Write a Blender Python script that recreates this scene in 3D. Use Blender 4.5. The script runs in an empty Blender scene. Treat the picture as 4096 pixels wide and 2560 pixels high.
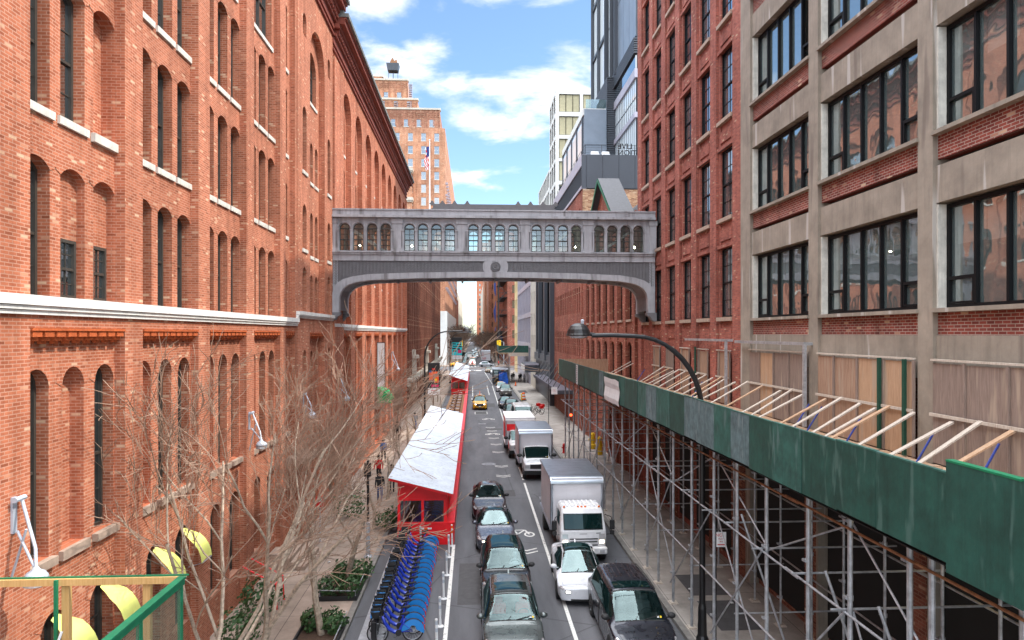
# A street canyon seen from an elevated walkway: +Y runs down the street, X across it, Z up, metres.
SUN_E = 2.7; SKY_S = .12; EXPO = .6; CLOUD_OFF = (1.35, .7, 0); SKY_TINT = (1.35, 1.5, 1.55, 1); CLOUD_C = (8.2, 8.3, 8.5, 1); FILL_CLOUD_C = (40, 41, 42.5, 1)
import bpy, math, random
from mathutils import Vector, Matrix
R = math.radians
SC = bpy.context.scene
COL = SC.collection
rnd = random.Random(7)
PI = math.pi
ZV = Vector((0, 0, 1))

# ------------------------------------------------------------------ mesh builder
class MB:
    def __init__(s):
        s.v = []; s.f = []; s.m = []; s.sm = []
        s.mi = 0; s.smooth = False
    def face(s, pts):
        b = len(s.v); s.v.extend([tuple(p) for p in pts])
        s.f.append(tuple(range(b, b + len(pts)))); s.m.append(s.mi); s.sm.append(s.smooth)
    def idx(s, pts): 
        b = len(s.v); s.v.extend([tuple(p) for p in pts]); return b
    def add(s, f): s.f.append(tuple(f)); s.m.append(s.mi); s.sm.append(s.smooth)
    def box(s, x0, y0, z0, x1, y1, z1, M=None, skip=''):
        P = [Vector(p) for p in ((x0,y0,z0),(x1,y0,z0),(x1,y1,z0),(x0,y1,z0),(x0,y0,z1),(x1,y0,z1),(x1,y1,z1),(x0,y1,z1))]
        if M is not None: P = [M @ p for p in P]
        b = s.idx(P)
        for k, q in (('b',(0,3,2,1)),('t',(4,5,6,7)),('f',(0,1,5,4)),('r',(1,2,6,5)),('k',(2,3,7,6)),('l',(3,0,4,7))):
            if k not in skip: s.add([b+i for i in q])
    def cbox(s, c, d, M=None):
        s.box(c[0]-d[0]/2, c[1]-d[1]/2, c[2]-d[2]/2, c[0]+d[0]/2, c[1]+d[1]/2, c[2]+d[2]/2, M)
    def bbox(s, x0, y0, z0, x1, y1, z1, b=.02, M=None):
        """box with all vertical edges chamfered and the top edge chamfered"""
        pl = [(x0+b,y0),(x1-b,y0),(x1,y0+b),(x1,y1-b),(x1-b,y1),(x0+b,y1),(x0,y1-b),(x0,y0+b)]
        cx, cy = (x0+x1)/2, (y0+y1)/2
        def ring(z, k):
            return [Vector((cx+(p[0]-cx)*(1-k*b/max(1e-6,abs(x1-x0)/2)), cy+(p[1]-cy)*(1-k*b/max(1e-6,abs(y1-y0)/2)), z)) for p in pl]
        s.loft([ring(z0,1), ring(z0+b,0), ring(z1-b,0), ring(z1,1)], True, True, True, M)
    def loft(s, rings, closed=True, cap0=False, cap1=False, M=None):
        n = len(rings[0]); bs = []
        for r in rings: bs.append(s.idx([(M @ Vector(p)) if M is not None else p for p in r]))
        for a, b in zip(bs, bs[1:]):
            for i in range(n if closed else n-1):
                j = (i+1) % n
                s.add((a+i, a+j, b+j, b+i))
        if cap0: s.add([bs[0]+i for i in reversed(range(n))])
        if cap1: s.add([bs[-1]+i for i in range(n)])
    def tube(s, pts, rad, n=6, cap=True, closed=False):
        pts = [Vector(p) for p in pts]
        if not isinstance(rad, (list, tuple)): rad = [rad]*len(pts)
        rings = []; L = len(pts); prev = None
        for i, p in enumerate(pts):
            if closed: d = pts[(i+1) % L] - pts[i-1]
            else: d = pts[min(i+1, L-1)] - pts[max(i-1, 0)]
            if d.length < 1e-9: d = Vector((0,0,1))
            d.normalize()
            if prev is None:
                a = d.orthogonal().normalized()
            else:
                a = prev - d*prev.dot(d)
                a = a.normalized() if a.length > 1e-6 else d.orthogonal().normalized()
            prev = a; b = d.cross(a)
            rings.append([p + (a*math.cos(2*PI*k/n) + b*math.sin(2*PI*k/n))*rad[i] for k in range(n)])
        if closed: rings.append(rings[0])
        s.loft(rings, True, cap and not closed, cap and not closed)
    def lathe(s, prof, c=(0,0,0), n=16, axis='z', M=None):
        rings = []
        for r, h in prof:
            ring = []
            for k in range(n):
                a = 2*PI*k/n; x, y = r*math.cos(a), r*math.sin(a)
                if axis == 'z': q = (c[0]+x, c[1]+y, c[2]+h)
                elif axis == 'x': q = (c[0]+h, c[1]+x, c[2]+y)
                else: q = (c[0]+x, c[1]-h, c[2]+y)
                ring.append(q)
            rings.append(ring)
        s.loft(rings, True, prof[0][0] > 1e-4, prof[-1][0] > 1e-4, M)
    def prism(s, poly, ax, a, b):
        """poly of (p,q); extruded along axis ax from a to b"""
        def m(p, t):
            return {'x': (t, p[0], p[1]), 'y': (p[0], t, p[1]), 'z': (p[0], p[1], t)}[ax]
        s.loft([[m(p, a) for p in poly], [m(p, b) for p in poly]], True, True, True)
    def mesh(s, name, mats):
        me = bpy.data.meshes.new(name)
        me.from_pydata(s.v, [], s.f)
        if not isinstance(mats, (list, tuple)): mats = [mats]
        for m in mats: me.materials.append(m)
        if len(mats) > 1: me.polygons.foreach_set('material_index', s.m)
        if any(s.sm): me.polygons.foreach_set('use_smooth', s.sm)
        me.update()
        return me
    def build(s, name, mats, parent=None, **kw):
        return link(name, s.mesh(name, mats), parent, **kw)

def link(name, me, parent=None, M=None, loc=None, label=None, cat=None, group=None, kind=None):
    o = bpy.data.objects.new(name, me); COL.objects.link(o)
    if parent is not None: o.parent = parent
    if M is not None: o.matrix_basis = M
    elif loc is not None: o.location = loc
    tag(o, label, cat, group, kind)
    return o
def tag(o, label=None, cat=None, group=None, kind=None):
    if label: o['label'] = label
    if cat: o['category'] = cat
    if group: o['group'] = group
    if kind: o['kind'] = kind
    return o
def empty(name, loc=(0,0,0), rz=0, label=None, cat=None, group=None):
    o = bpy.data.objects.new(name, None); COL.objects.link(o)
    o.location = loc; o.rotation_euler = (0, 0, rz)
    o.empty_display_size = .2
    return tag(o, label, cat, group)
def fixn(me):
    import bmesh
    b = bmesh.new(); b.from_mesh(me); bmesh.ops.remove_doubles(b, verts=b.verts, dist=1e-4)
    bmesh.ops.recalc_face_normals(b, faces=b.faces); b.to_mesh(me); b.free()
def copy_tree(o, parent=None):
    c = o.copy(); COL.objects.link(c)
    if parent is not None: c.parent = parent
    for ch in o.children: copy_tree(ch, c)
    return c

# ------------------------------------------------------------------ materials
def nodes(name):
    m = bpy.data.materials.new(name); m.use_nodes = True
    nt = m.node_tree; b = nt.nodes['Principled BSDF']
    return m, nt, b
def N(nt, t, **kw):
    n = nt.nodes.new(t)
    for k, v in kw.items():
        if k in n.inputs: n.inputs[k].default_value = v
        else: setattr(n, k, v)
    return n
def c4(c): return (c[0], c[1], c[2], 1)
def hexc(r, g, b):
    f = lambda u: (u/255/12.92 if u/255 <= .04045 else ((u/255+.055)/1.055)**2.4)
    return (f(r), f(g), f(b))
def mat(name, col, rough=.7, metal=0, var=.18, scale=3, spec=.5, bump=0, bscale=30, coat=0, streak=0):
    """plain surface with slight large-scale colour variation, optional bump and vertical grime streaks"""
    m, nt, b = nodes(name); L = nt.links.new
    b.inputs['Roughness'].default_value = rough; b.inputs['Metallic'].default_value = metal
    b.inputs['Specular IOR Level'].default_value = spec
    if coat: b.inputs['Coat Weight'].default_value = coat; b.inputs['Coat Roughness'].default_value = .03
    tc = N(nt, 'ShaderNodeTexCoord'); src = tc.outputs['Object']
    if var:
        no = N(nt, 'ShaderNodeTexNoise', Scale=scale, Detail=5, Roughness=.65)
        L(src, no.inputs['Vector'])
        mx = N(nt, 'ShaderNodeMix', data_type='RGBA')
        mr = N(nt, 'ShaderNodeMapRange'); mr.inputs[1].default_value = .3; mr.inputs[2].default_value = .7
        L(no.outputs['Fac'], mr.inputs[0]); L(mr.outputs[0], mx.inputs[0])
        mx.inputs[6].default_value = c4([c*(1-var) for c in col]); mx.inputs[7].default_value = c4([min(1, c*(1+var)) for c in col])
        out = mx.outputs[2]
        if streak:
            mp = N(nt, 'ShaderNodeMapping'); mp.inputs['Scale'].default_value = (5, 5, .35)
            L(src, mp.inputs[0]); n2 = N(nt, 'ShaderNodeTexNoise', Scale=1.3, Detail=4, Roughness=.7)
            L(mp.outputs[0], n2.inputs['Vector'])
            r2 = N(nt, 'ShaderNodeMapRange'); r2.inputs[1].default_value = .5; r2.inputs[2].default_value = .72; r2.inputs[4].default_value = streak
            L(n2.outputs['Fac'], r2.inputs[0])
            m2 = N(nt, 'ShaderNodeMix', data_type='RGBA'); L(r2.outputs[0], m2.inputs[0]); L(out, m2.inputs[6])
            m2.inputs[7].default_value = c4([c*.3 for c in col]); out = m2.outputs[2]
        L(out, b.inputs['Base Color'])
    else: b.inputs['Base Color'].default_value = c4(col)
    if bump:
        n3 = N(nt, 'ShaderNodeTexNoise', Scale=bscale, Detail=3); L(src, n3.inputs['Vector'])
        bp = N(nt, 'ShaderNodeBump', Strength=bump, Distance=.02); L(n3.outputs['Fac'], bp.inputs['Height']); L(bp.outputs[0], b.inputs['Normal'])
    return m
def wallcoord(nt):
    """(along-wall, height) coordinates in metres from world position and face direction"""
    L = nt.links.new
    g = N(nt, 'ShaderNodeNewGeometry'); sp = N(nt, 'ShaderNodeSeparateXYZ'); sn = N(nt, 'ShaderNodeSeparateXYZ')
    L(g.outputs['Position'], sp.inputs[0]); L(g.outputs['True Normal'], sn.inputs[0])
    ab = N(nt, 'ShaderNodeMath', operation='ABSOLUTE'); L(sn.outputs[0], ab.inputs[0])
    gt = N(nt, 'ShaderNodeMath', operation='GREATER_THAN'); gt.inputs[1].default_value = .6; L(ab.outputs[0], gt.inputs[0])
    mx = N(nt, 'ShaderNodeMix'); L(gt.outputs[0], mx.inputs[0]); L(sp.outputs[0], mx.inputs[2]); L(sp.outputs[1], mx.inputs[3])
    cb = N(nt, 'ShaderNodeCombineXYZ'); L(mx.outputs[0], cb.inputs[0]); L(sp.outputs[2], cb.inputs[1])
    return cb.outputs[0], g.outputs['Position']
def brick(name, c1, c2, mortar, w=.215, h=.072, pale=.04, palec=(.6,.42,.28), ms=.011, dirt=.35, bump=.35):
    m, nt, b = nodes(name); L = nt.links.new
    uv, pos = wallcoord(nt)
    bt = N(nt, 'ShaderNodeTexBrick', Scale=1.0); bt.offset = .5
    bt.inputs['Color1'].default_value = (0,0,0,1); bt.inputs['Color2'].default_value = (1,1,1,1); bt.inputs['Mortar'].default_value = (.5,.5,.5,1)
    bt.inputs['Mortar Size'].default_value = ms; bt.inputs['Mortar Smooth'].default_value = .15
    bt.inputs['Brick Width'].default_value = w; bt.inputs['Row Height'].default_value = h
    L(uv, bt.inputs['Vector'])
    cr = N(nt, 'ShaderNodeValToRGB'); e = cr.color_ramp.elements
    mid = [(a*.6+c*.4) for a, c in zip(c1, c2)]
    e[0].position = 0; e[0].color = c4([c*.76 for c in c1]); e[1].position = 1; e[1].color = c4(palec)
    for p, c in ((.1, c1), (.5, mid), (.8, c2), (1-pale-.03, c2)):
        q = e.new(p); q.color = c4(c)
    L(bt.outputs['Color'], cr.inputs[0])
    no = N(nt, 'ShaderNodeTexNoise', Scale=.35, Detail=6, Roughness=.65); L(pos, no.inputs['Vector'])
    mr = N(nt, 'ShaderNodeMapRange'); mr.inputs[1].default_value = .3; mr.inputs[2].default_value = .72; mr.inputs[3].default_value = 1+dirt*.35; mr.inputs[4].default_value = 1-dirt
    L(no.outputs['Fac'], mr.inputs[0])
    mx = N(nt, 'ShaderNodeMix', data_type='RGBA'); L(bt.outputs['Fac'], mx.inputs[0]); L(cr.outputs[0], mx.inputs[6]); mx.inputs[7].default_value = c4(mortar)
    mu = N(nt, 'ShaderNodeMix', data_type='RGBA', blend_type='MULTIPLY'); mu.inputs[0].default_value = 1
    L(mx.outputs[2], mu.inputs[6]); L(mr.outputs[0], mu.inputs[7]); L(mu.outputs[2], b.inputs['Base Color'])
    sm = N(nt, 'ShaderNodeMapping'); sm.inputs['Scale'].default_value = (1.6, 1.6, .13); L(pos, sm.inputs[0])
    sn = N(nt, 'ShaderNodeTexNoise', Scale=1.0, Detail=6, Roughness=.7); L(sm.outputs[0], sn.inputs['Vector'])
    sr = N(nt, 'ShaderNodeValToRGB'); q = sr.color_ramp.elements; q[0].position = .36; q[0].color = (.66,.62,.6,1); q[1].position = .52; q[1].color = (1,1,1,1)
    z_ = q.new(.72); z_.color = (1.1,1.12,1.13,1)
    L(sn.outputs['Fac'], sr.inputs[0]); m3 = N(nt, 'ShaderNodeMix', data_type='RGBA', blend_type='MULTIPLY'); m3.inputs[0].default_value = .8
    L(mu.outputs[2], m3.inputs[6]); L(sr.outputs[0], m3.inputs[7]); L(m3.outputs[2], b.inputs['Base Color'])
    b.inputs['Roughness'].default_value = .9; b.inputs['Specular IOR Level'].default_value = .25
    if bump:
        bp = N(nt, 'ShaderNodeBump', Strength=bump, Distance=.012, invert=True); L(bt.outputs['Fac'], bp.inputs['Height']); L(bp.outputs[0], b.inputs['Normal'])
    return m
def glass(name, tint, refl=.5, wav=0, wscale=1.2, rough=.02, see=0.0, gcol=(.92,.97,1), hi=.4):
    """window glass: mirror reflection over a dark (or partly see-through) interior"""
    m = bpy.data.materials.new(name); m.use_nodes = True; nt = m.node_tree; nt.nodes.clear(); L = nt.links.new
    out = N(nt, 'ShaderNodeOutputMaterial')
    gl = N(nt, 'ShaderNodeBsdfGlossy', Roughness=rough); gl.inputs['Color'].default_value = c4(gcol)
    df = N(nt, 'ShaderNodeBsdfDiffuse'); df.inputs['Color'].default_value = c4(tint)
    base = df.outputs[0]
    if see:
        tr = N(nt, 'ShaderNodeBsdfTransparent'); tr.inputs['Color'].default_value = (.75,.88,.86,1)
        ms = N(nt, 'ShaderNodeMixShader'); ms.inputs[0].default_value = see; L(base, ms.inputs[1]); L(tr.outputs[0], ms.inputs[2]); base = ms.outputs[0]
    lw = N(nt, 'ShaderNodeLayerWeight', Blend=.35)
    mr = N(nt, 'ShaderNodeMapRange'); mr.inputs[3].default_value = refl*.75; mr.inputs[4].default_value = min(1, refl+hi)
    L(lw.outputs['Facing'], mr.inputs[0])
    mx = N(nt, 'ShaderNodeMixShader'); L(mr.outputs[0], mx.inputs[0]); L(base, mx.inputs[1]); L(gl.outputs[0], mx.inputs[2]); L(mx.outputs[0], out.inputs[0])
    if wav:
        g = N(nt, 'ShaderNodeNewGeometry'); no = N(nt, 'ShaderNodeTexNoise', Scale=wscale, Detail=1.5); L(g.outputs['Position'], no.inputs['Vector'])
        bp = N(nt, 'ShaderNodeBump', Strength=wav, Distance=.05); L(no.outputs['Fac'], bp.inputs['Height']); L(bp.outputs[0], gl.inputs['Normal'])
    return m
def emit(name, col, s):
    m, nt, b = nodes(name); b.inputs['Emission Color'].default_value = c4(col); b.inputs['Emission Strength'].default_value = s
    b.inputs['Base Color'].default_value = c4(col); return m
def wood(name, c1, c2, sx=1, plank=.0):
    m, nt, b = nodes(name); L = nt.links.new
    tc = N(nt, 'ShaderNodeTexCoord'); mp = N(nt, 'ShaderNodeMapping'); mp.inputs['Scale'].default_value = (3*sx, 3*sx, .5)
    L(tc.outputs['Object'], mp.inputs[0])
    no = N(nt, 'ShaderNodeTexNoise', Scale=2.2, Detail=6, Roughness=.7, Distortion=1.6); L(mp.outputs[0], no.inputs['Vector'])
    mr = N(nt, 'ShaderNodeMapRange'); mr.inputs[1].default_value = .33; mr.inputs[2].default_value = .66
    L(no.outputs['Fac'], mr.inputs[0])
    mx = N(nt, 'ShaderNodeMix', data_type='RGBA'); L(mr.outputs[0], mx.inputs[0]); mx.inputs[6].default_value = c4(c1); mx.inputs[7].default_value = c4(c2)
    L(mx.outputs[2], b.inputs['Base Color']); b.inputs['Roughness'].default_value = .85
    return m
def paint(name, col, rough=.25, metal=.0, fl=0):
    m, nt, b = nodes(name); L = nt.links.new
    tc = N(nt, 'ShaderNodeTexCoord'); no = N(nt, 'ShaderNodeTexNoise', Scale=4, Detail=5); L(tc.outputs['Object'], no.inputs['Vector'])
    mr = N(nt, 'ShaderNodeMapRange'); mr.inputs[1].default_value = .35; mr.inputs[2].default_value = .7; mr.inputs[3].default_value = rough*.8; mr.inputs[4].default_value = rough*1.5
    L(no.outputs['Fac'], mr.inputs[0]); L(mr.outputs[0], b.inputs['Roughness'])
    b.inputs['Base Color'].default_value = c4(col); b.inputs['Metallic'].default_value = metal
    b.inputs['Coat Weight'].default_value = .55; b.inputs['Coat Roughness'].default_value = .03
    return m

M = {}
M['brickL'] = brick('orange_red_brick', (.40,.118,.058), (.54,.178,.092), (.55,.28,.19), palec=(.72,.5,.33), pale=.02, dirt=.22, h=.07, w=.21)
M['brickL2'] = brick('red_brick_far', (.40,.11,.055), (.56,.18,.09), (.55,.28,.19), w=.24, h=.08, pale=.015, dirt=.25)
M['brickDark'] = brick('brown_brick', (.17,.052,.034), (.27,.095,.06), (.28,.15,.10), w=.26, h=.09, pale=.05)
M['brickR'] = brick('deep_red_brick', (.30,.085,.06), (.43,.13,.09), (.27,.14,.12), pale=.008, ms=.009)
M['brickSp'] = brick('spandrel_brick', (.20,.045,.035), (.30,.07,.05), (.42,.33,.28), w=.22, h=.075, pale=.01, ms=.009)
M['brickG'] = brick('gable_brick', (.27,.07,.045), (.38,.11,.07), (.30,.16,.12), w=.24, h=.08)
M['brickRub'] = brick('patchy_buff_brick', (.28,.13,.07), (.5,.3,.17), (.45,.33,.24), w=.34, h=.12, pale=.12, palec=(.6,.48,.34))
M['brickTan'] = brick('tan_brick', (.46,.2,.11), (.58,.29,.17), (.52,.33,.24), w=.4, h=.14, bump=0, pale=.03)
M['brickTan2'] = brick('brown_tan_brick', (.34,.14,.085), (.45,.21,.13), (.42,.27,.2), w=.4, h=.14, bump=0)
M['terra'] = mat('terracotta', (.50,.11,.03), .7, var=.25, scale=6)
M['cornice'] = mat('painted_cornice', (.22,.05,.03), .7, var=.25, scale=1.5, streak=.5)
M['copper'] = mat('grey_roof_edge', (.16,.17,.16), .6, var=.3, scale=2)
M['white'] = mat('white_stone_band', (.78,.77,.73), .8, var=.1, scale=1.6, streak=.28)
M['sill'] = mat('pale_stone_sill', (.62,.6,.54), .85, var=.25, scale=2.5, streak=.3)
M['stone'] = mat('weathered_stone', (.36,.27,.21), .9, var=.25, scale=3)
M['conc'] = mat('aged_concrete', (.265,.225,.182), .9, var=.24, scale=1.1, streak=.25, bump=.2, bscale=14)
M['frame'] = mat('bronze_window_frame', (.055,.048,.04), .5, var=.15)
M['frameB'] = mat('black_window_frame', (.007,.007,.008), .5, var=.15, spec=.15)
M['glassL'] = glass('old_window_glass', (.012,.02,.022), .45, wav=.05)
M['glassR'] = glass('loft_window_glass', (.16,.22,.22), .3, wav=.13, wscale=1.3, see=.55)
M['glassC'] = glass('curtained_window_glass', (.13,.14,.15), .2, see=.45)
M['glassS2'] = glass('pale_sky_glass', (.74,.8,.83), .15)  # pale glass colour that includes the reflected sky
M['greenD'] = mat('dark_green_post', (.004,.05,.03), .6)
M['glassF'] = glass('far_window_glass', (.02,.03,.04), .4)
M['glassCar'] = glass('car_glass', (.004,.014,.014), .055, see=0, gcol=(.74,1,1), hi=.14)
M['glassW'] = glass('windscreen_glass', (.01,.03,.03), .042, see=.75, gcol=(.78,1,1))
M['glassB'] = glass('skybridge_glass', (.2,.25,.26), .18, see=.88)
M['steelG'] = mat('grey_painted_copper', (.37,.375,.40), .6, var=.16, scale=1.3, streak=.4)
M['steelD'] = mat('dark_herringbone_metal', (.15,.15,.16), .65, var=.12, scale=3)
M['bframe'] = mat('bridge_sash_bronze', (.035,.033,.03), .5)
M['asph'] = None
M['black'] = mat('black_metal', (.012,.012,.013), .35, var=.2)
M['blackM'] = mat('matt_black_plastic', (.014,.014,.015), .7, var=.2)
M['rubber'] = mat('tyre_rubber', (.014,.014,.014), .85, var=.2)
M['seat'] = mat('grey_seat', (.10,.10,.105), .8)
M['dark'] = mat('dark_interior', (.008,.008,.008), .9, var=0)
M['galv'] = mat('galvanised_tube', (.40,.41,.43), .45, .45, var=.35, scale=5)
M['rust'] = mat('rusty_tube', (.28,.13,.06), .7, .2, var=.45, scale=5)
M['green'] = mat('green_plywood', (.011,.064,.048), .6, var=.35, scale=1.7, streak=.4, bump=.25, bscale=9)
M['green2'] = mat('faded_green_plywood', (.024,.10,.08), .65, var=.4, scale=2.6, streak=.35, bump=.25, bscale=9)
M['green3'] = mat('grey_green_plywood', (.10,.16,.17), .7, var=.45, scale=3.2, streak=.4, bump=.25, bscale=9)
M['greenM'] = mat('bright_green_paint', (.005,.17,.075), .5, var=.2, scale=4)
M['ply'] = wood('weathered_plywood', (.22,.13,.085), (.40,.26,.18), 3)
M['ply2'] = wood('pale_plywood', (.34,.20,.115), (.5,.33,.21), 3)
M['ply3'] = wood('grey_plywood', (.16,.115,.095), (.28,.21,.175), 3)
M['lumber'] = wood('weathered_lumber', (.36,.29,.23), (.58,.52,.45), 4)
M['lumber2'] = wood('yellow_lumber', (.52,.30,.10), (.66,.42,.17), 4)
M['red'] = mat('red_painted_wood', (.78,.008,.014), .45, var=.12, scale=2)
M['whiteP'] = mat('white_paint', (.72,.72,.72), .6, var=.1, scale=3)
M['chrome'] = mat('bright_metal', (.6,.6,.62), .18, 1, var=.1)
M['alu'] = mat('brushed_aluminium_roof', (.50,.54,.60), .28, .9, var=.15, scale=1.5)
M['boxw'] = mat('white_box_panel', (.62,.61,.64), .45, var=.07, scale=1)
M['lampW'] = mat('pale_lamp_enamel', (.42,.46,.52), .35, var=.1)
M['lens'] = glass('headlight_lens', (.45,.45,.46), .4)
M['hlit'] = emit('lit_headlight', (1,.82,.55), 5)
M['hlitw'] = emit('lit_white_lamp', (1,.97,.9), 6)
M['bulb'] = emit('warm_bulb', (1,.75,.3), 12)
M['pend'] = emit('pendant_bulb', (1,.85,.6), 45)
M['amber'] = mat('amber_lens', (.75,.16,.01), .3, var=0)
M['redl'] = mat('red_lens', (.5,.01,.01), .3, var=0)
M['plate'] = mat('licence_plate', (.7,.68,.6), .5, var=.05)
M['bark'] = mat('grey_brown_bark', (.36,.285,.215), .9, var=.45, scale=9)
M['twig'] = mat('reddish_twig', (.31,.205,.145), .85, var=.35, scale=4)
M['twig2'] = mat('tan_twig', (.52,.38,.24), .85, var=.35, scale=4)
M['twigD'] = mat('dark_twig', (.13,.085,.06), .9, var=.3, scale=4)
M['leaf'] = mat('boxwood_leaf', (.035,.085,.022), .6, var=.55, scale=14)
M['soil'] = mat('tree_pit_soil', (.07,.04,.025), .95, var=.4, scale=12)
M['blue'] = paint('blue_bike_frame', (.004,.03,.38), .3)
M['cyan'] = paint('cyan_fender', (.01,.2,.56), .35)
M['yell'] = mat('yellow_paint', (.75,.5,.01), .5, var=.15)
M['orange'] = mat('orange_plastic', (.8,.13,.01), .5, var=.1)
M['skin'] = mat('skin', (.45,.27,.19), .6, var=.05)
M['clothD'] = mat('dark_clothing', (.015,.015,.018), .9, var=.3)
M['clothR'] = mat('red_coat', (.55,.02,.02), .9, var=.2)
M['clothB'] = mat('blue_clothing', (.05,.09,.22), .9, var=.2)
M['clothG'] = mat('grey_clothing', (.2,.2,.21), .9, var=.2)
M['hair'] = mat('dark_hair', (.02,.013,.01), .8, var=.1)
M['slate'] = mat('slate_roof', (.055,.058,.068), .7, var=.2, scale=5, bump=.4, bscale=12)
M['metalD'] = mat('charcoal_cladding', (.052,.06,.074), .45, var=.08, scale=.6)
M['metalB'] = mat('blue_grey_cladding', (.2,.235,.28), .35, .3, var=.12, scale=.6)
M['metalP'] = mat('pinkish_grey_cladding', (.40,.38,.44), .4, .2, var=.12, scale=.6)
M['wgrid'] = mat('white_precast', (.66,.66,.63), .7, var=.06, scale=1)
M['beige'] = mat('beige_blind', (.46,.42,.27), .8, var=.1, scale=2)
M['cream'] = mat('cream_limestone', (.50,.46,.39), .85, var=.15, scale=.6, streak=.2)
M['yellowW'] = mat('ochre_stucco', (.62,.47,.24), .85, var=.1, scale=.5)
M['tarp'] = mat('blue_tarp', (.01,.1,.55), .5, var=.3, scale=4, bump=.5, bscale=4)
M['yfab'] = mat('yellow_green_fabric', (.74,.76,.2), .8, var=.1, scale=3)
M['gfab'] = mat('green_fabric', (.005,.36,.11), .7, var=.2, scale=5)
M['net'] = None

def pale_streaks(m, col, s=(3.2, 3.2, .22), lo=.63, hi=.68, seed=0):
    """pale vertical repair and drip streaks on a surface"""
    nt = m.node_tree; L = nt.links.new; b = nt.nodes['Principled BSDF']; src = b.inputs['Base Color'].links[0].from_socket
    g = N(nt, 'ShaderNodeNewGeometry'); mp = N(nt, 'ShaderNodeMapping'); mp.inputs['Scale'].default_value = s; mp.inputs['Location'].default_value = (seed, seed, seed); L(g.outputs['Position'], mp.inputs[0])
    no = N(nt, 'ShaderNodeTexNoise', Scale=1.0, Detail=2, Roughness=.5); L(mp.outputs[0], no.inputs['Vector'])
    mr = N(nt, 'ShaderNodeMapRange'); mr.inputs[1].default_value = lo; mr.inputs[2].default_value = hi; mr.inputs[4].default_value = .75; L(no.outputs['Fac'], mr.inputs[0])
    mx = N(nt, 'ShaderNodeMix', data_type='RGBA'); L(mr.outputs[0], mx.inputs[0]); L(src, mx.inputs[6]); mx.inputs[7].default_value = c4(col); L(mx.outputs[2], b.inputs['Base Color'])
pale_streaks(M['conc'], (.46,.43,.40)); pale_streaks(M['conc'], (.15,.12,.10), (2.2, 2.2, .3), .62, .72, 7)
for k_, c_ in (('green', (.06,.13,.11)), ('green2', (.10,.17,.16)), ('green3', (.2,.26,.27))): pale_streaks(M[k_], c_, (5, 5, 1.1), .6, .7, 3)
for k_ in ('ply', 'ply2', 'ply3'): pale_streaks(M[k_], (.38,.30,.23), (4, 4, .5), .58, .7, 5)
pale_streaks(M['steelG'], (.11,.105,.1), (2.5, 2.5, .35), .56, .72, 2)
# ------------------------------------------------------------------ camera, sun, sky
TH = math.atan(91/1600)
cam = bpy.data.cameras.new('camera'); co = bpy.data.objects.new('camera', cam); COL.objects.link(co)
co.location = (0, 0, 10); co.rotation_euler = (PI/2, 0, -TH)
cam.lens = 36*1600/2420; cam.sensor_width = 36; cam.shift_y = 32/2420; cam.clip_end = 5000; cam.clip_start = .1
SC.camera = co
SUN = Vector((1, -.16, 1.25)).normalized()
el = math.asin(SUN.z)
sl = bpy.data.lights.new('sun', 'SUN'); sl.energy = SUN_E; sl.angle = R(.6); sl.color = (1, .93, .83)
so = bpy.data.objects.new('sun', sl); COL.objects.link(so); so.rotation_euler = (-SUN).to_track_quat('-Z', 'Y').to_euler(); so.location = (0, 0, 80)
w = bpy.data.worlds.new('World'); SC.world = w; w.use_nodes = True
nt = w.node_tree; L = nt.links.new; nt.nodes.clear()
sky = N(nt, 'ShaderNodeTexSky'); sky.sky_type = 'NISHITA'; sky.sun_disc = False; sky.sun_elevation = el; sky.sun_rotation = math.atan2(SUN.x, SUN.y)
sky.air_density = 1.0; sky.dust_density = .6; sky.ozone_density = 1.4
tc = N(nt, 'ShaderNodeTexCoord'); sp = N(nt, 'ShaderNodeSeparateXYZ'); L(tc.outputs['Generated'], sp.inputs[0])
zz = N(nt, 'ShaderNodeMath', operation='MAXIMUM'); zz.inputs[1].default_value = .02; L(sp.outputs[2], zz.inputs[0])
za = N(nt, 'ShaderNodeMath', operation='ADD'); za.inputs[1].default_value = .22; L(zz.outputs[0], za.inputs[0])
dx = N(nt, 'ShaderNodeMath', operation='DIVIDE'); L(sp.outputs[0], dx.inputs[0]); L(za.outputs[0], dx.inputs[1])
dy = N(nt, 'ShaderNodeMath', operation='DIVIDE'); L(sp.outputs[1], dy.inputs[0]); L(za.outputs[0], dy.inputs[1])
cb = N(nt, 'ShaderNodeCombineXYZ'); L(dx.outputs[0], cb.inputs[0]); L(dy.outputs[0], cb.inputs[1])
mp = N(nt, 'ShaderNodeMapping'); mp.inputs['Location'].default_value = CLOUD_OFF; mp.inputs['Scale'].default_value = (1.15, 1.5, 1); L(cb.outputs[0], mp.inputs[0])
no = N(nt, 'ShaderNodeTexNoise', Scale=2.3, Detail=9, Roughness=.55, Distortion=.25); L(mp.outputs[0], no.inputs['Vector'])
cr = N(nt, 'ShaderNodeMapRange', interpolation_type='SMOOTHSTEP'); cr.inputs[1].default_value = .495; cr.inputs[2].default_value = .66; L(no.outputs['Fac'], cr.inputs[0])
hs = N(nt, 'ShaderNodeMix', data_type='RGBA', blend_type='MULTIPLY'); hs.inputs[0].default_value = 1
L(sky.outputs[0], hs.inputs[6]); hs.inputs[7].default_value = SKY_TINT
mx = N(nt, 'ShaderNodeMix', data_type='RGBA'); L(cr.outputs[0], mx.inputs[0]); L(hs.outputs[2], mx.inputs[6]); mx.inputs[7].default_value = CLOUD_C
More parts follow.
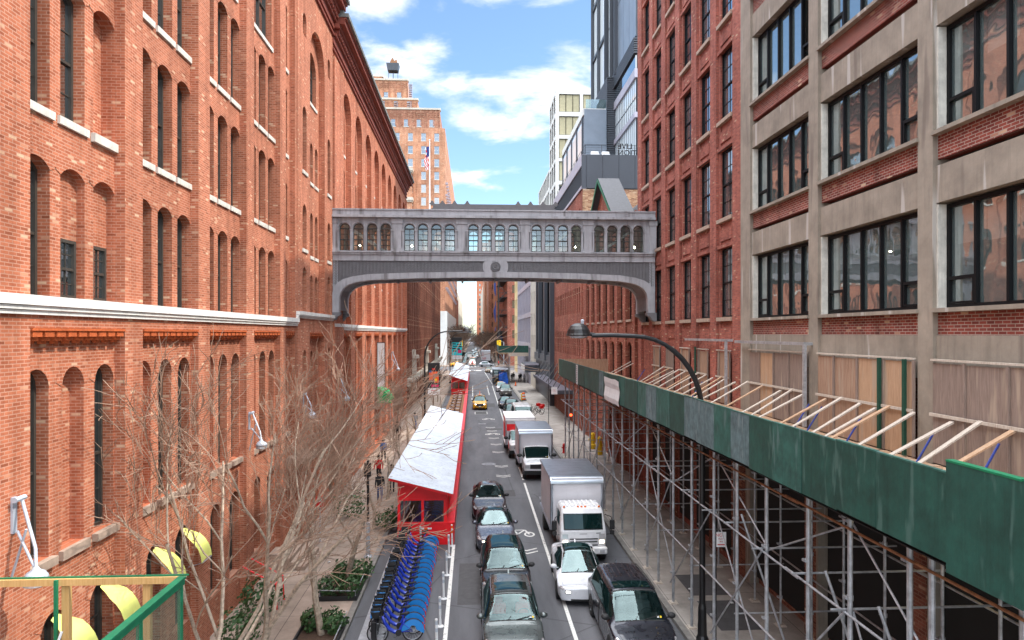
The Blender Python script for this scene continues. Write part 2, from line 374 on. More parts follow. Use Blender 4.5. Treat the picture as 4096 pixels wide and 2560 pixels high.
# unseen bright cloud above and behind, added as fill light; thin cloud ahead
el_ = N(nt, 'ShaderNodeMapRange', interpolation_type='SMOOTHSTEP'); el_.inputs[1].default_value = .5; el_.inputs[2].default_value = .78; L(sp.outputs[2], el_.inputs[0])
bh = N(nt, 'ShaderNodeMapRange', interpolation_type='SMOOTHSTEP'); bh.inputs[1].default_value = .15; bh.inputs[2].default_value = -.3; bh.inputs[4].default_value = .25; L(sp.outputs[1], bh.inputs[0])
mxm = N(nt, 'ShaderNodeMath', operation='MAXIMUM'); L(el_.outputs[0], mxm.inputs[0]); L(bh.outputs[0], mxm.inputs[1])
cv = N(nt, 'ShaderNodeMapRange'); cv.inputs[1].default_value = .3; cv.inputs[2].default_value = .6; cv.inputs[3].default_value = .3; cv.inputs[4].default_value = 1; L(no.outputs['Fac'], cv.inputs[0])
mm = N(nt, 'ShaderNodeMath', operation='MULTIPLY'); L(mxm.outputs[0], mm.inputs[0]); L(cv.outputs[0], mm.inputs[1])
m2 = N(nt, 'ShaderNodeMix', data_type='RGBA'); L(mm.outputs[0], m2.inputs[0]); L(mx.outputs[2], m2.inputs[6]); m2.inputs[7].default_value = FILL_CLOUD_C
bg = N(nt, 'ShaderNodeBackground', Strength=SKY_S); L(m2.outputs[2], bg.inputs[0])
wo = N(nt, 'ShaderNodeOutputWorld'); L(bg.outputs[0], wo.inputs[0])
SC.view_settings.view_transform = 'Standard'; SC.view_settings.look = 'None'; SC.view_settings.gamma = 1; SC.view_settings.exposure = EXPO
SC.cycles.max_bounces = 8; SC.cycles.transparent_max_bounces = 24; SC.cycles.diffuse_bounces = 4; SC.cycles.glossy_bounces = 4
SC.cycles.caustics_reflective = False; SC.cycles.caustics_refractive = False
# ------------------------------------------------------------------ facade toolkit
class Fac:
    """vertical wall plane: axis 'x' (wall along Y at x = p) or 'y' (wall along X at y = p); n = +1/-1 outward sign"""
    def __init__(s, ax, p, n): s.ax, s.p, s.n = ax, p, n
    def P(s, u, z, d=0):
        return (s.p - s.n*d, u, z) if s.ax == 'x' else (u, s.p - s.n*d, z)
    def M(s, u, z, d=0):
        m = Vector((-s.n, 0, 0)) if s.ax == 'x' else Vector((0, -s.n, 0))
        U = m.cross(ZV); o = Vector(s.P(u, z, d))
        return Matrix(((U.x, m.x, 0, o.x), (U.y, m.y, 0, o.y), (0, 0, 1, o.z), (0, 0, 0, 1)))
    def box(s, mb, u0, u1, z0, z1, d0, d1, skip=''):
        """box from depth d0 (in front when negative) to d1"""
        a, b = s.P(u0, z0, d0), s.P(u1, z1, d1)
        mb.box(min(a[0], b[0]), min(a[1], b[1]), z0, max(a[0], b[0]), max(a[1], b[1]), z1)
def arch_pts(ua, ub, za, zb, r, n=8):
    if r <= 0: return [(ua, za), (ua, zb), (ub, zb), (ub, za)]
    h = (ub-ua)/2; c = (ua+ub)/2; r = min(r, h)
    Rr = (h*h+r*r)/(2*r); cz = zb-Rr; a = math.asin(min(1, h/Rr))
    pts = [(ua, za)]
    for i in range(n+1):
        t = -a + 2*a*i/n
        pts.append((c+Rr*math.sin(t), cz+Rr*math.cos(t)))
    return pts + [(ub, za)]
def wall(mb, fc, u0, u1, z0, z1, ops=(), depth=.22, back=True, n=8):
    """wall sheet with real openings: reveals `depth` deep; an op is (ua,ub,za,zb,rise[,blind])"""
    us = sorted(set([u0, u1] + [q for o in ops for q in o[:2] if u0 < q < u1]))
    for a, b in zip(us, us[1:]):
        cu = (a+b)/2
        blk = sorted([(o[2], o[3]) for o in ops if o[0] < cu < o[1]])
        z = z0
        for za, zb in blk:
            if za > z+1e-4: mb.face([fc.P(a, z), fc.P(b, z), fc.P(b, za), fc.P(a, za)])
            z = max(z, zb)
        if z < z1-1e-4: mb.face([fc.P(a, z), fc.P(b, z), fc.P(b, z1), fc.P(a, z1)])
    for o in ops:
        ua, ub, za, zb, r = o[:5]; blind = o[5] if len(o) > 5 else False
        pts = arch_pts(ua, ub, za, zb, r, n)
        if r > 0:
            for p, q in zip(pts[1:-1], pts[2:-1]):
                mb.face([fc.P(*p), fc.P(*q), fc.P(q[0], zb), fc.P(p[0], zb)])
        for p, q in zip(pts, pts[1:]+pts[:1]):
            mb.face([fc.P(p[0], p[1]), fc.P(q[0], q[1]), fc.P(q[0], q[1], depth), fc.P(p[0], p[1], depth)])
        if blind: mb.face([fc.P(p[0], p[1], depth*blind) for p in pts])
def arch_ring(mb, fc, ua, ub, zb, r, t=.2, d=-.012, n=8):
    """projecting rowlock arch of bricks over an opening"""
    a = arch_pts(ua, ub, 0, zb, r, n)[1:-1]; b = arch_pts(ua-t, ub+t, 0, zb+t, r+t*.55, n)[1:-1]
    for i in range(len(a)-1):
        mb.face([fc.P(*a[i], d), fc.P(*a[i+1], d), fc.P(*b[i+1], d), fc.P(*b[i], d)])
WC = {}
def win_mesh(w, h, r=0, bars='s', t=.07, dp=.09):
    """frame, glass and sill of a window, local x across, y inwards, z up from its sill"""
    k = (round(w, 3), round(h, 3), round(r, 3), bars, t)
    if k in WC: return WC[k]
    fr = MB(); n = 8
    o = arch_pts(-w/2, w/2, 0, h, r, n); i = arch_pts(-w/2+t, w/2-t, t, h-t, max(0, r-t*.4) if r else 0, n)
    for a in range(len(o)):
        b = (a+1) % len(o)
        fr.face([(o[a][0], 0, o[a][1]), (o[b][0], 0, o[b][1]), (i[b][0], 0, i[b][1]), (i[a][0], 0, i[a][1])])
        fr.face([(i[a][0], 0, i[a][1]), (i[b][0], 0, i[b][1]), (i[b][0], dp, i[b][1]), (i[a][0], dp, i[a][1])])
    zt = h-r if r else h
    if 's' in bars: fr.box(-w/2+t, .015, zt*.5-.03, w/2-t, dp, zt*.5+.03)
    if 'm' in bars:
        for z in (.25, .75): fr.box(-w/2+t, .05, zt*z-.012, w/2-t, dp, zt*z+.012)
        fr.box(-.012, .05, t, .012, dp, zt-t)
    if 'v' in bars:
        for x in (-w/6, w/6): fr.box(x-.045, .01, t, x+.045, dp, zt-t*.5)
    if 't' in bars: fr.box(-w/2+t, .012, zt-.03, w/2-t, dp, zt+.04)
    pn = MB(); pn.face([(p[0], dp-.02, p[1]) for p in i])
    WC[k] = (fr, pn, {}); return WC[k]
def win(fc, par, u, z, w, h, r=0, d=.2, bars='s', fm='frame', gm='glassL', sill=None, sd=.06, name='window', t=.07):
    k = win_mesh(w, h, r, bars, t); c = k[2]
    if fm not in c: c[fm] = k[0].mesh(name, M[fm])
    if gm not in c: c[gm] = k[1].mesh('pane', M[gm])
    Mx = fc.M(u, z, d)
    o = link(name, c[fm], par, Mx); link('pane', c[gm], o)
    if sill:
        sk = ('sill', d, sd)
        if sk not in c:
            q = MB(); q.box(-w/2-.1, -d-sd, -.17, w/2+.1, .02, -.002); c[sk] = q.mesh('sill', M[sill])
        link('sill', c[sk], o)
    return o

# ------------------------------------------------------------------ left: long brick warehouse and its tower
XL = -8.3
def corbels(par, fc, u0, u1, z, dz=.31, dep=.2):
    m = MB(); n = max(2, int((u1-u0)/.36)); s = (u1-u0)/n
    fc.box(m, u0, u1, z-.05, z, -.03, dep)
    for i in range(n):
        a = u0+i*s
        fc.box(m, a+s*.12, a+s*.88, z-dz*.55, z-.05, 0, dep)
        fc.box(m, a+s*.2, a+s*.8, z-dz*.8, z-dz*.55, dep*.3, dep)
        fc.box(m, a+s*.28, a+s*.72, z-dz, z-dz*.8, dep*.6, dep)
        fc.box(m, a+s*.88, a+s*1.12, z-dz*.4, z-.05, dep*.5, dep)
    return m.build('corbel_table', M['terra'], par)
def belt(par, fc, u0, u1, z0, z1, d=-.15):
    m = MB(); h = z1-z0; 
    fc.box(m, u0, u1, z1-h*.52, z1, d, .05); fc.box(m, u0, u1-.002, z0+h*.24, z1-h*.52-.012, d*.72, .05); fc.box(m, u0, u1-.004, z0, z0+h*.24-.012, d*.45, .05)
    return m.build('belt_course', M['white'], par)
def cornice(par, fc, u0, u1, z, ret=None):
    """bracketed brick cornice with a grey roof edge; z is its top"""
    m = MB()
    for d, a, b in ((-.12, -1.9, -1.78), (-.1, -1.5, -1.1), (-.25, -1.1, -.95), (-.45, -.62, -.4), (-.75, -.4, -.12), (-.85, -.12, 0)):
        fc.box(m, u0-.2, u1+.2+d*.01, z+a, z+b, d, .3)
    n = int((u1-u0)/.42)
    for i in range(n):
        u = u0+(i+.2)*(u1-u0)/n; fc.box(m, u, u+.2, z-.95, z-.62, -.38, .1)
    o = m.build('cornice', M['cornice'], par)
    q = MB(); fc.box(q, u0-.25, u1+.25, z+.003, z+.22, -.98, .3); fc.box(q, u0-.25, u1+.25, z+.223, z+.4, -.7, .3)
    q.build('roof_edge', M['copper'], o)
    return o

A = empty('brick_warehouse', (XL, 18, 0), 0, 'long orange-red brick warehouse with rows of narrow arched windows filling the left side', 'building')
fA = Fac('x', XL-.25, 1); fF = Fac('x', XL, 1)
def inv(par): return Matrix.Translation(-par.location)
def P_(mb, name, m, par):      # build a part in world coordinates under a thing
    return mb.build(name, m, par, M=inv(par))
def reparent(o, par): o.matrix_basis = inv(par) @ o.matrix_basis; return o
def kids_fix(par):
    I = inv(par)
    for c in par.children: c.matrix_basis = I @ c.matrix_basis
mw = MB(); ops = []; wins = []; rings = []
rows = ((10.72, 13.5), (14.5, 17.42), (18.32, 21.28))
for i in range(-2, 4):
    s = 13.2+4.33*i
    cols = [s+.55, s+1.78, s+3.0]
    for c in cols:
        k = cols.index(c)
        for ri, (a, b) in enumerate(rows):
            blind = 1.0 if (i == 0 and ((ri == 1 and k == 2))) else False
            part = i == 0 and ri == 0 and k > 0
            if part: blind = .6
            ops.append((c-.44, c+.44, a, b, .2, blind)); rings.append((c-.44, c+.44, b, .2))
            if part: wins.append((c, a+.03, .6, 1.25, 0, .1, 'sm', None))
            elif not blind: wins.append((c, a, .88, b-a, .2, .24, 'sm', 'sill' if ri else None))
            elif ri: wins.append((c, a, .88, 0, 0, .24, 'x', 'sill'))
        lb = 1.0 if (k == 1 and i in (0, -1)) or (k == 0 and i > 0) else False
        ops.append((c-.4, c+.4, 5.5, 9.3, .4, lb)); rings.append((c-.4, c+.4, 9.3, .4))
        wins.append((c, 5.5, .8, 0 if lb else 3.8, .4, .24, 'x' if lb else 'sm', 'stone'))
    ops.append((s+.45, s+3.05, 22.1, 26.6, 1.3)); wins.append((s+1.75, 22.1, 2.6, 4.5, 1.3, .24, 'sv', 'sill'))
    for c, wd in ((s+1.1, .8), (s+2.9, .95)):
        ops.append((c-wd/2, c+wd/2, 1.4, 4.35, .3)); rings.append((c-wd/2, c+wd/2, 4.35, .3)); wins.append((c, 1.4, wd, 2.95, .3, .24, 'sm', None))
for a, b in ((10.72, 13.4), (14.45, 16.9), (18.2, 21.2), (22.1, 25)):
    ops.append((30.95, 31.65, a, b, .2)); wins.append((31.3, a, .7, b-a, .2, .24, 'sm', 'sill' if a > 11 else None)); rings.append((30.95, 31.65, b, .2))
ops.append((30.95, 31.65, 5.5, 9.3, .35)); wins.append((31.3, 5.5, .7, 3.8, .35, .24, 'sm', 'stone'))
wall(mw, fA, 2, 32.4, 0, 28, ops, .3)
for r in rings: arch_ring(mw, fA, *r)
for i in range(-3, 4):                           # pilasters
    a = 16.65+4.33*i
    fF.box(mw, a, a+.87, 0, 27, 0, .27)
fF.box(mw, 2, 32.4, 10.11, 10.4, 0.003, .27); fF.box(mw, 2, 32.4, 26.9, 28, .003, .27); fF.box(mw, 32.05, 32.4, 0, 27, -.002, .27)
mw.box(XL-12, 2, 0, XL-.6, 40.2, 28)
P_(mw, 'wall', M['brickL'], A)
# tower bay at the far end, standing a hand's width proud
fT = Fac('x', XL+.03, 1); fTb = Fac('x', XL-.3, 1)
mt = MB(); ops = []
for c in (33.75, 39.35):
    for a, b in ((10.95, 13.26), (14.14, 16.33), (17.95, 21.13)):
        ops.append((c-.4, c+.4, a, b, .4)); wins.append((c, a, .8, b-a, .4, .5, 'sm', 'sill' if a > 11 else None))
    ops.append((c-.36, c+.36, 24.6, 25.7, .36)); wins.append((c, 24.6, .72, 1.1, .36, .5, '', None))
    ops.append((c-.36, c+.36, 6, 9.2, .36)); wins.append((c, 6, .72, 3.2, .36, .5, 'sm', None))
tw = [(w_, 'A') for w_ in wins]; nT = len(wins)
ops += [(34.85, 38.25, 11.06, 25.9, 1.7), (34.85, 38.25, 1, 10.05, 0)]
wall(mt, fT, 32.4, 40.35, 0, 28.4, ops, .33)
ops2 = []; w2 = []
for c in (35.45, 36.55, 37.65):
    for a, b in ((11.1, 13.1), (14.1, 16.4), (18.0, 20.1)):
        ops2.append((c-.32, c+.32, a, b, .3)); w2.append((c, a, .64, b-a, .3, .2, 'sm', 'sill'))
    ops2.append((c-.3, c+.3, 6, 9.1, .3)); w2.append((c, 6, .6, 3.1, .3, .2, 'sm', None))
ops2.append((35.5, 37.6, 22.2, 24.9, 1.05)); w2.append((36.55, 22.2, 2.1, 2.7, 1.05, .2, 'svt', 'sill'))
wall(mt, fTb, 34.7, 38.4, 1, 26, ops2, .25)
mt.box(XL-.02, 32.38, 0, XL+.028, 32.42, 28.4)
P_(mt, 'tower_wall', M['brickL'], A)
for q in wins:
    c, a, wd, h, r, d, bars, sl_ = q
    f = fT if (c > 32.4) else fA
    if bars == 'x':
        m = MB(); f.box(m, c-wd/2-.1, c+wd/2+.1, a-.2, a-.002, -.1, .3); m.build('sill', M[sl_ if sl_ else 'sill'], A); continue
    win(f, A, c, a, wd, h, r, d, bars, sill=sl_, sd=.06 if sl_ == 'sill' else .14)
for c, a, wd, h, r, d, bars, sl_ in w2: win(fTb, A, c, a, wd, h, r, d, bars, sill=sl_, sd=.05)
for i in range(-2, 4): corbels(A, fF, 13.22+4.33*i, 16.63+4.33*i, 10.105)
corbels(A, fF, 30.55, 32.0, 10.105); corbels(A, fT, 34.87, 38.23, 10.045)
belt(A, fF, 2, 32.35, 10.36, 10.72); belt(A, fT, 32.25, 40.5, 10.74, 11.06, -.17)
cornice(A, fT, 30, 40.3, 29.4)
kids = [c for c in A.children if c.name.split('.')[0] not in ('wall', 'tower_wall')]
for c in kids: reparent(c, A)

# ------------------------------------------------------------------ left: arcaded brick building beyond the bridge
B = empty('arcaded_brick_building', (XL, 60, 0), 0, 'brick building with tall round-arched bays and heavy dark cornice, left beyond the metal bridge', 'building')
mb = MB(); o1 = []; mi = MB(); o2 = []; ww = []
for k in range(9):
    c = 45.1+4.55*k
    o1 += [(c-1.45, c+1.45, 10.62, 25.7, 1.45), (c-1.5, c+1.5, .6, 10.02, 0)]
    o2.append((c-.95, c+.95, 21.9, 24.9, .95)); ww.append((c, 21.9, 1.9, 3, .95, 'svt', 'sill'))
    for q in (-.68, .68):
        for a, b in ((10.75, 13.2), (14.15, 16.35), (18, 20.9)):
            o2.append((c+q-.38, c+q+.38, a, b, .36)); ww.append((c+q, a, .76, b-a, .36, 's', 'sill' if a > 11 else None))
        o2.append((c+q-.36, c+q+.36, 4.9, 9.2, .36)); ww.append((c+q, 4.9, .72, 4.3, .36, 's', None))
for k in range(9):
    c = 45.1+4.55*k
    o2.append((c-1, c+1, .65, 3.6, .5)); ww.append((c, .65, 2, 2.95, .5, 'sv', None))
wall(mb, fF, 40.4, 84, 0, 27.6, o1, .35, n=12); wall(mb, Fac('x', XL-.35, 1), 43, 84, .5, 27, o2, .22, n=6)
mb.box(XL-12, 40.4, 0, XL-.7, 84, 27.6); fF.box(mb, 40.4, 43.2, 0, 26.4, -.14, .1); fF.box(mb, 83.4, 84.2, 0, 26.4, -.1, .1)
P_(mb, 'wall', M['brickL2'], B)
fB = Fac('x', XL-.35, 1)
for c, a, wd, h, r, bars, s_ in ww: reparent(win(fB, B, c, a, wd, h, r, .2, bars, sill=s_), B)
for k in range(9): reparent(corbels(B, fF, 43.62+4.55*k, 46.58+4.55*k, 10.015, dep=.33), B)
reparent(belt(B, fF, 40.42, 84.2, 10.22, 10.6), B)
reparent(cornice(B, fF, 40.5, 84.2, 28.6), B)
# ------------------------------------------------------------------ enclosed metal footbridge over the street
G = empty('enclosed_footbridge', (1.3, 40.4, 11), 0, 'grey metal enclosed footbridge with five groups of arched windows spanning the street', 'bridge')
bx0, bx1, yF, yB = -8.32, 10.95, 40.4, 43.2
gc = [-6.385+3.785*k for k in range(5)]           # centre of each window group
fs = Fac('y', yF, -1); fb = Fac('y', yB, 1)
ops = []
for c in gc:
    for q in (-1.5, -.5, .5, 1.5): ops.append((c+q*.795-.3, c+q*.795+.3, 14.9, 16.5, .3))
m = MB()
wall(m, fs, bx0, bx1, 14.55, 16.9, ops, .18, n=10)
wall(m, fb, bx0, bx1, 14.55, 16.9, ops, .18, n=8)
m.box(bx0, yF+.05, 14.3, bx1, yB-.05, 14.6)
P_(m, 'wall', M['steelG'], G)
for x in [bx0+.12]+[(a+b)/2 for a, b in zip(gc, gc[1:])]+[bx1-.12]:
    w_ = .2 if x < -8 or x > 10.5 else .28; m = MB()
    m.box(x-w_, yF-.07, 14.86, x+w_, yF-.001, 16.5); m.box(x-w_-.05, yF-.1, 14.86, x+w_+.05, yF-.0015, 15.05); m.box(x-w_-.05, yF-.11, 16.5, x+w_+.05, yF-.0015, 16.8); P_(m, 'pilaster', M['steelG'], G)
for c in gc:
    m = MB()
    for q in (-1.5, -.5, .5, 1.5):
        x = c+q*.795; pts = [(x+.36*math.cos(a), yF-.03, 16.2+.36*math.sin(a)) for a in [PI*i/10 for i in range(11)]]
        m.tube(pts, .04, 5)
    for q in (-2, -1, 0, 1, 2):
        x = c+q*.795; m.box(x-.06, yF-.07, 14.9, x+.06, yF-.001, 16.12); m.box(x-.09, yF-.1, 16.06, x+.09, yF-.0015, 16.16)
    P_(m, 'arch_moulding', M['steelG'], G)
m = MB()
for y0, y1 in ((yF-.12, yF), (yB, yB+.12)):
    m.box(bx0, y0-.16, 16.84, bx1, y1+.0, 16.98) if y0 < 41 else m.box(bx0, y0, 16.84, bx1, y1+.16, 16.98)
    m.box(bx0, y0, 16.982, bx1, y1, 17.28); m.box(bx0, y0-.05, 17.282, bx1, y1+.05, 17.36)
m.box(bx0, yF, 16.9, bx1, yB, 17.1)
P_(m, 'roof_parapet', M['steelG'], G)
m = MB()
for s_, e_ in ((0, 0),):
    m.prism([(-2.55, 17.363), (5.0, 17.363), (4.86, 17.44), (4.82, 17.6), (5.0, 17.63), (5.0, 17.68), (-2.55, 17.68), (-2.55, 17.63), (-2.37, 17.6), (-2.41, 17.44)], 'y', yF-.12, yF+.1)
def acro(x, f=1):
    m.prism([(x-.17*f, 17.683), (x+.17*f, 17.683), (x+.1*f, 17.76), (x+.05*f, 17.86), (x, 17.89), (x-.05*f, 17.86), (x-.1*f, 17.76)], 'y', yF-.1, yF+.04)
for x in (-2.45, -1.84, -1.12, -.37, 2.66, 3.4, 4.15, 4.9): acro(x)
P_(m, 'crested_parapet', M['steelD'], G)
m = MB(); m.box(bx0, yF-.2, 14.78, bx1, yF, 14.86); m.box(bx0, yF-.13, 14.66, bx1, yF-.002, 14.778); m.box(bx0, yF-.06, 14.34, bx1, yF-.004, 14.658); m.box(bx0, yF-.1, 14.3, bx1, yF-.002, 14.338)
m.box(bx0, yB, 14.34, bx1, yB+.1, 14.86)
P_(m, 'sill_band', M['steelG'], G)
# arch ribs
cx = 1.31
inn = [(9.18,11.25),(9.18,12.1),(9.1,12.42),(8.93,12.68),(8.65,12.88),(8.2,13.03),(7.4,13.15),(5,13.26),(2.5,13.32),(0,13.34)]
outr = [(9.63,11.25),(9.61,12.3),(9.5,12.68),(9.3,12.98),(8.95,13.2),(8.4,13.36),(7.5,13.5),(5,13.6),(2.5,13.65),(0,13.67)]
I2 = [(cx-a, z) for a, z in inn]+[(cx+a, z) for a, z in inn[-2::-1]]
O2 = [(cx-a, z) for a, z in outr]+[(cx+a, z) for a, z in outr[-2::-1]]
for y0, y1 in ((yF-.14, yF+.3), (yB-.3, yB+.1)):
    m = MB()
    for i in range(len(I2)-1):
        a, b, c, d = I2[i], I2[i+1], O2[i+1], O2[i]
        m.loft([[(p[0], y0, p[1]) for p in (a, d)], [(p[0], y0, p[1]) for p in (b, c)]], False)
        m.face([(a[0], y0, a[1]), (b[0], y0, b[1]), (b[0], y1, b[1]), (a[0], y1, a[1])]); m.face([(d[0], y0, d[1]), (c[0], y0, c[1]), (c[0], y1, c[1]), (d[0], y1, d[1])])
        m.face([(a[0], y1, a[1]), (b[0], y1, b[1]), (c[0], y1, c[1]), (d[0], y1, d[1])])
    P_(m, 'arch_rib', M['steelG'], G)
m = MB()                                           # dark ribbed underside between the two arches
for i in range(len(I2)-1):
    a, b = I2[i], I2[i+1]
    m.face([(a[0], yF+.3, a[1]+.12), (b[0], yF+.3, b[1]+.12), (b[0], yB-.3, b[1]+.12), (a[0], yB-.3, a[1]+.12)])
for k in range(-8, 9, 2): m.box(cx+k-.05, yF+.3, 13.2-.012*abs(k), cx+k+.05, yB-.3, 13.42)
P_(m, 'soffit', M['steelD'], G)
def zo(x):                                         # height of the outer arch edge at x
    a = abs(x-cx)
    for (p, z), (q, w_) in zip(outr, outr[1:]):
        if q <= a <= p: return z+(w_-z)*(p-a)/max(1e-6, p-q)
    return 11.3
m = MB(); xs = [bx0+.05+i*.2 for i in range(97)]
for a, b in zip(xs, xs[1:]):
    m.face([(a, yF-.02, zo(a)), (b, yF-.02, zo(b)), (b, yF-.02, 14.3), (a, yF-.02, 14.3)]); m.face([(a, yB+.02, zo(a)), (b, yB+.02, zo(b)), (b, yB+.02, 14.3), (a, yB+.02, 14.3)])
    if abs(a+.1-cx) < .75: continue
    m.box(a-.018, yF-.06, zo(a)+.01, a+.018, yF-.0205, 14.3)
    z = max(zo(a), zo(b))+.05
    while z < 14.2:
        for s_ in (0, 1):
            x0 = a+.02+s_*.08; x1 = x0+.08; za, zb = (z, z+.07) if s_ else (z+.07, z)
            m.face([(x0, yF-.045, za), (x1, yF-.045, zb), (x1, yF-.021, zb+.045), (x0, yF-.021, za+.045)])
            m.face([(x0, yF-.045, za), (x1, yF-.045, zb), (x1, yF-.021, zb-.01), (x0, yF-.021, za-.01)])
        z += .095
P_(m, 'herringbone_panel', M['steelD'], G)
m = MB()
pl = [(cx+s*(.62+.13*math.cos(t))*1, 13.98+.33*math.sin(t)) for s, ts in ((1, [-PI/2+PI*i/8 for i in range(9)]), (-1, [PI/2-PI*i/8 for i in range(9)])) for t in ts]
m.prism(pl, 'y', yF-.1, yF-.0205)
P_(m, 'medallion_plate', M['steelG'], G)
m = MB(); m.lathe([(.3, .1), (.3, .15), (.25, .17), (.24, .13), (.19, .13), (.18, .17), (.12, .17), (.11, .13), (.05, .13), (.04, .19), (0, .2)], (cx, yF-.0, 13.98), 24, 'y')
P_(m, 'medallion', M['steelD'], G)
for s in (-1, 1):                                  # scrolled feet of the ribs against the buildings
    for y0, y1 in ((yF-.17, yF+.34), (yB-.34, yB+.12)):
        m = MB(); x = cx+s*9.42; m.prism([(x-.32*s, 11.25), (x+.3*s, 11.25), (x+.3*s, 10.75), (x+.12*s, 10.72), (x-.02*s, 10.85), (x-.1*s, 11.0), (x-.28*s, 11.08)], 'y', y0, y1)
        P_(m, 'bracket_foot', M['steelD'], G)
    m = MB(); x = bx0 if s < 0 else bx1
    m.box(min(x, x-s*.35), yF-.03, 11.2, max(x, x-s*.35), yF+.02, 14.3); P_(m, 'end_plate', M['steelG'], G)
for c in gc:
    for q in (-1.5, -.5, .5, 1.5):
        o = win(fs, G, c+q*.795, 14.9, .6, 1.6, .3, .06, 'smt', fm='bframe', gm='glassB', t=.035); reparent(o, G)
        o = win(fb, G, c+q*.795, 14.9, .6, 1.6, .3, .06, 'smt', fm='bframe', gm='glassB', t=.035); reparent(o, G)
m = MB()                                           # white truss diagonals and posts inside
for i in range(5):
    c = gc[i]; s = 1 if i < 2 else -1
    if i == 2: continue
    for yy in (yF+.5, yB-.5):
        m.tube([(c-1.75*s, yy, 16.85), (c+1.5*s, yy, 14.65)], .09, 4); 
    m.tube([(c-1.9*s, yF+.5, 14.7), (c-1.9*s, yF+.5, 16.85)], .06, 4)
P_(m, 'truss', M['whiteP'], G)
m = MB(); m.box(bx0+.1, yF+.2, 16.86, bx1-.1, yB-.2, 16.89); P_(m, 'ceiling', M['cream'], G)
for x in (-7.3, -6.9, -3.75, 6.0, 6.3, 10.0, 7.3, 3.3):
    m = MB(); m.lathe([(0, -.07), (.07, 0), (0, .07)], (x, 41.6, 15.35), 8); P_(m, 'pendant_lamp', M['pend'], G)
# ------------------------------------------------------------------ right: concrete-framed loft building
XR = 11.0
def loft_window(w, h, n, hop, louv=False):
    k = ('loft', round(w, 2), round(h, 2), n, hop, louv)
    if k in WC: return WC[k]
    f = MB(); t = .06
    for a, b, c, d in ((-w/2, 0, w/2, .09), (-w/2, h-.09, w/2, h), ): f.box(a, 0, b, c, .12, d)
    for x in (-w/2, w/2-.09): f.box(x, 0.002, .09, x+.09, .118, h-.09)
    s = w/n
    for i in range(1, n): f.box(-w/2+i*s-.035, -.02, .09, -w/2+i*s+.035, .116, h-.09)
    for i in hop:
        a, b = -w/2+i*s, -w/2+(i+1)*s
        f.box(a+.045, -.012, .66, b-.045, .114, .74); f.box(a+.1, -.01, .1, b-.1, .11, .15); f.box(a+.05, -.01, .1, a+.1, .11, .66); f.box(b-.1, -.01, .1, b-.05, .11, .66)
    if louv:
        for j in range(int((h-.2)/.09)):
            z = .12+j*.09; f.face([(w/2-s+.05, .02, z), (w/2-.1, .02, z), (w/2-.1, .09, z+.07), (w/2-s+.05, .09, z+.07)])
    p = MB()
    for i in range(n): p.face([(-w/2+i*s+.045, .07, .09), (-w/2+(i+1)*s-.045, .07, .09), (-w/2+(i+1)*s-.045, .07, h-.09), (-w/2+i*s+.045, .07, h-.09)])
    WC[k] = (f.mesh('window', M['frameB']), p.mesh('pane', M['glassR'])); return WC[k]
D = empty('loft_building', (XR, 16, 0), 0, 'concrete framed loft building with wide black windows and brick spandrels filling the right side', 'building')
fR = Fac('x', XR, -1); fRp = Fac('x', XR+.07, -1)
cols = [(4.6, 5.2), (10.1, 10.65), (15.5, 16.05), (20.88, 21.48), (26.15, 27.1)]
bays = [(a[1], b[0]) for a, b in zip(cols, cols[1:])]
zw = [10.6, 14.8, 19.05, 23.3]; wh = [2.46, 2.47, 2.6, 2.6]
mc = MB()
for a, b in cols: fR.box(mc, a, b, 0, 27.5, -.1, .35)
for a, b in bays:
    wins_ = [(a+.14, b-.06, z, z+h, 0) for z, h in zip(zw, wh)]
    for z, h in zip(zw, wh):
        fR.box(mc, a, b, z+h+.04, z+h+.92, -.02, .35)
    fR.box(mc, a, b, 8.9, 9.96, -.02, .35)
    fR.box(mc, a, b, 26.9, 27.5, -.02, .35)
    for z in zw: mbk = MB(); fR.box(mbk, a, b, z-.66, z-.1, .03, .35); P_(mbk, 'brick_spandrel', M['brickSp'], D)
P_(mc, 'concrete_frame', M['conc'], D)
m = MB(); m.box(XR+3.2, 2, 0, XR+3.3, 27.1, 27.4); m.box(XR+.35, 2, 27.3, XR+12, 27.1, 27.45); m.box(XR+.3, 27.0, 0, XR+12, 27.1, 27.3); m.box(XR+.3, 2, 0, XR+12, 2.1, 27.3)
for z, h in zip(zw, wh): m.box(XR+.33, 2, z+h+.1, XR+3.2, 27, z+h+.3); m.box(XR+.33, 2, z-.5, XR+3.2, 27, z-.3)
P_(m, 'interior', mat('dim_office_interior', (.42,.44,.43), .9), D)
rb = random.Random(3)
for bi, (a, b) in enumerate(bays):
    for zi, (z, h) in enumerate(zip(zw, wh)):
        w = b-a-.2; hop = (0, 4) if bi != 3 else (0, 4)
        f, p = loft_window(w, h, 5 if bi < 3 else 5, hop, bi == 3 and zi == 2)
        o = link('window', f, D, inv(D) @ fR.M((a+b)/2+.04, z, .2)); link('pane', p, o)
        m = MB(); fR.box(m, a-.03, b+.0, z-.1, z-.003, -.16, .24); m.build('sill', M['conc'], D, M=inv(D))
        m = MB(); fR.box(m, b-.055, b-.0, z, z+h, -.004, .2); m.build('jamb', M['sill'], D, M=inv(D))
        if zi == 0 or rb.random() < .4:
            m = MB(); k0 = rb.random()*.6
            for j in range(5):
                d_ = h*(.25+.2*rb.random()) if zi == 0 else h*(.15+.3*rb.random())
                s = w/5; m.face([fR.P(a+.14+j*s, z+h, .45), fR.P(a+.1+(j+1)*s, z+h, .45), fR.P(a+.1+(j+1)*s, z+h-d_, .45), fR.P(a+.14+j*s, z+h-d_, .45)])
            P_(m, 'roller_blinds', M['whiteP'], D)
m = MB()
for q in (10.9, ): m.box(XR+.26, 2, 0, XR+.33, 27, 8.9)
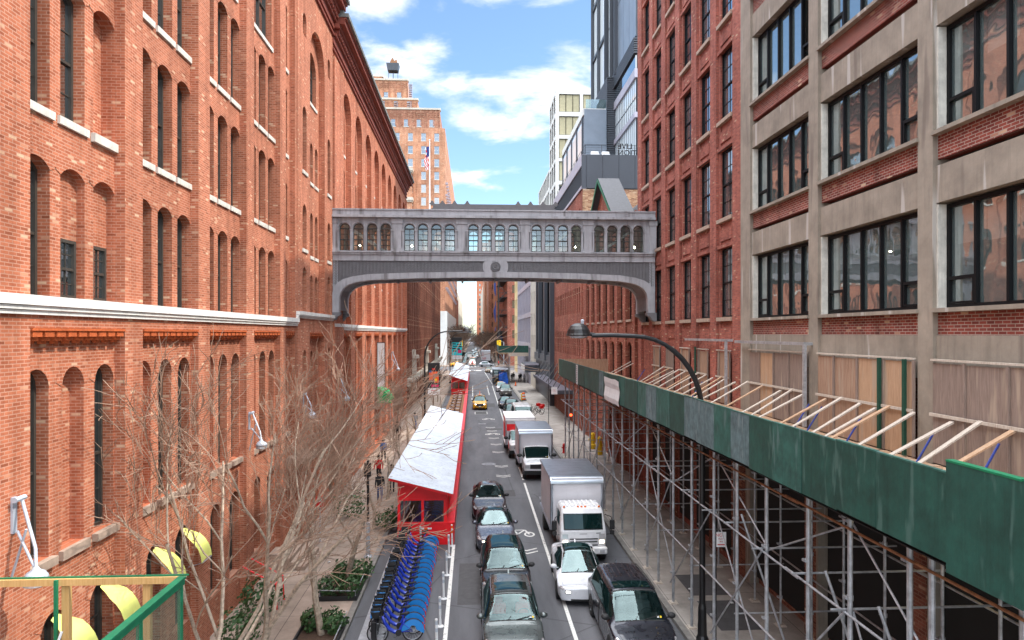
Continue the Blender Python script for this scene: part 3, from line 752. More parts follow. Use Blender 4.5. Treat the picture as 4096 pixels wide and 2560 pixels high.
P_(m, 'ground_floor_wall', M['brickDark'], D)  # darker brick put here to deepen the shade under the shed
# ------------------------------------------------------------------ right: red brick pier building
E_ = empty('brick_pier_building', (XR, 36, 0), 0, 'tall red brick building with narrow paired sash windows between brick piers at the bridge end', 'building')
m = MB(); ops = []; ww = []
cc = [29.07+2.72*k for k in range(6)]
zr = [10.72+4.36*k for k in range(6)]
for k, c in enumerate(cc):
    for z in zr: ops.append((c-.76, c+.76, z, z+3.05, 0)); ww.append((c, z))
    for z in (3.0, 6.5): pass
wall(m, fRp, 27.1, 45.2, 0, 37, ops, .24)
for i in range(7):
    c = 27.71+2.72*i; w_ = .38; fR.box(m, c-w_ if i else 27.1, min(45.2, c+w_), 0, 36.5, -.06, .14)
for k, c in enumerate(cc):                         # recessed spandrel ornaments
    for z in zr:
        fRp.box(m, c-.95, c+.95, z+3.06, z+3.22, -.08, .1)
        for s in (-.36, .36): fRp.box(m, c+s-.3, c+s+.3, z-.98, z-.5, -.05, .1)
        fRp.box(m, c-.07, c+.07, z-.98, z-.5, -.05, .1)
        fRp.box(m, c-.72, c-.6, z-1.2, z-.28, -.04, .1); fRp.box(m, c+.6, c+.72, z-1.2, z-.28, -.04, .1)
m.box(XR+.9, 27.11, 0, XR+12, 45.2, 37)
P_(m, 'wall', M['brickR'], E_)
rw = random.Random(8)
for c, z in ww:
    cur = rw.random() < .6
    o = reparent(win(fRp, E_, c, z, 1.52, 3.05, 0, .09, 'sm', fm='frameB', gm='glassC' if cur else 'glassF', sill='stone', sd=.16), E_)
    if cur:
        hh = rw.choice([.8, 1.3, 1.6, 2.6]); b = MB()
        for k in range(8): b.face([(-.62+k*.155, .2+.02*(k % 2), 3.0-hh), (-.45+k*.15, .22-.02*(k % 2), 3.0-hh), (-.45+k*.15, .22-.02*(k % 2), 3.0), (-.62+k*.155, .2+.02*(k % 2), 3.0)])
        b.build('curtain', M['whiteP'], o)
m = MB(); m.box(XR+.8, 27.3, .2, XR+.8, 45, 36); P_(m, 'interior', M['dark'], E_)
m = MB(); fR.box(m, 27.1, 45.2, 36.5, 37.2, -.4, .5); P_(m, 'cornice', M['cornice'], E_)

# ------------------------------------------------------------------ helper for plainer blocks
def block(name, label, x0, x1, y0, y1, z1, wm, street=None, front=None, sx=None, z0=0, cat='building', roof=None, parent=None):
    """a building whose street wall (x = sx) and camera-facing wall (y = y0) have real window openings.
    spec: (u0, u1, n, [(za, zb)...], w, rise, frame, glass, bars, sill)"""
    par = parent or empty(name, ((x0+x1)/2, y0, z0), 0, label, cat)
    m = MB(); left = sx is None or sx == x1; sx = x1 if sx is None else sx
    fst = Fac('x', sx, 1 if left else -1); ffr = Fac('y', y0, -1)
    todo = []
    for f, sp, lo, hi in ((fst, street, y0, y1), (ffr, front, x0, x1)):
        ops = []
        if sp:
            u0, u1, n, rws, w, rise, fm, gm, bars, sl_ = sp
            for i in range(n):
                u = u0+(i+.5)*(u1-u0)/n
                for a, b in rws: ops.append((u-w/2, u+w/2, a, b, rise)); todo.append((f, u, a, w, b-a, rise, fm, gm, bars, sl_))
        wall(m, f, lo, hi, z0, z1, ops, .25, n=5)
    ix0, ix1 = (x0, x1-.5) if left else (x0+.5, x1)
    m.box(ix0, y0+.5, z0, ix1, y1, z1, skip='')
    m.face([(x0, y0, z1), (x1, y0, z1), (x1, y1, z1), (x0, y1, z1)])
    m.build('wall', M[wm], par, M=inv(par))
    for f, u, a, w, h, rise, fm, gm, bars, sl_ in todo:
        reparent(win(f, par, u, a, w, h, rise, .16, bars, fm, gm, sl_, .06, t=.06 if w < 2 else .09), par)
    return par
def rws(z0, n, pitch, h): return [(z0+i*pitch, z0+i*pitch+h) for i in range(n)]
def part(name, m, par, fn):
    b = MB(); fn(b); return b.build(name, M[m], par, M=inv(par))
# ------------------------------------------------------------------ right: gabled brick building behind the bridge
H_ = empty('gabled_brick_building', (XR, 56, 0), 0, 'red brick building with a steep slate gable rising behind the right end of the bridge', 'building')
m = MB(); ops = []; ww = []
for c in (47.3, 50.2, 53.1, 56, 58.9, 61.8, 64.7):
    ops.append((c-.65, c+.65, 11.0, 14.6, .65)); ww.append((c, 11.0, 1.3, 3.6, .65))
    ops.append((c-.65, c+.65, 6.3, 9.4, .3)); ww.append((c, 6.3, 1.3, 3.1, .3))
wall(m, fR, 45.2, 68, 0, 18.4, ops, .3)
m.face([(XR, 50.2, 18.4), (XR, 63.4, 18.4), (XR, 56.8, 22.9)]); m.box(XR+.5, 45.2, 0, XR+10, 68, 18.3)
for i in range(9): fR.box(m, 45.2+2.83*i, 45.75+2.83*i, 0, 17.5, -.12, .1)
P_(m, 'wall', M['brickG'], H_)
for c, z, w, h, r in ww: reparent(win(fR, H_, c, z, w, h, r, .2, 'sv', 'frameB', 'glassF', 'stone', .1), H_)
m = MB()
for y0, z0, y1, z1 in ((56.8, 23.15, 49.6, 18.2), (56.8, 23.15, 64, 18.2)):
    m.loft([[(XR-.5, y0, z0), (XR+1.3, y0, z0)], [(XR-.5, y1, z1), (XR+1.3, y1, z1)], [(XR-.5, y1, z1-.2), (XR+1.3, y1, z1-.2)], [(XR-.5, y0, z0-.2), (XR+1.3, y0, z0-.2)]], False)
P_(m, 'gable_roof', M['slate'], H_)
m = MB()
for y1 in (49.6, 64): m.loft([[(XR-.56, 56.8, 23.12), (XR-.56, 56.8, 22.85)], [(XR-.56, y1, 18.17), (XR-.56, y1, 17.9)], [(XR-.48, y1, 18.15), (XR-.48, y1, 17.9)], [(XR-.48, 56.8, 23.1), (XR-.48, 56.8, 22.85)]], False)
P_(m, 'bargeboard', M['greenM'], H_)
m = MB(); m.loft([[(XR+.6, 45.3, 18.4), (XR+3.2, 45.3, 21.2), (XR+9, 45.3, 21.3)], [(XR+.6, 67.5, 18.4), (XR+3.2, 67.5, 21.2), (XR+9, 67.5, 21.3)]], False); m.box(XR+.2, 45.25, 18.4, XR+4, 45.7, 21.5); P_(m, 'main_roof', M['slate'], H_)

# ------------------------------------------------------------------ right: brick block with charcoal roof storey and terrace
J = block('converted_brick_block', 'brick block with patchy end wall, charcoal metal top storey and roof terrace beyond the gable', XR, 26, 68, 91.7, 24.6, 'brickG',
          street=(69, 91, 14, [(12.2, 14.9), (7.6, 10.3), (3.6, 5.6), (17, 19.6), (21, 23)], .8, .4, 'frameB', 'glassF', 's', None), sx=XR)
def f(b):
    b.box(XR-.12, 67.9, 26.95, XR+.4, 91.8, 28.1); b.box(XR-.12, 67.9, 24.65, XR+.4, 91.8, 24.95)
part('fascia', 'metalP', J, f)
def f(b):
    for i in range(40): b.box(XR-.05, 68.1+i*.6, 24.951, XR+.1, 68.2+i*.6, 26.949)
part('mullions', 'metalD', J, f)
part('ribbon_glazing', 'glassF', J, lambda b: b.face([(XR+.08, 68, 24.95), (XR+.08, 91.7, 24.95), (XR+.08, 91.7, 26.95), (XR+.08, 68, 26.95)]))
def f(b):
    x = XR+.42
    while x < 25: b.box(x, 67.86, 24.7, x+1.62, 67.98, 28.1); x += 1.65
    b.box(XR+.4, 68, 24.65, 26, 91.6, 28.05); b.box(XR-.1, 67.88, 24.7, XR+.4, 67.95, 28.08)
part('metal_cladding', 'metalD', J, f)
part('rubble_end_wall', 'brickRub', J, lambda b: b.box(XR+.02, 67.93, 0, 26, 67.99, 24.62))
def f(b):
    for z in (29.15, 28.85, 28.6, 28.35): b.tube([(XR+.3, 91, z), (XR+.3, 68.1, z), (25, 68.1, z)], .025 if z > 29 else .012, 4)
    for i in range(9): b.tube([(XR+.3+i*1.7, 68.1, 28.05), (XR+.3+i*1.7, 68.1, 29.15)], .03, 4)
    for i in range(10): b.tube([(XR+.3, 68.1+i*2.5, 28.05), (XR+.3, 68.1+i*2.5, 29.15)], .03, 4)
part('terrace_railing', 'black', J, f)
for i, x in enumerate((12.1, 13.2)):
    b = MB(); b.box(x, 68.8, 28.06, x+.8, 69.5, 28.45); b.box(x, 69.3, 28.45, x+.8, 69.5, 28.8)
    b.build('terrace_chair', M['whiteP'], None, label=['white terrace armchair nearer the corner of the roof rail', 'white terrace armchair nearer the mirrored roof letters'][i], cat='chair', group='white chairs on the roof terrace')
LT = empty('roof_letters', (14.7, 68.4, 28.2), 0, 'black free-standing roof letters seen from behind so that they read mirrored', 'sign')
for txt, z in (('LIVE', 28.86), ('NATION', 28.2)):
    cu = bpy.data.curves.new('letters', 'FONT'); cu.body = txt; cu.size = .78; cu.extrude = .05; cu.align_x = 'RIGHT' ; cu.space_character = 1.05
    t = bpy.data.objects.new('tmp', cu); COL.objects.link(t); bpy.context.view_layer.update()
    me = bpy.data.meshes.new_from_object(t.evaluated_get(bpy.context.evaluated_depsgraph_get())); bpy.data.objects.remove(t)
    me.materials.append(M['black']); link('lettering', me, LT, Matrix(((-1,0,0,0.0),(0,0,1,0),(0,1,0,z-28.2),(0,0,0,1))))
# set-back storeys and the dark tower on top
K = empty('dark_glass_tower', (16.7, 69, 24.6), 0, 'tall charcoal and glass tower with slanting louvre bands set back behind the brick pier building', 'building')
kx, k0, k1 = 16.7, 68.7, 93.0
part('core', 'metalD', K, lambda b: b.box(kx+.1, k0, 24, 36, k1, 84))
for a, b_ in ((28.2, 32.2), (32.75, 36.3)): part('glazing', 'glassS2', K, lambda b: b.face([(kx, k0, a), (kx, k1, a), (kx, k1, b_), (kx, k0, b_)]))
for a, b_ in ((32.2, 32.75), (36.3, 37.2)): part('pale_band', 'metalP', K, lambda b: b.box(kx-.2, k0-.1, a, kx+.2, k1, b_))
def f(b):
    for i in range(28): b.box(kx-.035, k0+i*.88, 28.1, kx+.01, k0+.07+i*.88, 32.19); b.box(kx-.035, k0+i*.88, 32.76, kx+.01, k0+.07+i*.88, 36.29)
    b.box(kx-.04, k0, 34.3, kx+.01, k1, 34.38)
part('mullions', 'metalD', K, f)
part('balcony_glass', 'glassF', K, lambda b: b.box(kx-.1, k0, 37.21, kx+.05, k1, 38.6))
def f(b):
    for i in range(7): b.box(kx-.3, k0-.1, 38.8+i*.24, kx+.2, k1+.05, 38.95+i*.24)
    b.box(15.95, 79, 28.1, kx, k1, 40.2)
    for i in range(48): b.box(15.7, 78.9, 28.3+i*.25, kx+.05, k1+.1, 28.46+i*.25)
part('louvres', 'metalD', K, f)
def f(b):
    for i in range(3):
        a = k0+.2+i*2.9
        for j in range(6): b.box(kx-.03, a+.05, 40.7+j*7.3, kx+.08, a+2.85, 47.9+j*7.3)
part('cladding_panels', 'metalB', K, f)
def f(b):
    for j in range(6):
        for y, w_ in ((78.0, 1.6), (80.6, 2.0), (84.2, 4.0), (88.7, 4.0)): b.face([(kx-.05, y, 40.6+j*7), (kx-.05, y+w_, 40.6+j*7), (kx-.05, y+w_, 47.3+j*7), (kx-.05, y, 47.3+j*7)])
part('tall_windows', 'glassS2', K, f)
def f(b):
    for y in (77.7, 80.2, 83.6, 88.4, 93): b.box(kx-.45, y-.14, 40, kx+.1, y+.14, 84)
    for j in range(6): b.box(kx-.25, 84, 47.4+j*7, kx+.1, 93, 47.8+j*7)
part('fins', 'metalD', K, f)
K2 = empty('setback_storeys', (13, 79, 28), 0, 'blue-grey set-back rooftop storeys with slanting white window strip left of the dark tower', 'building')
part('walls', 'metalB', K2, lambda b: (b.box(13, 79, 28, 15.65, 97.5, 36.4), b.box(12.9, 78.9, 32.2, 15.6, 79, 32.3)))
part('coping', 'wgrid', K2, lambda b: b.box(12.85, 79.05, 35.7, 15.6, 97.6, 36.5))
for i in range(4): part('window', 'glassS2', K2, lambda b: b.box(12.94, 80.2+i*4.4, 28.6, 13.1, 83.9+i*4.4, 35.2))
def f(b):
    for i in range(5): b.box(12.85, 79.7+i*4.4, 28.1, 13.2, 80.1+i*4.4, 35.7)
part('fins', 'metalD', K2, f)
part('glass_balustrade', 'glassB', K2, lambda b: b.box(13.2, 79.1, 36.5, 15.6, 79.14, 37.6))
# white gridded tower
Wt = block('white_grid_tower', 'white precast tower with large beige-blinded square windows rising behind the footbridge', 15.2, 45, 125, 135, 55.4, 'wgrid',
     front=(15.55, 42.6, 6, [(51.2, 54.5), (46.9, 50.4), (42.6, 46.2), (38.4, 42.0), (34.1, 37.7), (29.8, 33.4), (25.5, 29.1)], 3.9, 0, 'frameB', 'beige', 'v', None),
     street=(125.3, 134.7, 3, [(51.2, 54.5), (46.9, 50.4), (42.6, 46.2), (38.4, 42.0), (34.1, 37.7), (29.8, 33.4), (25.5, 29.1)], 2.6, 0, 'frame', 'glassF', '', None), sx=15.2)
for i in range(3): part('window', 'glassF', Wt, lambda b: b.face([(15.8, 125.1, 25.6+4.25*i), (19.3, 125.1, 25.6+4.25*i), (19.3, 125.1, 28.9+4.25*i), (15.8, 125.1, 28.9+4.25*i)]))
block('white_grid_wing', 'lower white gridded wing stepping down in front of the white precast tower', 15.2, 40, 135, 158, 43, 'wgrid',
     street=(135.5, 157.5, 8, rws(20, 6, 3.9, 3.1), 2.3, 0, 'frame', 'glassF', '', None), sx=15.2)
# ------------------------------------------------------------------ right: street wall further on
block('black_fin_building', 'glass building with tall black vertical fins beside the street, past the brick block', XR, 24, 92, 119.5, 26, 'metalD',
     street=(93, 119, 6, [(7.2, 25)], 3.2, 0, 'frameB', 'glassF', 'v', None), sx=XR)
b_ = MB(); b_.box(XR-.6, 91.7, 0, XR+.1, 92.6, 27.5); b_.box(XR-.45, 100.5, 6, XR-.01, 101.3, 26); b_.box(XR-.45, 110, 6, XR-.01, 110.8, 26); b_.box(XR-.25, 92.7, 5.6, XR-.02, 119.4, 6.8)
b_.build('black_column_frame', M['metalD'], None, label='black steel column frame standing proud of the fin building', cat='frame')
block('cream_stone_building', 'cream stone building with small windows between black fins and glass grid', XR, 24, 119.6, 130, 27.5, 'cream',
     street=(120, 130, 3, rws(3.5, 6, 4, 2.2), 1.1, 0, 'frame', 'glassF', 's', None), sx=XR)
block('glass_grid_building', 'grey steel and glass grid building at the far right corner of the block', XR, 24, 130.1, 169, 32.5, 'metalP',
     street=(130.5, 168.5, 9, rws(2, 5, 6.1, 5.2), 3.6, 0, 'metalP', 'glassF', 'vm', None), sx=XR)
block('ochre_corner_building', 'ochre yellow stucco building before the far crossing on the right', XR, 24, 169.1, 181, 36, 'yellowW',
     street=(170, 180.5, 4, rws(3, 7, 4.4, 2.6), 1.3, 0, 'frame', 'glassF', 's', None), sx=XR)
# ------------------------------------------------------------------ left: street wall further on
Dk = block('dark_pier_building', 'dark brown brick building with close vertical piers past the arcaded building', XL-14, XL, 84.2, 163, 24, 'brickDark',
     street=(85, 162.5, 30, rws(6.2, 3, 6, 4.6), .9, 0, 'frame', 'glassF', 's', None), sx=None)
def f(b):
    for i in range(31): b.box(XL-.01, 84.6+i*2.583, 4.7, XL+.4, 85.3+i*2.583, 24)
part('piers', 'brickDark', Dk, f)
def f(b):
    b.box(XL+.001, 84.4, 4.0, XL+1.0, 162.8, 4.35); b.box(XL+.001, 84.5, 3.4, XL+.5, 162.7, 4.0)
    for i in range(30): b.box(XL+.6, 85+i*2.6, 4.36, XL+1.0, 85.5+i*2.6, 4.6)
part('stone_cornice', 'cream', Dk, f)
for y in (88, 112, 140):
    def f(b): b.box(XL, y, 2.4, XL+.9, y+1.1, 6.8); b.box(XL-.02, y-.2, 6.8, XL+1.2, y+1.3, 7.2); b.box(XL, y+.2, 7.2, XL+.8, y+.9, 7.9)
    part('entrance_pier', 'cream', Dk, f)
# stepped brick apartment tower past the crossing
Tw = block('stepped_brick_tower', 'massive stepped pink-brown brick apartment tower with a flagpole beyond the crossing', -44, -8.9, 212, 330, 74, 'brickTan',
     street=(213, 329, 16, rws(24, 12, 3.9, 2.0), 1.5, 0, 'frame', 'glassF', 's', None),
     front=(-42, -9.4, 8, [(z, z+2.4) for z in (46, 50, 54, 58, 62, 66, 70)], 1.5, 0, 'whiteP', 'glassF', 's', 'sill'))
part('white_base', 'wgrid', Tw, lambda b: (b.box(-44, 211.7, 0, -8.2, 212.2, 17), b.box(-8.95, 212.3, 0, -8.4, 330, 17)))
for x0, x1, z0, z1, yo in ((-44, -10.6, 74, 80.3, 214), (-44, -17.75, 80.3, 84, 216), (-44, -21.1, 84, 91, 218.5), (-44, -29.5, 91, 93, 221)):
    ns = max(1, int((x1-x0)/3.9)); r_ = [(z, z+2.3) for z in (z0+1.0, ) if z+2.4 < z1]
    block('tier', '', x0, x1, yo, 300, z1, 'brickTan2' if x1 > -11 else 'brickTan', front=(x0+1, x1-.5, ns, r_, 1.5, 0, 'whiteP', 'glassF', 's', 'sill') if r_ else None, z0=z0, parent=Tw)
    part('coping', 'cream', Tw, lambda b: b.box(x0, yo-.3, z1, x1+.3, yo+2, z1+.55))
    def f(b):
        n = int((x1-x0)/1.9)
        for i in range(n):
            x = x0+(i+.5)*(x1-x0)/n; zz = z1-.7
            for k in range(3): b.prism([(x-.7, zz-k*.6), (x, zz-.35-k*.6), (x+.7, zz-k*.6), (x+.7, zz-.2-k*.6), (x, zz-.55-k*.6), (x-.7, zz-.2-k*.6)], 'y', yo-.12, yo+.05)
            b.box(x+.85, yo-.2, z1-5, x+1.05, yo+.05, z1)
    part('chevron_frieze', 'brickTan2', Tw, f)
def f(b):
    for z, o in ((60.5, 1.0), (52, .7), (43, .7), (36, 1.0), (30, .6)):
        b.box(-44, 212-o, z, -20.5, 212.2, z+.9); b.box(-44, 212-o*.6, z-.6, -20.5, 212.2, z)
        b.box(-21, 209.6-o, z, -18.5, 212.2, z+.9)
    b.box(-36, 209.7, 17, -18.8, 212.1, 47)
part('projecting_bays', 'brickTan', Tw, lambda b: (b.box(-40, 209.8, 17, -19, 211.95, 60), b.box(-15.2, 209.3, 17, -11.5, 211.95, 42.5)))
def f(b):
    for z, o in ((60, 1.0), (51, .7), (46.5, .9)): b.box(-40.5, 209.8-o, z, -18.6, 212.1, z+.9); b.box(-40.3, 209.8-o*.6, z-.5, -18.8, 212.1, z-.003)
    for z, o in ((42.5, 1.0), (38, .6), (33, .6), (29, .8)): b.box(-15.5, 209.3-o, z, -11.1, 212.1, z+.8)
    for z in (46, 42, 39, 35, 31, 27): b.box(-18.7, 210.6, z, -15.3, 212.2, z+.7)
part('stone_courses', 'cream', Tw, f)
def f(b):
    for i in range(24):
        for z in rws(24, 10, 3.7, 0): b.box(-8.9, 216+i*5, z[0]+.1, -8.1, 216.9+i*5, z[0]+.75)
part('air_conditioners', 'metalP', Tw, f)
for z, x in ((93.6, -33.5),):
    b = MB(); b.loft([[(-28, 222.5, 95.9), (-24.7, 222.5, 95.9), (-24.7, 225.5, 95.9), (-28, 225.5, 95.9)], [(-28.4, 222.3, 98.2), (-24.3, 222.3, 98.2), (-24.3, 225.7, 98.2), (-28.4, 225.7, 98.2)]], True, True, True); b.tube([(-26.3, 224, 91), (-26.3, 224, 95.9)], .14, 5)
    for s in (-1, 1): b.tube([(-26.3+s*1.5, 224, 91), (-26.3+s*1.5, 224, 95.9)], .09, 4)
    b.mi = 1; b.prism([(-27.3, 98.21), (-24.9, 98.21), (-25.1, 99.6), (-25.8, 99.1), (-26.4, 100.2), (-27.1, 99.1)], 'y', 223, 225)
    b.build('rooftop_hopper', [M['metalD'], M['rust']], None, label='small dark flared hopper with rusty top on thin legs above the stepped tower', cat='hopper')
def f(b):
    for x in (-36.5, -35.2, -33.9): b.tube([(x, 222, 93), (x, 222, 98)], .09, 4)
    for z in (94, 95.3, 96.6, 98): b.tube([(-36.5, 222, z), (-33.9, 222, z)], .1, 4)
    b.tube([(-31.5, 222, 91), (-31.5, 222, 95), (-28.9, 222, 93)], .09, 4)
b = MB(); f(b); b.build('rooftop_antenna_frame', M['metalP'], None, label='grey pipe antenna frame at the left of the stepped tower roof', cat='antenna')
b = MB()
for z in range(9): b.box(-20.6, 217.4, 84.6+z*.6, -19.5, 218.4, 84.7+z*.6)
for s in (-20.6, -19.5): b.tube([(s, 217.4, 84.5), (s, 217.4, 90)], .07, 4)
b.build('roof_stair', M['metalP'], None, label='grey steel roof stair on the right shoulder of the stepped tower', cat='stair')
FP = empty('flagpole', (-13.4, 208, 42.8), 0, 'white flagpole with a furled striped flag standing on a stone bay of the stepped tower', 'flagpole')
part('pole', 'whiteP', FP, lambda b: (b.tube([(-13.4, 208.4, 43.3), (-13.4, 208.4, 69)], [.24, .12], 8), b.lathe([(0, -.3), (.3, 0), (0, .3)], (-13.4, 208.4, 69.2), 8)))
part('footing', 'black', FP, lambda b: [b.tube([(-13.4, 208.4, 45), (-13.4+s*1.6, 208.4, 43.3)], .16, 4) for s in (-1, 1)])
fl = MB()
for j in range(9):
    for i in range(5):
        def q(i, j): return (-13.5-i*.26+.3*math.sin(j*.8), 208.4+.25*math.sin(i*1.9+j*.6), 67.4-j*.78-.1*i)
        fl.mi = 2 if j < 4 and i < 4 else (i+j) % 2
        fl.face([q(i, j), q(i+1, j), q(i+1, j+1), q(i, j+1)])
fl.build('flag', [M['whiteP'], M['clothR'], mat('flag_blue', (.03,.04,.18), .8)], FP, M=inv(FP))
# far avenue blocks
far = [(-36, -9.2, 331, 380, 44, 'brickTan2', 'tan brown brick block with roof planting beyond the stepped tower'),
 (-36, -9.6, 381, 430, 30, 'brickG', 'low red brick block far down the left side'), (-36, -10, 431, 620, 36, 'cream', 'pale block row at the far end of the left side'),
 (9.6, 36, 291, 330, 50, 'brickTan', 'ochre brick block above the blue netting on the far right'), (10.4, 36, 207, 290, 44, 'brickG', 'red brick block behind the black street scaffold past the crossing'),
 (7.4, 36, 331, 380, 56, 'brickTan2', 'brown brick block with paired windows beyond the blue netting'), (6.2, 36, 381, 450, 52, 'brickTan', 'narrow pink brick tower far down the right side'),
 (3.4, 36, 640, 720, 96, 'brickL2', 'distant orange-red high-rise at the end of the right side'), (6.5, 36, 451, 620, 44, 'cream', 'pale far row ending the right side of the street')]
for x0, x1, y0, y1, z1, wm, lab in far:
    s_ = x0 < 0
    block('far_building', lab, x0, x1, y0, y1, z1, wm, street=(y0+1, y1-1, 6, rws(4, int((z1-6)/4.6), 4.6, 2.4), 1.8, 0, 'frame', 'glassF', '', None),
      front=(x0+.6, x1-.6, 8, rws(4, int((z1-6)/4.6), 4.6, 2.4), 1.4, 0, 'frame', 'glassF', '', None), sx=(x1 if s_ else x0))
# ------------------------------------------------------------------ ground, road, pavements, paint
def asphalt():
    m, nt, b = nodes('asphalt'); L = nt.links.new
    g = N(nt, 'ShaderNodeNewGeometry'); mp = N(nt, 'ShaderNodeMapping'); mp.inputs['Scale'].default_value = (1, .16, 1); L(g.outputs['Position'], mp.inputs[0])
    n1 = N(nt, 'ShaderNodeTexNoise', Scale=.9, Detail=6, Roughness=.6); L(mp.outputs[0], n1.inputs['Vector'])
    n2 = N(nt, 'ShaderNodeTexNoise', Scale=28, Detail=3, Roughness=.8); L(g.outputs['Position'], n2.inputs['Vector'])
    n3 = N(nt, 'ShaderNodeTexVoronoi', feature='DISTANCE_TO_EDGE', Scale=.16); L(g.outputs['Position'], n3.inputs['Vector'])
    ad = N(nt, 'ShaderNodeMix'); ad.inputs[0].default_value = .35; L(n1.outputs['Fac'], ad.inputs[2]); L(n2.outputs['Fac'], ad.inputs[3])
    cr = N(nt, 'ShaderNodeValToRGB'); e = cr.color_ramp.elements; e[0].position = .34; e[0].color = (.062,.062,.068,1); e[1].position = .66; e[1].color = (.14,.14,.15,1)
    L(ad.outputs[0], cr.inputs[0])
    ck = N(nt, 'ShaderNodeMapRange'); ck.inputs[1].default_value = .0; ck.inputs[2].default_value = .006; ck.inputs[3].default_value = .55; ck.inputs[4].default_value = 1; L(n3.outputs['Distance'], ck.inputs[0])
    mu = N(nt, 'ShaderNodeMix', data_type='RGBA', blend_type='MULTIPLY'); mu.inputs[0].default_value = 1; L(cr.outputs[0], mu.inputs[6]); L(ck.outputs[0], mu.inputs[7])
    L(mu.outputs[2], b.inputs['Base Color']); b.inputs['Roughness'].default_value = .75; b.inputs['Specular IOR Level'].default_value = .4
    return m
def paving(name, c1, c2, w, h):
    m, nt, b = nodes(name); L = nt.links.new
    g = N(nt, 'ShaderNodeNewGeometry')
    bt = N(nt, 'ShaderNodeTexBrick', Scale=1.0); bt.offset = 0
    bt.inputs['Color1'].default_value = c4(c1); bt.inputs['Color2'].default_value = c4(c2); bt.inputs['Mortar'].default_value = c4([c*.35 for c in c1])
    bt.inputs['Mortar Size'].default_value = .012; bt.inputs['Brick Width'].default_value = w; bt.inputs['Row Height'].default_value = h; L(g.outputs['Position'], bt.inputs['Vector'])
    no = N(nt, 'ShaderNodeTexNoise', Scale=.8, Detail=7, Roughness=.7); L(g.outputs['Position'], no.inputs['Vector'])
    mr = N(nt, 'ShaderNodeMapRange'); mr.inputs[1].default_value = .3; mr.inputs[2].default_value = .7; mr.inputs[3].default_value = .62; mr.inputs[4].default_value = 1.2; L(no.outputs['Fac'], mr.inputs[0])
    mu = N(nt, 'ShaderNodeMix', data_type='RGBA', blend_type='MULTIPLY'); mu.inputs[0].default_value = 1; L(bt.outputs['Color'], mu.inputs[6]); L(mr.outputs[0], mu.inputs[7]); L(mu.outputs[2], b.inputs['Base Color'])
    b.inputs['Roughness'].default_value = .88
    return m
M['asph'] = asphalt()
M['paveL'] = paving('worn_concrete_paving', (.30,.235,.185), (.36,.28,.225), 3.2, 3.0)
M['paveR'] = paving('grey_concrete_paving', (.31,.28,.25), (.37,.335,.30), 3.6, 4.2)
M['kerb'] = mat('granite_kerb', (.19,.175,.16), .85, var=.25, scale=3)
M['roadp'] = None
def worn():
    m, nt, b = nodes('worn_road_paint'); L = nt.links.new
    g = N(nt, 'ShaderNodeNewGeometry'); no = N(nt, 'ShaderNodeTexNoise', Scale=6, Detail=8, Roughness=.75); L(g.outputs['Position'], no.inputs['Vector'])
    cr = N(nt, 'ShaderNodeValToRGB'); e = cr.color_ramp.elements; e[0].position = .36; e[0].color = (.2,.2,.2,1); e[1].position = .46; e[1].color = (.68,.67,.63,1)
    L(no.outputs['Fac'], cr.inputs[0]); L(cr.outputs[0], b.inputs['Base Color']); b.inputs['Roughness'].default_value = .8
    return m
M['roadp'] = worn()
M['concP'] = mat('patch_asphalt', (.07,.068,.07), .85, var=.2, scale=4)
def sheet(name, m, x0, x1, y0, y1, z, **kw):
    b = MB(); b.face([(x0, y0, z), (x1, y0, z), (x1, y1, z), (x0, y1, z)]); return b.build(name, m, None, **kw)
st = dict(kind='structure')
sheet('ground', mat('city_ground', (.12,.115,.11), .9), -900, 900, -300, 3000, -.02, **st)
sheet('road', M['asph'], -4.2, 6.9, -5, 900, 0, **st)
sheet('cross_avenue', M['asph'], -300, 300, 183, 204, .002, **st)
b = MB(); b.box(XL-.5, -5, -.01, -4.42, 181, .15); b.build('pavement_left', M['paveL'], None, **st)
b = MB(); b.box(-4.42, -5, -.01, -4.2, 181, .152); b.build('kerb_left', M['kerb'], None, **st)
b = MB(); b.box(7.12, -5, -.01, XR+.6, 181, .15); b.build('pavement_right', M['paveR'], None, **st)
b = MB(); b.box(6.9, -5, -.01, 7.12, 181, .152); b.build('kerb_right', M['kerb'], None, **st)
b = MB(); b.box(-40, 206, -.01, -4.2, 900, .15); b.build('pavement_far_left', M['paveL'], None, **st)
b = MB(); b.box(6.9, 206, -.01, 40, 900, .15); b.build('pavement_far_right', M['paveR'], None, **st)
b = MB()
def lane(x0, y0, x1, y1, w=.13, z=.005):
    b.face([(x0-w/2, y0, z), (x0+w/2, y0, z), (x1+w/2, y1, z), (x1-w/2, y1, z)])
lane(3.33, 12, 3.4, 45.2); lane(3.4, 47, 3.4, 50.5)
for y in (46.1, 51.4, 52.9): lane(3.4, y, 3.4, y+.5)
lane(3.4, 54.3, 3.6, 130); lane(3.7, 133, 2.9, 176)
lane(-.93, 12, -.93, 32.15, .14)
for y in (210, 240, 270): lane(.2, y, .2, y+28, .25)
lane(3.2, 206, 3.2, 420, .3); lane(-1.7, 206, -1.9, 300, .2)
b.build('lane_lines', M['roadp'], None, **st)
b = MB()
for x0, x1 in ((-1.5, -.7), (.1, 2.1), (3.0, 3.7)): b.face([(x0, 181.5, .008), (x1, 181.5, .008), (x1, 184.5, .008), (x0, 184.5, .008)])
for i in range(9): b.face([(-3+i*1.1, 206, .008), (-2.5+i*1.1, 206, .008), (-2.5+i*1.1, 209, .008), (-3+i*1.1, 209, .008)])
b.build('crosswalk_bars', M['roadp'], None, **st)
def chev(b, cx, y, w=1.0, t=.13):
    for k in (0, .42):
        for s in (-1, 1): b.face([(cx, y+k, .006), (cx, y+k+t, .006), (cx+s*w/2, y+k+t+.32, .006), (cx+s*w/2, y+k+.32, .006)])
b = MB()
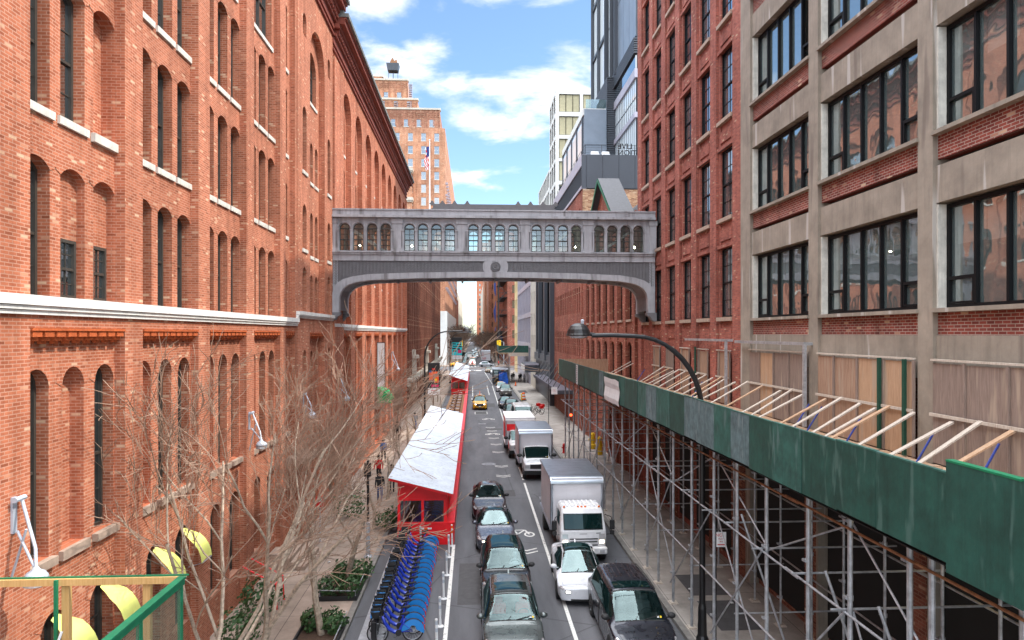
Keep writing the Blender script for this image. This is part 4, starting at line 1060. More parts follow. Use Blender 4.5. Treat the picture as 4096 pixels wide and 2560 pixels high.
for cx, y in ((2.45, 30.6), (2.1, 47.0), (2.1, 50.5), (2.1, 56.6), (2.05, 60.6), (1.95, 64.2), (1.9, 69), (1.8, 71.5)): chev(b, cx, y)
b.build('chevron_markings', M['roadp'], None, **st)
def bikesym(cx, y):
    b = MB()
    def ring(x, yy, rx, ry):
        for i in range(16):
            a, c = 2*PI*i/16, 2*PI*(i+1)/16
            b.face([(x+rx*math.cos(a), yy+ry*math.sin(a), .007), (x+rx*math.cos(c), yy+ry*math.sin(c), .007), (x+(rx-.09)*math.cos(c), yy+(ry-.16)*math.sin(c), .007), (x+(rx-.09)*math.cos(a), yy+(ry-.16)*math.sin(a), .007)])
    ring(cx-.48, y, .27, .42); ring(cx+.48, y, .27, .42)
    def ln(p, q, t=.05):
        d = Vector((q[0]-p[0], q[1]-p[1], 0)).normalized(); n = Vector((-d.y, d.x, 0))*t
        b.face([(cx+p[0]+n.x, y+p[1]+n.y, .0075), (cx+q[0]+n.x, y+q[1]+n.y, .0075), (cx+q[0]-n.x, y+q[1]-n.y, .0075), (cx+p[0]-n.x, y+p[1]-n.y, .0075)])
    for p, q in (((-.48, 0), (-.25, .75)), ((-.25, .75), (.3, .75)), ((-.1, .05), (.3, .75)), ((.3, .75), (.48, 0)), ((-.48, 0), (-.1, .05)), ((-.1, .05), (-.25, .75))): ln(p, q)
    b.build('bicycle_marking', M['roadp'], None, **st)
bikesym(2.3, 33.6); bikesym(1.9, 67.2); bikesym(1.75, 79)
b = MB()
for x0, y0, x1, y1 in ((.2, 84, 1.7, 86.6), (1.3, 70.2, 3.0, 71.3), (-.6, 25, .3, 29.5), (.2, 41.5, 2.6, 43.2), (4.2, 36, 6.2, 38.4), (1.6, 92, 3.0, 97)): b.face([(x0, y0, .004), (x1, y0, .004), (x1, y1, .004), (x0, y1, .004)])
b.build('road_patches', M['concP'], None, **st)
b = MB(); b.mi = 0
for p, q in (((.2, 84), (1.7, 84)), ((.2, 86.6), (1.7, 86.6)), ((.2, 84), (.2, 86.6)), ((1.7, 84), (1.7, 86.6))):
    b.face([(p[0]-.04, p[1]-.04, .009), (q[0]+.04, p[1]-.04, .009), (q[0]+.04, q[1]+.04, .009), (p[0]-.04, q[1]+.04, .009)])
for x0, y0, dy in ((-.2, 108, 22), (2.5, 110, 20), (-.3, 100, 5)):
    for i in range(8): b.face([(x0+.04*math.sin(i*2), y0+i*dy/8, .009), (x0+.12+.04*math.sin(i*2), y0+i*dy/8, .009), (x0+.12, y0+(i+1)*dy/8, .009), (x0, y0+(i+1)*dy/8, .009)])
b.build('road_seams', M['roadp'], None, **st)
M['iron'] = mat('cast_iron', (.22,.22,.23), .5, .3, var=.2, scale=9)
for i, (x, y, r) in enumerate(((1.15, 51.8, .55), (.95, 75, .45))):
    b = MB(); b.lathe([(r, .001), (r, .012), (r*.86, .012), (r*.84, .006), (0, .006)], (x, y, .004), 24)
    for k in range(-3, 4): b.box(x-.55*r, y+k*r*.2-.02, .011, x+.55*r, y+k*r*.2+.02, .015)
    b.build('manhole_cover', M['iron'], None, label=['round iron manhole cover in the lane in front of the dark sedan', 'round iron manhole cover nearer the yellow taxi'][i], cat='manhole cover', group='manhole covers in the road')
for i, (x0, y0, x1, y1) in enumerate(((4.0, 40.6, 4.7, 41.3), )):
    b = MB(); b.box(x0, y0, .001, x1, y1, .012)
    for k in range(5): b.box(x0+.05+k*.13, y0+.06, .013, x0+.11+k*.13, y1-.06, .017)
    b.build('street_grate', M['iron'], None, label='small square iron utility cover beside the big white truck', cat='cover')
b = MB()
for x0, y0, x1, y1 in ((7.6, 112, 9.0, 117), (8.2, 22, 9.6, 24.5), (8.2, 25, 9.6, 27.2)): b.face([(x0, y0, .154), (x1, y0, .154), (x1, y1, .154), (x0, y1, .154)])
b.build('pavement_cellar_hatches', M['concP'], None, **st)
# ------------------------------------------------------------------ right: sidewalk shed (scaffold) with green parapet
SH = empty('sidewalk_shed', (8.8, 30, .15), 0, 'long sidewalk shed of steel scaffold tubes with green plywood parapet along the right pavement', 'scaffold')
PX = 6.75; r8 = random.Random(11)
edges = [4.2, 5.3, 6.55, 7.9, 9.25, 11.0]; 
y = 11.0
seq = [12.25, 13.6, 14.95, 16.25, 17.45, 18.7, 20.2, 21.4, 23.0, 24.7, 26.2, 27.6]
edges += seq; y = seq[-1]
while y < 52.5: y += 1.22; edges.append(y)
mats = {10: 'green2', 11: 'green3', 12: 'green3', 9: 'green3', 14: 'green2', 15: 'green3', 16: 'green2', 7: 'green2', 19: 'green2', 23: 'green3', 27: 'green2', 30: 'green3'}
for i, (a, b_) in enumerate(zip(edges, edges[1:])):
    hi = a < 9.2
    z0, z1 = (6.62, 8.2) if hi else (6.72, 7.98+.004*(i % 3))
    m = MB(); o = r8.uniform(-.008, .008) - (.06 if hi else 0); z1 += r8.uniform(-.018, .018); z0 += r8.uniform(-.02, .02)
    m.box(PX+o, a+.006, z0, PX+o+.02, b_-.006, z1)
    m.build('parapet_sheet', M[mats.get(i, 'green')], SH, M=inv(SH))
    m = MB(); m.box(PX+o-.006, a+.004, z1+.002, PX+.06, b_-.004, z1+.03); m.build('top_rail', M['greenM' if hi else 'green2'], SH, M=inv(SH))
part('white_sheet', 'whiteP', SH, lambda b: b.loft([[(PX-.045-.03*math.sin(j*1.7), y_, 6.63+j*.235+.03*math.sin(y_*3)) for y_ in (30.9, 31.7, 32.6, 33.5, 34.4)] for j in range(6)], False))
part('notice_strip', 'whiteP', SH, lambda b: b.box(PX-.03, 43.5, 6.7, PX-.012, 44.1, 7.95))
def f(b):
    for j in range(9):
        b.box(PX-.034, 43.6, 6.85+j*.12, PX-.0302, 44.0, 6.89+j*.12)
part('notice_text', 'black', SH, f)
def f(b):
    y = 4.3; i = 0
    while y < 54.2:
        o = r8.uniform(-.03, .03); b.box(PX+.03, y, 6.86, 10.85, y+.235, 6.91+r8.uniform(0, .02)); y += .245; i += 1
part('plank_deck', 'ply2', SH, f)
part('deck_gap_blocker', 'ply3', SH, lambda b: b.box(PX+.03, 4.3, 6.857, 10.95, 54.2, 6.859))  # added unseen sheet that keeps light from passing the plank gaps
def f(b):
    for x in (7.05, 8.3, 9.5, 10.6):
        b.box(x-.09, 4.3, 6.72, x+.09, 54.2, 6.74); b.box(x-.09, 4.3, 6.56, x+.09, 54.2, 6.58); b.box(x-.02, 4.3, 6.58, x+.02, 54.2, 6.72)
    y = 5
    while y < 54: b.box(6.8, y-.05, 6.745, 10.8, y+.05, 6.855); y += 1.02
part('steel_beams', 'blackM', SH, f)
ly = [6.6, 8.6, 10.4, 10.95, 12.75, 14.4, 16.5, 18.4, 20.2, 22.3, 24.4, 26.4, 28.1, 30.5, 32.9, 35.1, 37.4, 39.8, 42.1, 44.4, 46.8, 49.1, 51.4, 53.6]
for i, y in enumerate(ly):
    for x in (7.3, 10.35):
        m = MB(); m.tube([(x, y, .16), (x, y, 6.6)], .038 if x > 8 else .05, 8)
        for z in (1.1, 2.9, 4.7, 6.2): m.lathe([(.062, -.05), (.062, .05)], (x, y, z+(i % 3)*.17), 8); m.box(x-.1, y-.02, z+(i % 3)*.17-.025, x-.05, y+.09, z+(i % 3)*.17+.025)
        o = m.build('post', M['galv'], SH, M=inv(SH))
        m = MB(); m.box(x-.13, y-.13, .15, x+.13, y+.13, .2); m.box(x-.17, y-.16, .15, x+.15, y+.17, .168); m.build('base_plate', M['lumber'], o)
        if x < 8: m = MB(); m.box(x-.1, y-.08, 6.44, x+.1, y+.08, 6.555); m.build('head_jack', M['rust'], o)
    if i % 1 == 0:
        m = MB(); m.tube([(6.95, y+.07, 4.62+(i % 2)*.12), (10.7, y+.07, 4.62+(i % 2)*.12)], .026, 6); m.build('cross_ledger', M['galv'], SH, M=inv(SH))
        if i % 2: m = MB(); m.tube([(7.25, y+.08, 2.2), (10.5, y+.08, 2.2)], .024, 6); m.build('cross_ledger', M['galv'], SH, M=inv(SH))
for x, z, mm in ((7.22, 6.22, 'rust'), (7.22, 4.55, 'galv'), (10.43, 6.2, 'galv'), (10.43, 4.4, 'galv'), (7.22, 2.62, 'galv'), (10.43, 2.4, 'galv')):
    yy = [4.3, 15, 26.5, 38, 54.2]
    for a, b_ in zip(yy, yy[1:]): m = MB(); m.tube([(x+.0, a-.3, z), (x, b_+.3, z+.03)], .027, 6); m.build('ledger', M[mm], SH, M=inv(SH))
for i in range(2, len(ly)-2, 2):                    # long braces between the front posts, crossing every second bay
    a, b_ = ly[i], ly[i+2]
    for s in (0, 1):
        if s and i % 4 == 0: continue
        z0, z1 = (.9, 4.6) if s else (4.6, .9)
        m = MB(); m.tube([(7.19+s*.17, a, z0), (7.19+s*.17, b_, z1)], .024, 6); m.build('brace', M['galv'], SH, M=inv(SH))
    z0, z1 = (4.6, 6.3) if i % 4 else (6.3, 4.6)
    m = MB(); m.tube([(7.36, a, z0), (7.36, b_, z1)], .022, 6); m.build('brace', M['galv'], SH, M=inv(SH))
for y in (11.5, 13.3, 17.6): m = MB(); m.tube([(7.1, y, 5.2), (8.6, y-.4, .5)], .03, 6); m.build('raking_strut', M['galv'], SH, M=inv(SH))
m = MB(); m.box(6.8, 54.25, 6.7, 10.9, 54.3, 7.95); m.build('end_sheet', M['ply'], SH, M=inv(SH))
for i, (x, y, z) in enumerate(((8.0, 24.9, 6.35), (8.2, 27.6, 6.35), (8.4, 30.6, 6.35), (9.2, 12.4, 5.9), (10.0, 13.8, 5.2), (9.6, 16.8, 6.2), (10.2, 10.9, 4.6))):
    m = MB(); m.lathe([(0, -.09), (.05, -.05), (.06, .02), (.03, .07)], (x, y, z), 8); m.lathe([(.035, .07), (.035, .16)], (x, y, z), 6); m.build('work_bulb', M['bulb'], SH, M=inv(SH))
m = MB(); m.lathe([(0, -.09), (.09, -.06), (.1, .06), (0, .1)], (7.16, 49.5, 4.0), 8); m.build('red_warning_lamp', emit('red_lamp', (1, .08, .02), 4), SH, M=inv(SH))
# timber kickers bracing the boarding, plus a few blue tubes
def ray_y(px, x):
    u = (px-1210)/1600; c, s = math.cos(TH), math.sin(TH); return x*(c-u*s)/(u*c+s)
ks = [2390, 2312, 2245, 2155, 2098, 2065, 2030, 1985, 1948, 1900, 1870, 1842, 1800, 1765, 1735, 1712, 1703, 1682, 1665, 1648, 1632, 1617, 1603, 1590, 1578, 1566, 1495, 1489]
for i, px in enumerate(ks):
    y = ray_y(px, 10.75); t = .05; w_ = .065
    m = MB(); z1 = 8.08+.07*math.sin(i*2.1); x0 = 8.75+.12*math.sin(i*1.3); dy = .14*math.sin(i*3.7)
    m.loft([[(10.8, y-w_, z1), (10.8, y+w_, z1), (10.8, y+w_, z1-.05), (10.8, y-w_, z1-.05)], [(x0, y+dy-w_, 6.94), (x0, y+dy+w_, 6.94), (x0-.04, y+dy+w_, 6.9), (x0-.04, y+dy-w_, 6.9)]], True, True, True)
    m.build('timber_kicker', M['lumber' if i % 4 else 'ply2'], SH, M=inv(SH))
M['bluetube'] = mat('blue_tube', (.01,.03,.22), .5)
for px in (2350, 2200, 2030, 1935, 1905, 1520, 1655): 
    y = ray_y(px, 10.6); m = MB(); m.tube([(10.7, y, 7.75), (10.1, y-.15, 6.95)], .025, 6); m.build('blue_tube', M['bluetube'], SH, M=inv(SH))
# plywood boarding over the lower windows
HB = empty('plywood_hoarding', (10.9, 20, 6.95), 0, 'tall weathered plywood hoarding boards covering the lower windows above the scaffold deck', 'hoarding')
def boards(a, b_, z1, x=10.86):
    y = a; k = 0
    while y < b_-.2:
        e = min(b_, y+1.18+.1*r8.random()); z = z1-.05*r8.random()
        m = MB(); m.box(x, y+.01, 6.95, x+.02, e-.01, z); m.build('board', M[r8.choice(['ply', 'ply', 'ply2', 'ply3'])], HB, M=inv(HB))
        m = MB(); m.box(x-.05, y-.03, 6.95, x-.003, y+.04, z+.03); m.build('batten', M['ply3'], HB, M=inv(HB)); y = e
    m = MB(); m.box(x-.09, a, 8.06, x-.052, b_, 8.13); m.box(x-.06, a, z1+.035, x+.04, b_, z1+.08); m.build('rail', M['lumber'], HB, M=inv(HB))
for a, b_ in ((5.2, 10.05), (10.7, 15.45), (16.1, 20.8), (21.5, 26.1)): boards(a, b_, 9.32)
for k in range(5): boards(28.3+2.72*k, 29.85+2.72*k, 9.2, 10.93)
m = MB()
for y in (16.3, 17.35): m.box(10.72, y, 6.95, 10.8, y+.1, 9.4)
m.build('green_post', M['greenM'], HB, M=inv(HB)) if False else None
for y in (16.3, 17.35, 32.3): m = MB(); m.box(10.72, y, 6.95, 10.79, y+.1, 9.36); m.build('green_post', M['greenD'], HB, M=inv(HB))
for y0, y1, zt in ((21.2, 27.0, 9.62), (28.0, 33.5, 9.66)):
    m = MB(); m.box(10.6, y0, zt, 10.7, y1, zt+.1); m.box(10.6, y0, 7.0, 10.7, y0+.1, zt); m.box(10.7, y0, zt, 10.99, y0+.1, zt+.1); m.build('frame', M['galv'], None, label='galvanised goalpost frame fixed to the %s wall above the hoarding' % ('concrete loft' if y0 < 25 else 'red brick pier building'), cat='frame')
# ground floor under the shed: dark openings between piers, colours darkened to deepen the shade
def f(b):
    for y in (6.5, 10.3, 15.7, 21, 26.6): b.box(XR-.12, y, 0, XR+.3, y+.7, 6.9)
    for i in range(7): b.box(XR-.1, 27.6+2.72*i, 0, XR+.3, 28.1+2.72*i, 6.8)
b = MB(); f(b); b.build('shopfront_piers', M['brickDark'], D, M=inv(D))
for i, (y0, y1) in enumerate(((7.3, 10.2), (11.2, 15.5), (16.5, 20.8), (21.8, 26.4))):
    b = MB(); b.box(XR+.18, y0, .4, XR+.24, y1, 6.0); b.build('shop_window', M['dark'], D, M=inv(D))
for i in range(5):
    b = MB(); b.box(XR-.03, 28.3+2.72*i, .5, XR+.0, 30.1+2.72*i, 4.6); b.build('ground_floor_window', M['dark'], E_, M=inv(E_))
# canopies further on
CN = empty('tie_rod_canopy', (10.2, 88, 3.3), 0, 'flat dark canopy hung on diagonal tie rods past the sidewalk shed', 'canopy')
part('canopy_slab', 'metalD', CN, lambda b: (b.box(9.15, 73.5, 3.35, XR-.15, 103, 3.72), b.box(9.1, 73.4, 3.5, 9.149, 103.1, 3.8), b.box(9.1, 73.35, 3.45, XR-.15, 73.399, 3.8)))
part('ribs', 'metalP', CN, lambda b: [b.box(9.2, 74+i*.5, 3.72, XR-.2, 74.05+i*.5, 3.75) for i in range(58)])
for i in range(8): part('tie_rod', 'black', CN, lambda b: b.tube([(9.3, 75+i*3.8, 3.8), (XR-.1, 76+i*3.8, 6.1)], .05, 5))
MQ = empty('marquee', (9.7, 115, 3.6), 0, 'black box marquee with pale end projecting over the pavement beyond the canopy', 'canopy')
part('box', 'metalD', MQ, lambda b: b.box(8.5, 112, 3.6, XR-.15, 120, 5.0)); part('edge', 'metalP', MQ, lambda b: b.box(8.4, 111.9, 4.75, XR-.15, 111.99, 5.05)); part('end_panel', 'wgrid', MQ, lambda b: b.box(8.38, 112.0, 3.7, 8.49, 120, 4.7))
G2 = empty('far_green_shed', (8, 136, 0), 0, 'small green-fronted sidewalk shed straddling the pavement far down on the right', 'scaffold')
part('green_front', 'green', G2, lambda b: b.box(5.1, 134, 6.2, XR-.1, 134.1, 7.6)); part('deck', 'ply2', G2, lambda b: b.box(5.1, 134.1, 5.9, XR-.1, 146, 6.15)); part('soffit_edge', 'lumber', G2, lambda b: b.box(6.9, 133.9, 5.5, XR-.1, 134, 6.19))
part('side_panel', 'green', G2, lambda b: b.box(5.0, 134.1, 6.2, 5.09, 146, 7.6))
for x, y in ((7.2, 134.5), (7.2, 139), (7.2, 145), (10.5, 134.5)): part('post', 'galv', G2, lambda b: b.tube([(x, y, .15), (x, y, 6.0)], .1, 6))
part('brace', 'galv', G2, lambda b: b.tube([(7.2, 134.5, 3.2), (5.3, 134.5, 5.9)], .06, 5))
# black street scaffold and blue netting beyond the crossing
BS = empty('black_street_scaffold', (7, 210, 0), 0, 'tall black lattice scaffold tower past the crossing on the right', 'scaffold')
def f(b):
    for x, y in ((7.7, 208), (12.2, 208), (9.7, 268), (11, 240)): b.tube([(x, y, 0), (x, y, 42)], .2, 4)
    for i in range(7):
        z = 4+i*5.3; s = 1 if i % 2 else -1
        b.tube([(7.7, 208, z), (12.2, 208, z+5.3*s)], .11, 4); b.tube([(7.7, 208, z+2.6), (12.2, 208, z+2.6)], .11, 4); b.tube([(12.2, 208, z), (9.7, 268, z+2)], .12, 4); b.tube([(7.7, 208, z), (10.5, 245, z+4)], .12, 4)
        b.box(8.2, 209, z+1.2, 12.0, 240, z+1.35)
b = MB(); f(b); b.build('lattice', M['blackM'], BS, M=inv(BS))
BN = MB(); BN.loft([[(9.3+.5*math.sin(j*1.7), y+.3*math.sin(j), 11+j*3.0) for y in (292, 294, 297, 300)]+[(11.2, 300, 11+j*3.0)] for j in range(8)], False)
BN.loft([[(9.3+.5*math.sin(j*1.7), 292, 11+j*3.0), (11.5, 292, 11+j*3)] for j in range(8)], False)
BN.build('blue_netting', M['tarp'], None, label='bright blue construction netting hung on a facade far down the right side', cat='netting')

# ------------------------------------------------------------------ street lamps, signs
def lamp(name, x, y, s, label, h=9.95, arm=3.55, banner=None):
    P = empty(name, (x, y, .15), 0, label, 'street lamp', 'curved black street lamps along the kerb')
    b = MB(); b.lathe([(.2, 0), (.2, .15), (.15, .25), (.13, 1.1), (.1, 1.25)], (x, y, .15), 12); b.tube([(x, y, .15), (x, y, 4), (x, y, h-2.6)], [.1, .095, .085], 10); b.build('pole', M['black'], P, M=inv(P))
    b = MB(); pts = [(x, y, h-2.6)]
    for i in range(1, 11):
        a = PI/2*i/10; pts.append((x+s*(1-math.cos(a))*2.2, y, h-2.6+2.5*math.sin(a)))
    pts += [(x+s*2.9, y, h-.07), (x+s*arm, y, h-.08)]
    b.tube(pts, [.085]*7+[.07]*(len(pts)-7), 10); b.build('arm', M['black'], P, M=inv(P))
    hx = x+s*(arm+.42)
    b = MB(); b.lathe([(.02, .33), (.15, .31), (.26, .24), (.34, .13), (.38, 0), (.40, -.03), (.40, -.07), (.3, -.08)], (hx, y, h-.02), 18); b.tube([(x+s*arm-.1*s, y, h-.06), (hx-.3*s, y, h-.02)], .06, 8); b.smooth = True
    b.build('lamp_head', M['black'], P, M=inv(P))
    b = MB(); b.lathe([(.3, -.085), (.22, -.14), (0, -.16)], (hx, y, h-.02), 14); b.build('lens', M['lens'], P, M=inv(P))
    b = MB(); b.lathe([(.05, 0), (.06, .12), (.02, .15)], (hx-.12*s, y, h+.28), 8); b.build('photocell', M['lampW'], P, M=inv(P))
    return P
lamp('street_lamp', 7.28, 21.2, -1, 'nearest curved black street lamp rising through the sidewalk shed on the right', 10.02)
lamp('street_lamp', -4.65, 65, 1, 'curved black street lamp on the left carrying the red and black banner', 10.3)
lamp('street_lamp', -4.65, 135, 1, 'farther curved black street lamp on the left carrying the teal banner', 10.3)
lamp('street_lamp', 6.9+.35, 232, -1, 'curved black street lamp past the crossing on the right', 10.3)
def banner(x0, x1, y, z0, z1, label, base, shapes, strip=None):
    P = empty('pole_banner', ((x0+x1)/2, y, z0), 0, label, 'banner', 'banners on lamp posts')
    b = MB(); b.box(x0, y-.012, z0, x1, y+.012, z1); b.build('banner_cloth', base, P, M=inv(P))
    for i, (a, c, d, e, mm) in enumerate(shapes):
        b = MB(); w, h = x1-x0, z1-z0; b.box(x0+a*w, y-.016-.001*i, z0+c*h, x0+d*w, y-.0125-.001*i, z0+e*h); b.build('printed_shape', mm, P, M=inv(P))
    b = MB(); b.tube([(x0-.25, y, z1+.03), (x1+.02, y, z1+.03)], .03, 6); b.build('bracket', M['black'], P, M=inv(P)); 
    b = MB(); b.tube([(x0-.25, y, z0-.03), (x1+.02, y, z0-.03)], .03, 6); b.build('bracket', M['black'], P, M=inv(P))
    if strip:
        b = MB(); b.box(x0, y-.014, z0-.72, x1, y+.01, z0-.06); o = b.build('caption_panel', M['whiteP'], P, M=inv(P))
        for k in range(2): b = MB(); b.box(x0+.3, y-.018, z0-.32-k*.16, x1-.3, y-.0145, z0-.27-k*.16); b.build('caption_line', M['redl'] if k == 0 else M['clothG'], P, M=inv(P))
oran = mat('banner_orange', (.75,.1,.02), .7); teal = mat('banner_teal', (.02,.5,.55), .7); bpk = mat('banner_magenta', (.6,.02,.12), .7)
banner(-4.35, -3.2, 65, 4.85, 7.15, 'black banner with red and orange abstract shapes on the left street lamp', M['blackM'], [(.1,.3,.45,.62,oran),(.5,.2,.9,.5,oran),(.25,.55,.8,.66,oran),(.55,.24,.75,.36,M['yell']),(.3,.02,.9,.12,bpk),(.1,.62,.3,.7,M['clothB']),(.35,.72,.6,.8,M['redl'])], True)
banner(-4.3, -2.3, 135, 5.7, 9.2, 'teal banner with black block pattern on the farther left street lamp', teal, [(.0,.72,1,1,M['blackM']),(.05,.6,.4,.68,M['blackM']),(.5,.58,.95,.66,M['blackM']),(.1,.48,.55,.54,M['blackM']),(.65,.45,.98,.53,M['blackM']),(.05,.34,.5,.42,M['blackM']),(.55,.3,.8,.4,M['blackM']),(.1,.2,.45,.28,M['blackM']),(.6,.12,.95,.3,bpk)], True)
banner(8.05, 9.9, 232, 6.4, 10.8, 'small blue banner on the far street lamp past the crossing', M['clothB'], [(0,.6,1,1,M['blackM']),(.2,.2,.8,.3,teal)])
def signpost(x, y, h, label, face, mt, txt=None, kind='sign', zs=None, sx=.3, sz=.45):
    P = empty('sign_post', (x, y, .15), 0, label, kind)
    b = MB(); b.tube([(x, y, .15), (x, y, h)], .03, 8); b.lathe([(.09, 0), (.05, .06)], (x, y, .15), 8); b.build('post', M['black' if mt == 'black' else 'galv'], P, M=inv(P))
    if face:
        b = MB(); z = zs or h-.3; b.box(x+face[0]-sx/2, y-.05, z-sz/2, x+face[0]+sx/2, y-.038, z+sz/2); o = b.build('sign_plate', M[face[1]], P, M=inv(P))
        if txt: txt(P, x+face[0], y-.051, z)
def textmesh(t, size, m, par, loc, ext=.002):
    cu = bpy.data.curves.new('t', 'FONT'); cu.body = t; cu.size = size; cu.extrude = ext; cu.align_x = 'CENTER'
    o = bpy.data.objects.new('tmp', cu); COL.objects.link(o); bpy.context.view_layer.update()
    me = bpy.data.meshes.new_from_object(o.evaluated_get(bpy.context.evaluated_depsgraph_get())); bpy.data.objects.remove(o)
    me.materials.append(m); o = link('lettering', me, par, inv(par) @ Matrix(((1,0,0,loc[0]),(0,0,-1,loc[1]),(0,1,0,loc[2]),(0,0,0,1)))); return o
def t1(P, x, y, z):
    textmesh('NO', .13, M['redl'], P, (x-.07, y, z+.09)); textmesh('Mon-Fri', .06, M['redl'], P, (x, y, z)); textmesh('8am', .06, M['redl'], P, (x, y, z-.08))
    b = MB(); b.box(x-.12, y-.003, z-.17, x+.12, y, z-.14); b.build('arrow', M['redl'], P, M=inv(P))
signpost(7.35, 20.2, 4.3, 'red and white parking sign post beside the nearest street lamp', (.16, 'whiteP'), 'black', t1, zs=3.75)
signpost(7.35, 66, 5.6, 'black pole with small red and white parking sign on the right kerb', (.55, 'whiteP'), 'black', lambda P, x, y, z: [textmesh('NO', .14, M['redl'], P, (x, y, z+.02)), textmesh('STANDING', .07, M['redl'], P, (x, y, z-.1))], zs=4.4, sx=.6, sz=.7)
def t2(P, x, y, z):
    b = MB(); b.lathe([(.1, 0), (.1, .004), (.075, .004), (.075, 0)], (x, y, z+.1), 16, 'y'); b.tube([(x-.07, y-.003, z+.17), (x+.07, y-.003, z+.03)], .012, 4); b.build('prohibition_ring', M['whiteP'], P, M=inv(P))
signpost(-7.25, 32.5, 2.3, 'red prohibition sign on a grey pole beside the warehouse stoop', (0, 'redl'), 'galv', t2, zs=2.05, sx=.34, sz=.5)
SP = empty('kerb_post', (-4.65, 30.2, .15), 0, 'slim black post with grey sleeve near the red dining shed', 'post')
part('post', 'black', SP, lambda b: b.tube([(-4.65, 30.2, .15), (-4.65, 30.2, 4.4)], .055, 8)); part('sleeve', 'galv', SP, lambda b: b.lathe([(.2, 0), (.18, .05), (.1, .1), (.09, 1.5), (.06, 1.55)], (-4.65, 30.2, .15), 12))
part('sign_box', 'black', SP, lambda b: b.box(-4.8, 30.1, 3.7, -4.5, 30.16, 4.3))
# ------------------------------------------------------------------ vehicles
def cr1(p0, p1, p2, p3, t, k=.5):
    a, b = (p2-p0)*k, (p3-p1)*k; t2, t3 = t*t, t*t*t
    return (2*t3-3*t2+1)*p1+(t3-2*t2+t)*a+(-2*t3+3*t2)*p2+(t3-t2)*b
class Shell:
    """car skin: S(t, s) with t along the stations and s from the sill (0) over the shoulder (3) to the roof centre (7)"""
    def __init__(s, st): s.st = st; s.n = len(st)-1
    def row(s, i, j): 
        i = max(0, min(s.n, i)); j2 = j if j <= 7 else 14-j
        q = s.st[i][max(0, j2)]; return q if j <= 7 else Vector((-q.x, q.y, q.z))
    def S(s, t, u, sd=1, off=0):
        p = s._S(t, u)
        if off:
            e = .02; du = s._S(t, min(7, u+e))-s._S(t, max(0, u-e)); dt = s._S(min(s.n, t+e), u)-s._S(max(0, t-e), u)
            if u > 6.95: du = Vector((-1, 0, 0))
            n = du.cross(dt)
            if n.length > 1e-9: n.normalize(); n = n if (n.x > -.05 and (n.z > -.5)) else -n; p = p+n*off
        return Vector((p.x*sd, p.y, p.z))
    def _S(s, t, u):
        i = min(s.n-1, int(t)); f = t-i; j = min(6, int(u)); g = u-j
        def along(jj):
            P = [s.row(i+k, jj) for k in (-1, 0, 1, 2)]
            return Vector([cr1(*[p[c] for p in P], f, .32) for c in range(3)])
        Q = [along(max(0, j-1)), along(j), along(j+1), along(j+2)]
        return Vector([cr1(*[p[c] for p in Q], g, .38) for c in range(3)])
    def patch(s, b, t0, t1, u0, u1, off=.006, nt=8, nu=6, both=True, u0b=None, sides=None):
        for sd in (sides or ((1, -1) if both else (1,))):
            ix = []
            for i in range(nt+1):
                t = t0+(t1-t0)*i/nt
                lo = u0 if u0b is None else u0+(u0b-u0)*i/nt
                ix.append(b.idx([s.S(t, lo+(u1-lo)*k/nu, sd, off) for k in range(nu+1)]))
            for i in range(nt):
                for k in range(nu): b.add((ix[i]+k, ix[i]+k+1, ix[i+1]+k+1, ix[i+1]+k))
    def front(s, b, x0, x1, z0, z1, off=.012, n=8, bulge=.1, both=False, m=4, sides=None):
        prof = [s.S(0, k*.25) for k in range(29)]
        def w_at(z):
            for p, q in zip(prof, prof[1:]):
                if p.z <= z <= q.z: return p.x+(q.x-p.x)*(z-p.z)/max(1e-6, q.z-p.z)
            return prof[0].x if z < prof[0].z else max(.2, prof[-1].x)
        for sd in (sides or ((1, -1) if both else (1,))):
            ix = []
            for i in range(m+1):
                z = z0+(z1-z0)*i/m; w = max(.3, w_at(z))
                ix.append(b.idx([Vector((sd*(x0+(x1-x0)*k/n), prof[0].y-bulge*(1-min(1, ((x0+(x1-x0)*k/n)/w)**2))-off, z)) for k in range(n+1)]))
            for i in range(m):
                for k in range(n): b.add((ix[i]+k, ix[i]+k+1, ix[i+1]+k+1, ix[i+1]+k))
    def body(s, b, nt=5, nu=3, bulge=.1, hole=False):
        T = s.n*nt; U = 7*nu
        for sd in (1, -1):
            ix = [b.idx([s.S(i/nt, k/nu, sd) for k in range(U+1)]) for i in range(T+1)]
            for i in range(T):
                for k in range(U):
                    if hole and 3.1 <= i/nt and (i+1)/nt <= 3.95 and k/nu >= 5.0: continue
                    b.add((ix[i]+k, ix[i]+k+1, ix[i+1]+k+1, ix[i+1]+k))
        for t, dr in ((0, -1), (s.n, 1)):       # nose and tail caps
            ix = []
            for k in range(U+1):
                p = s.S(t, k/nu); w = max(p.x, 1e-4)
                ix.append(b.idx([Vector((w*(-1+2*q/10), p.y+dr*bulge*(1-(-1+2*q/10)**2)*min(1, w/.4), p.z)) for q in range(11)]))
            for k in range(U):
                for q in range(10): b.add((ix[k]+q, ix[k]+q+1, ix[k+1]+q+1, ix[k+1]+q))
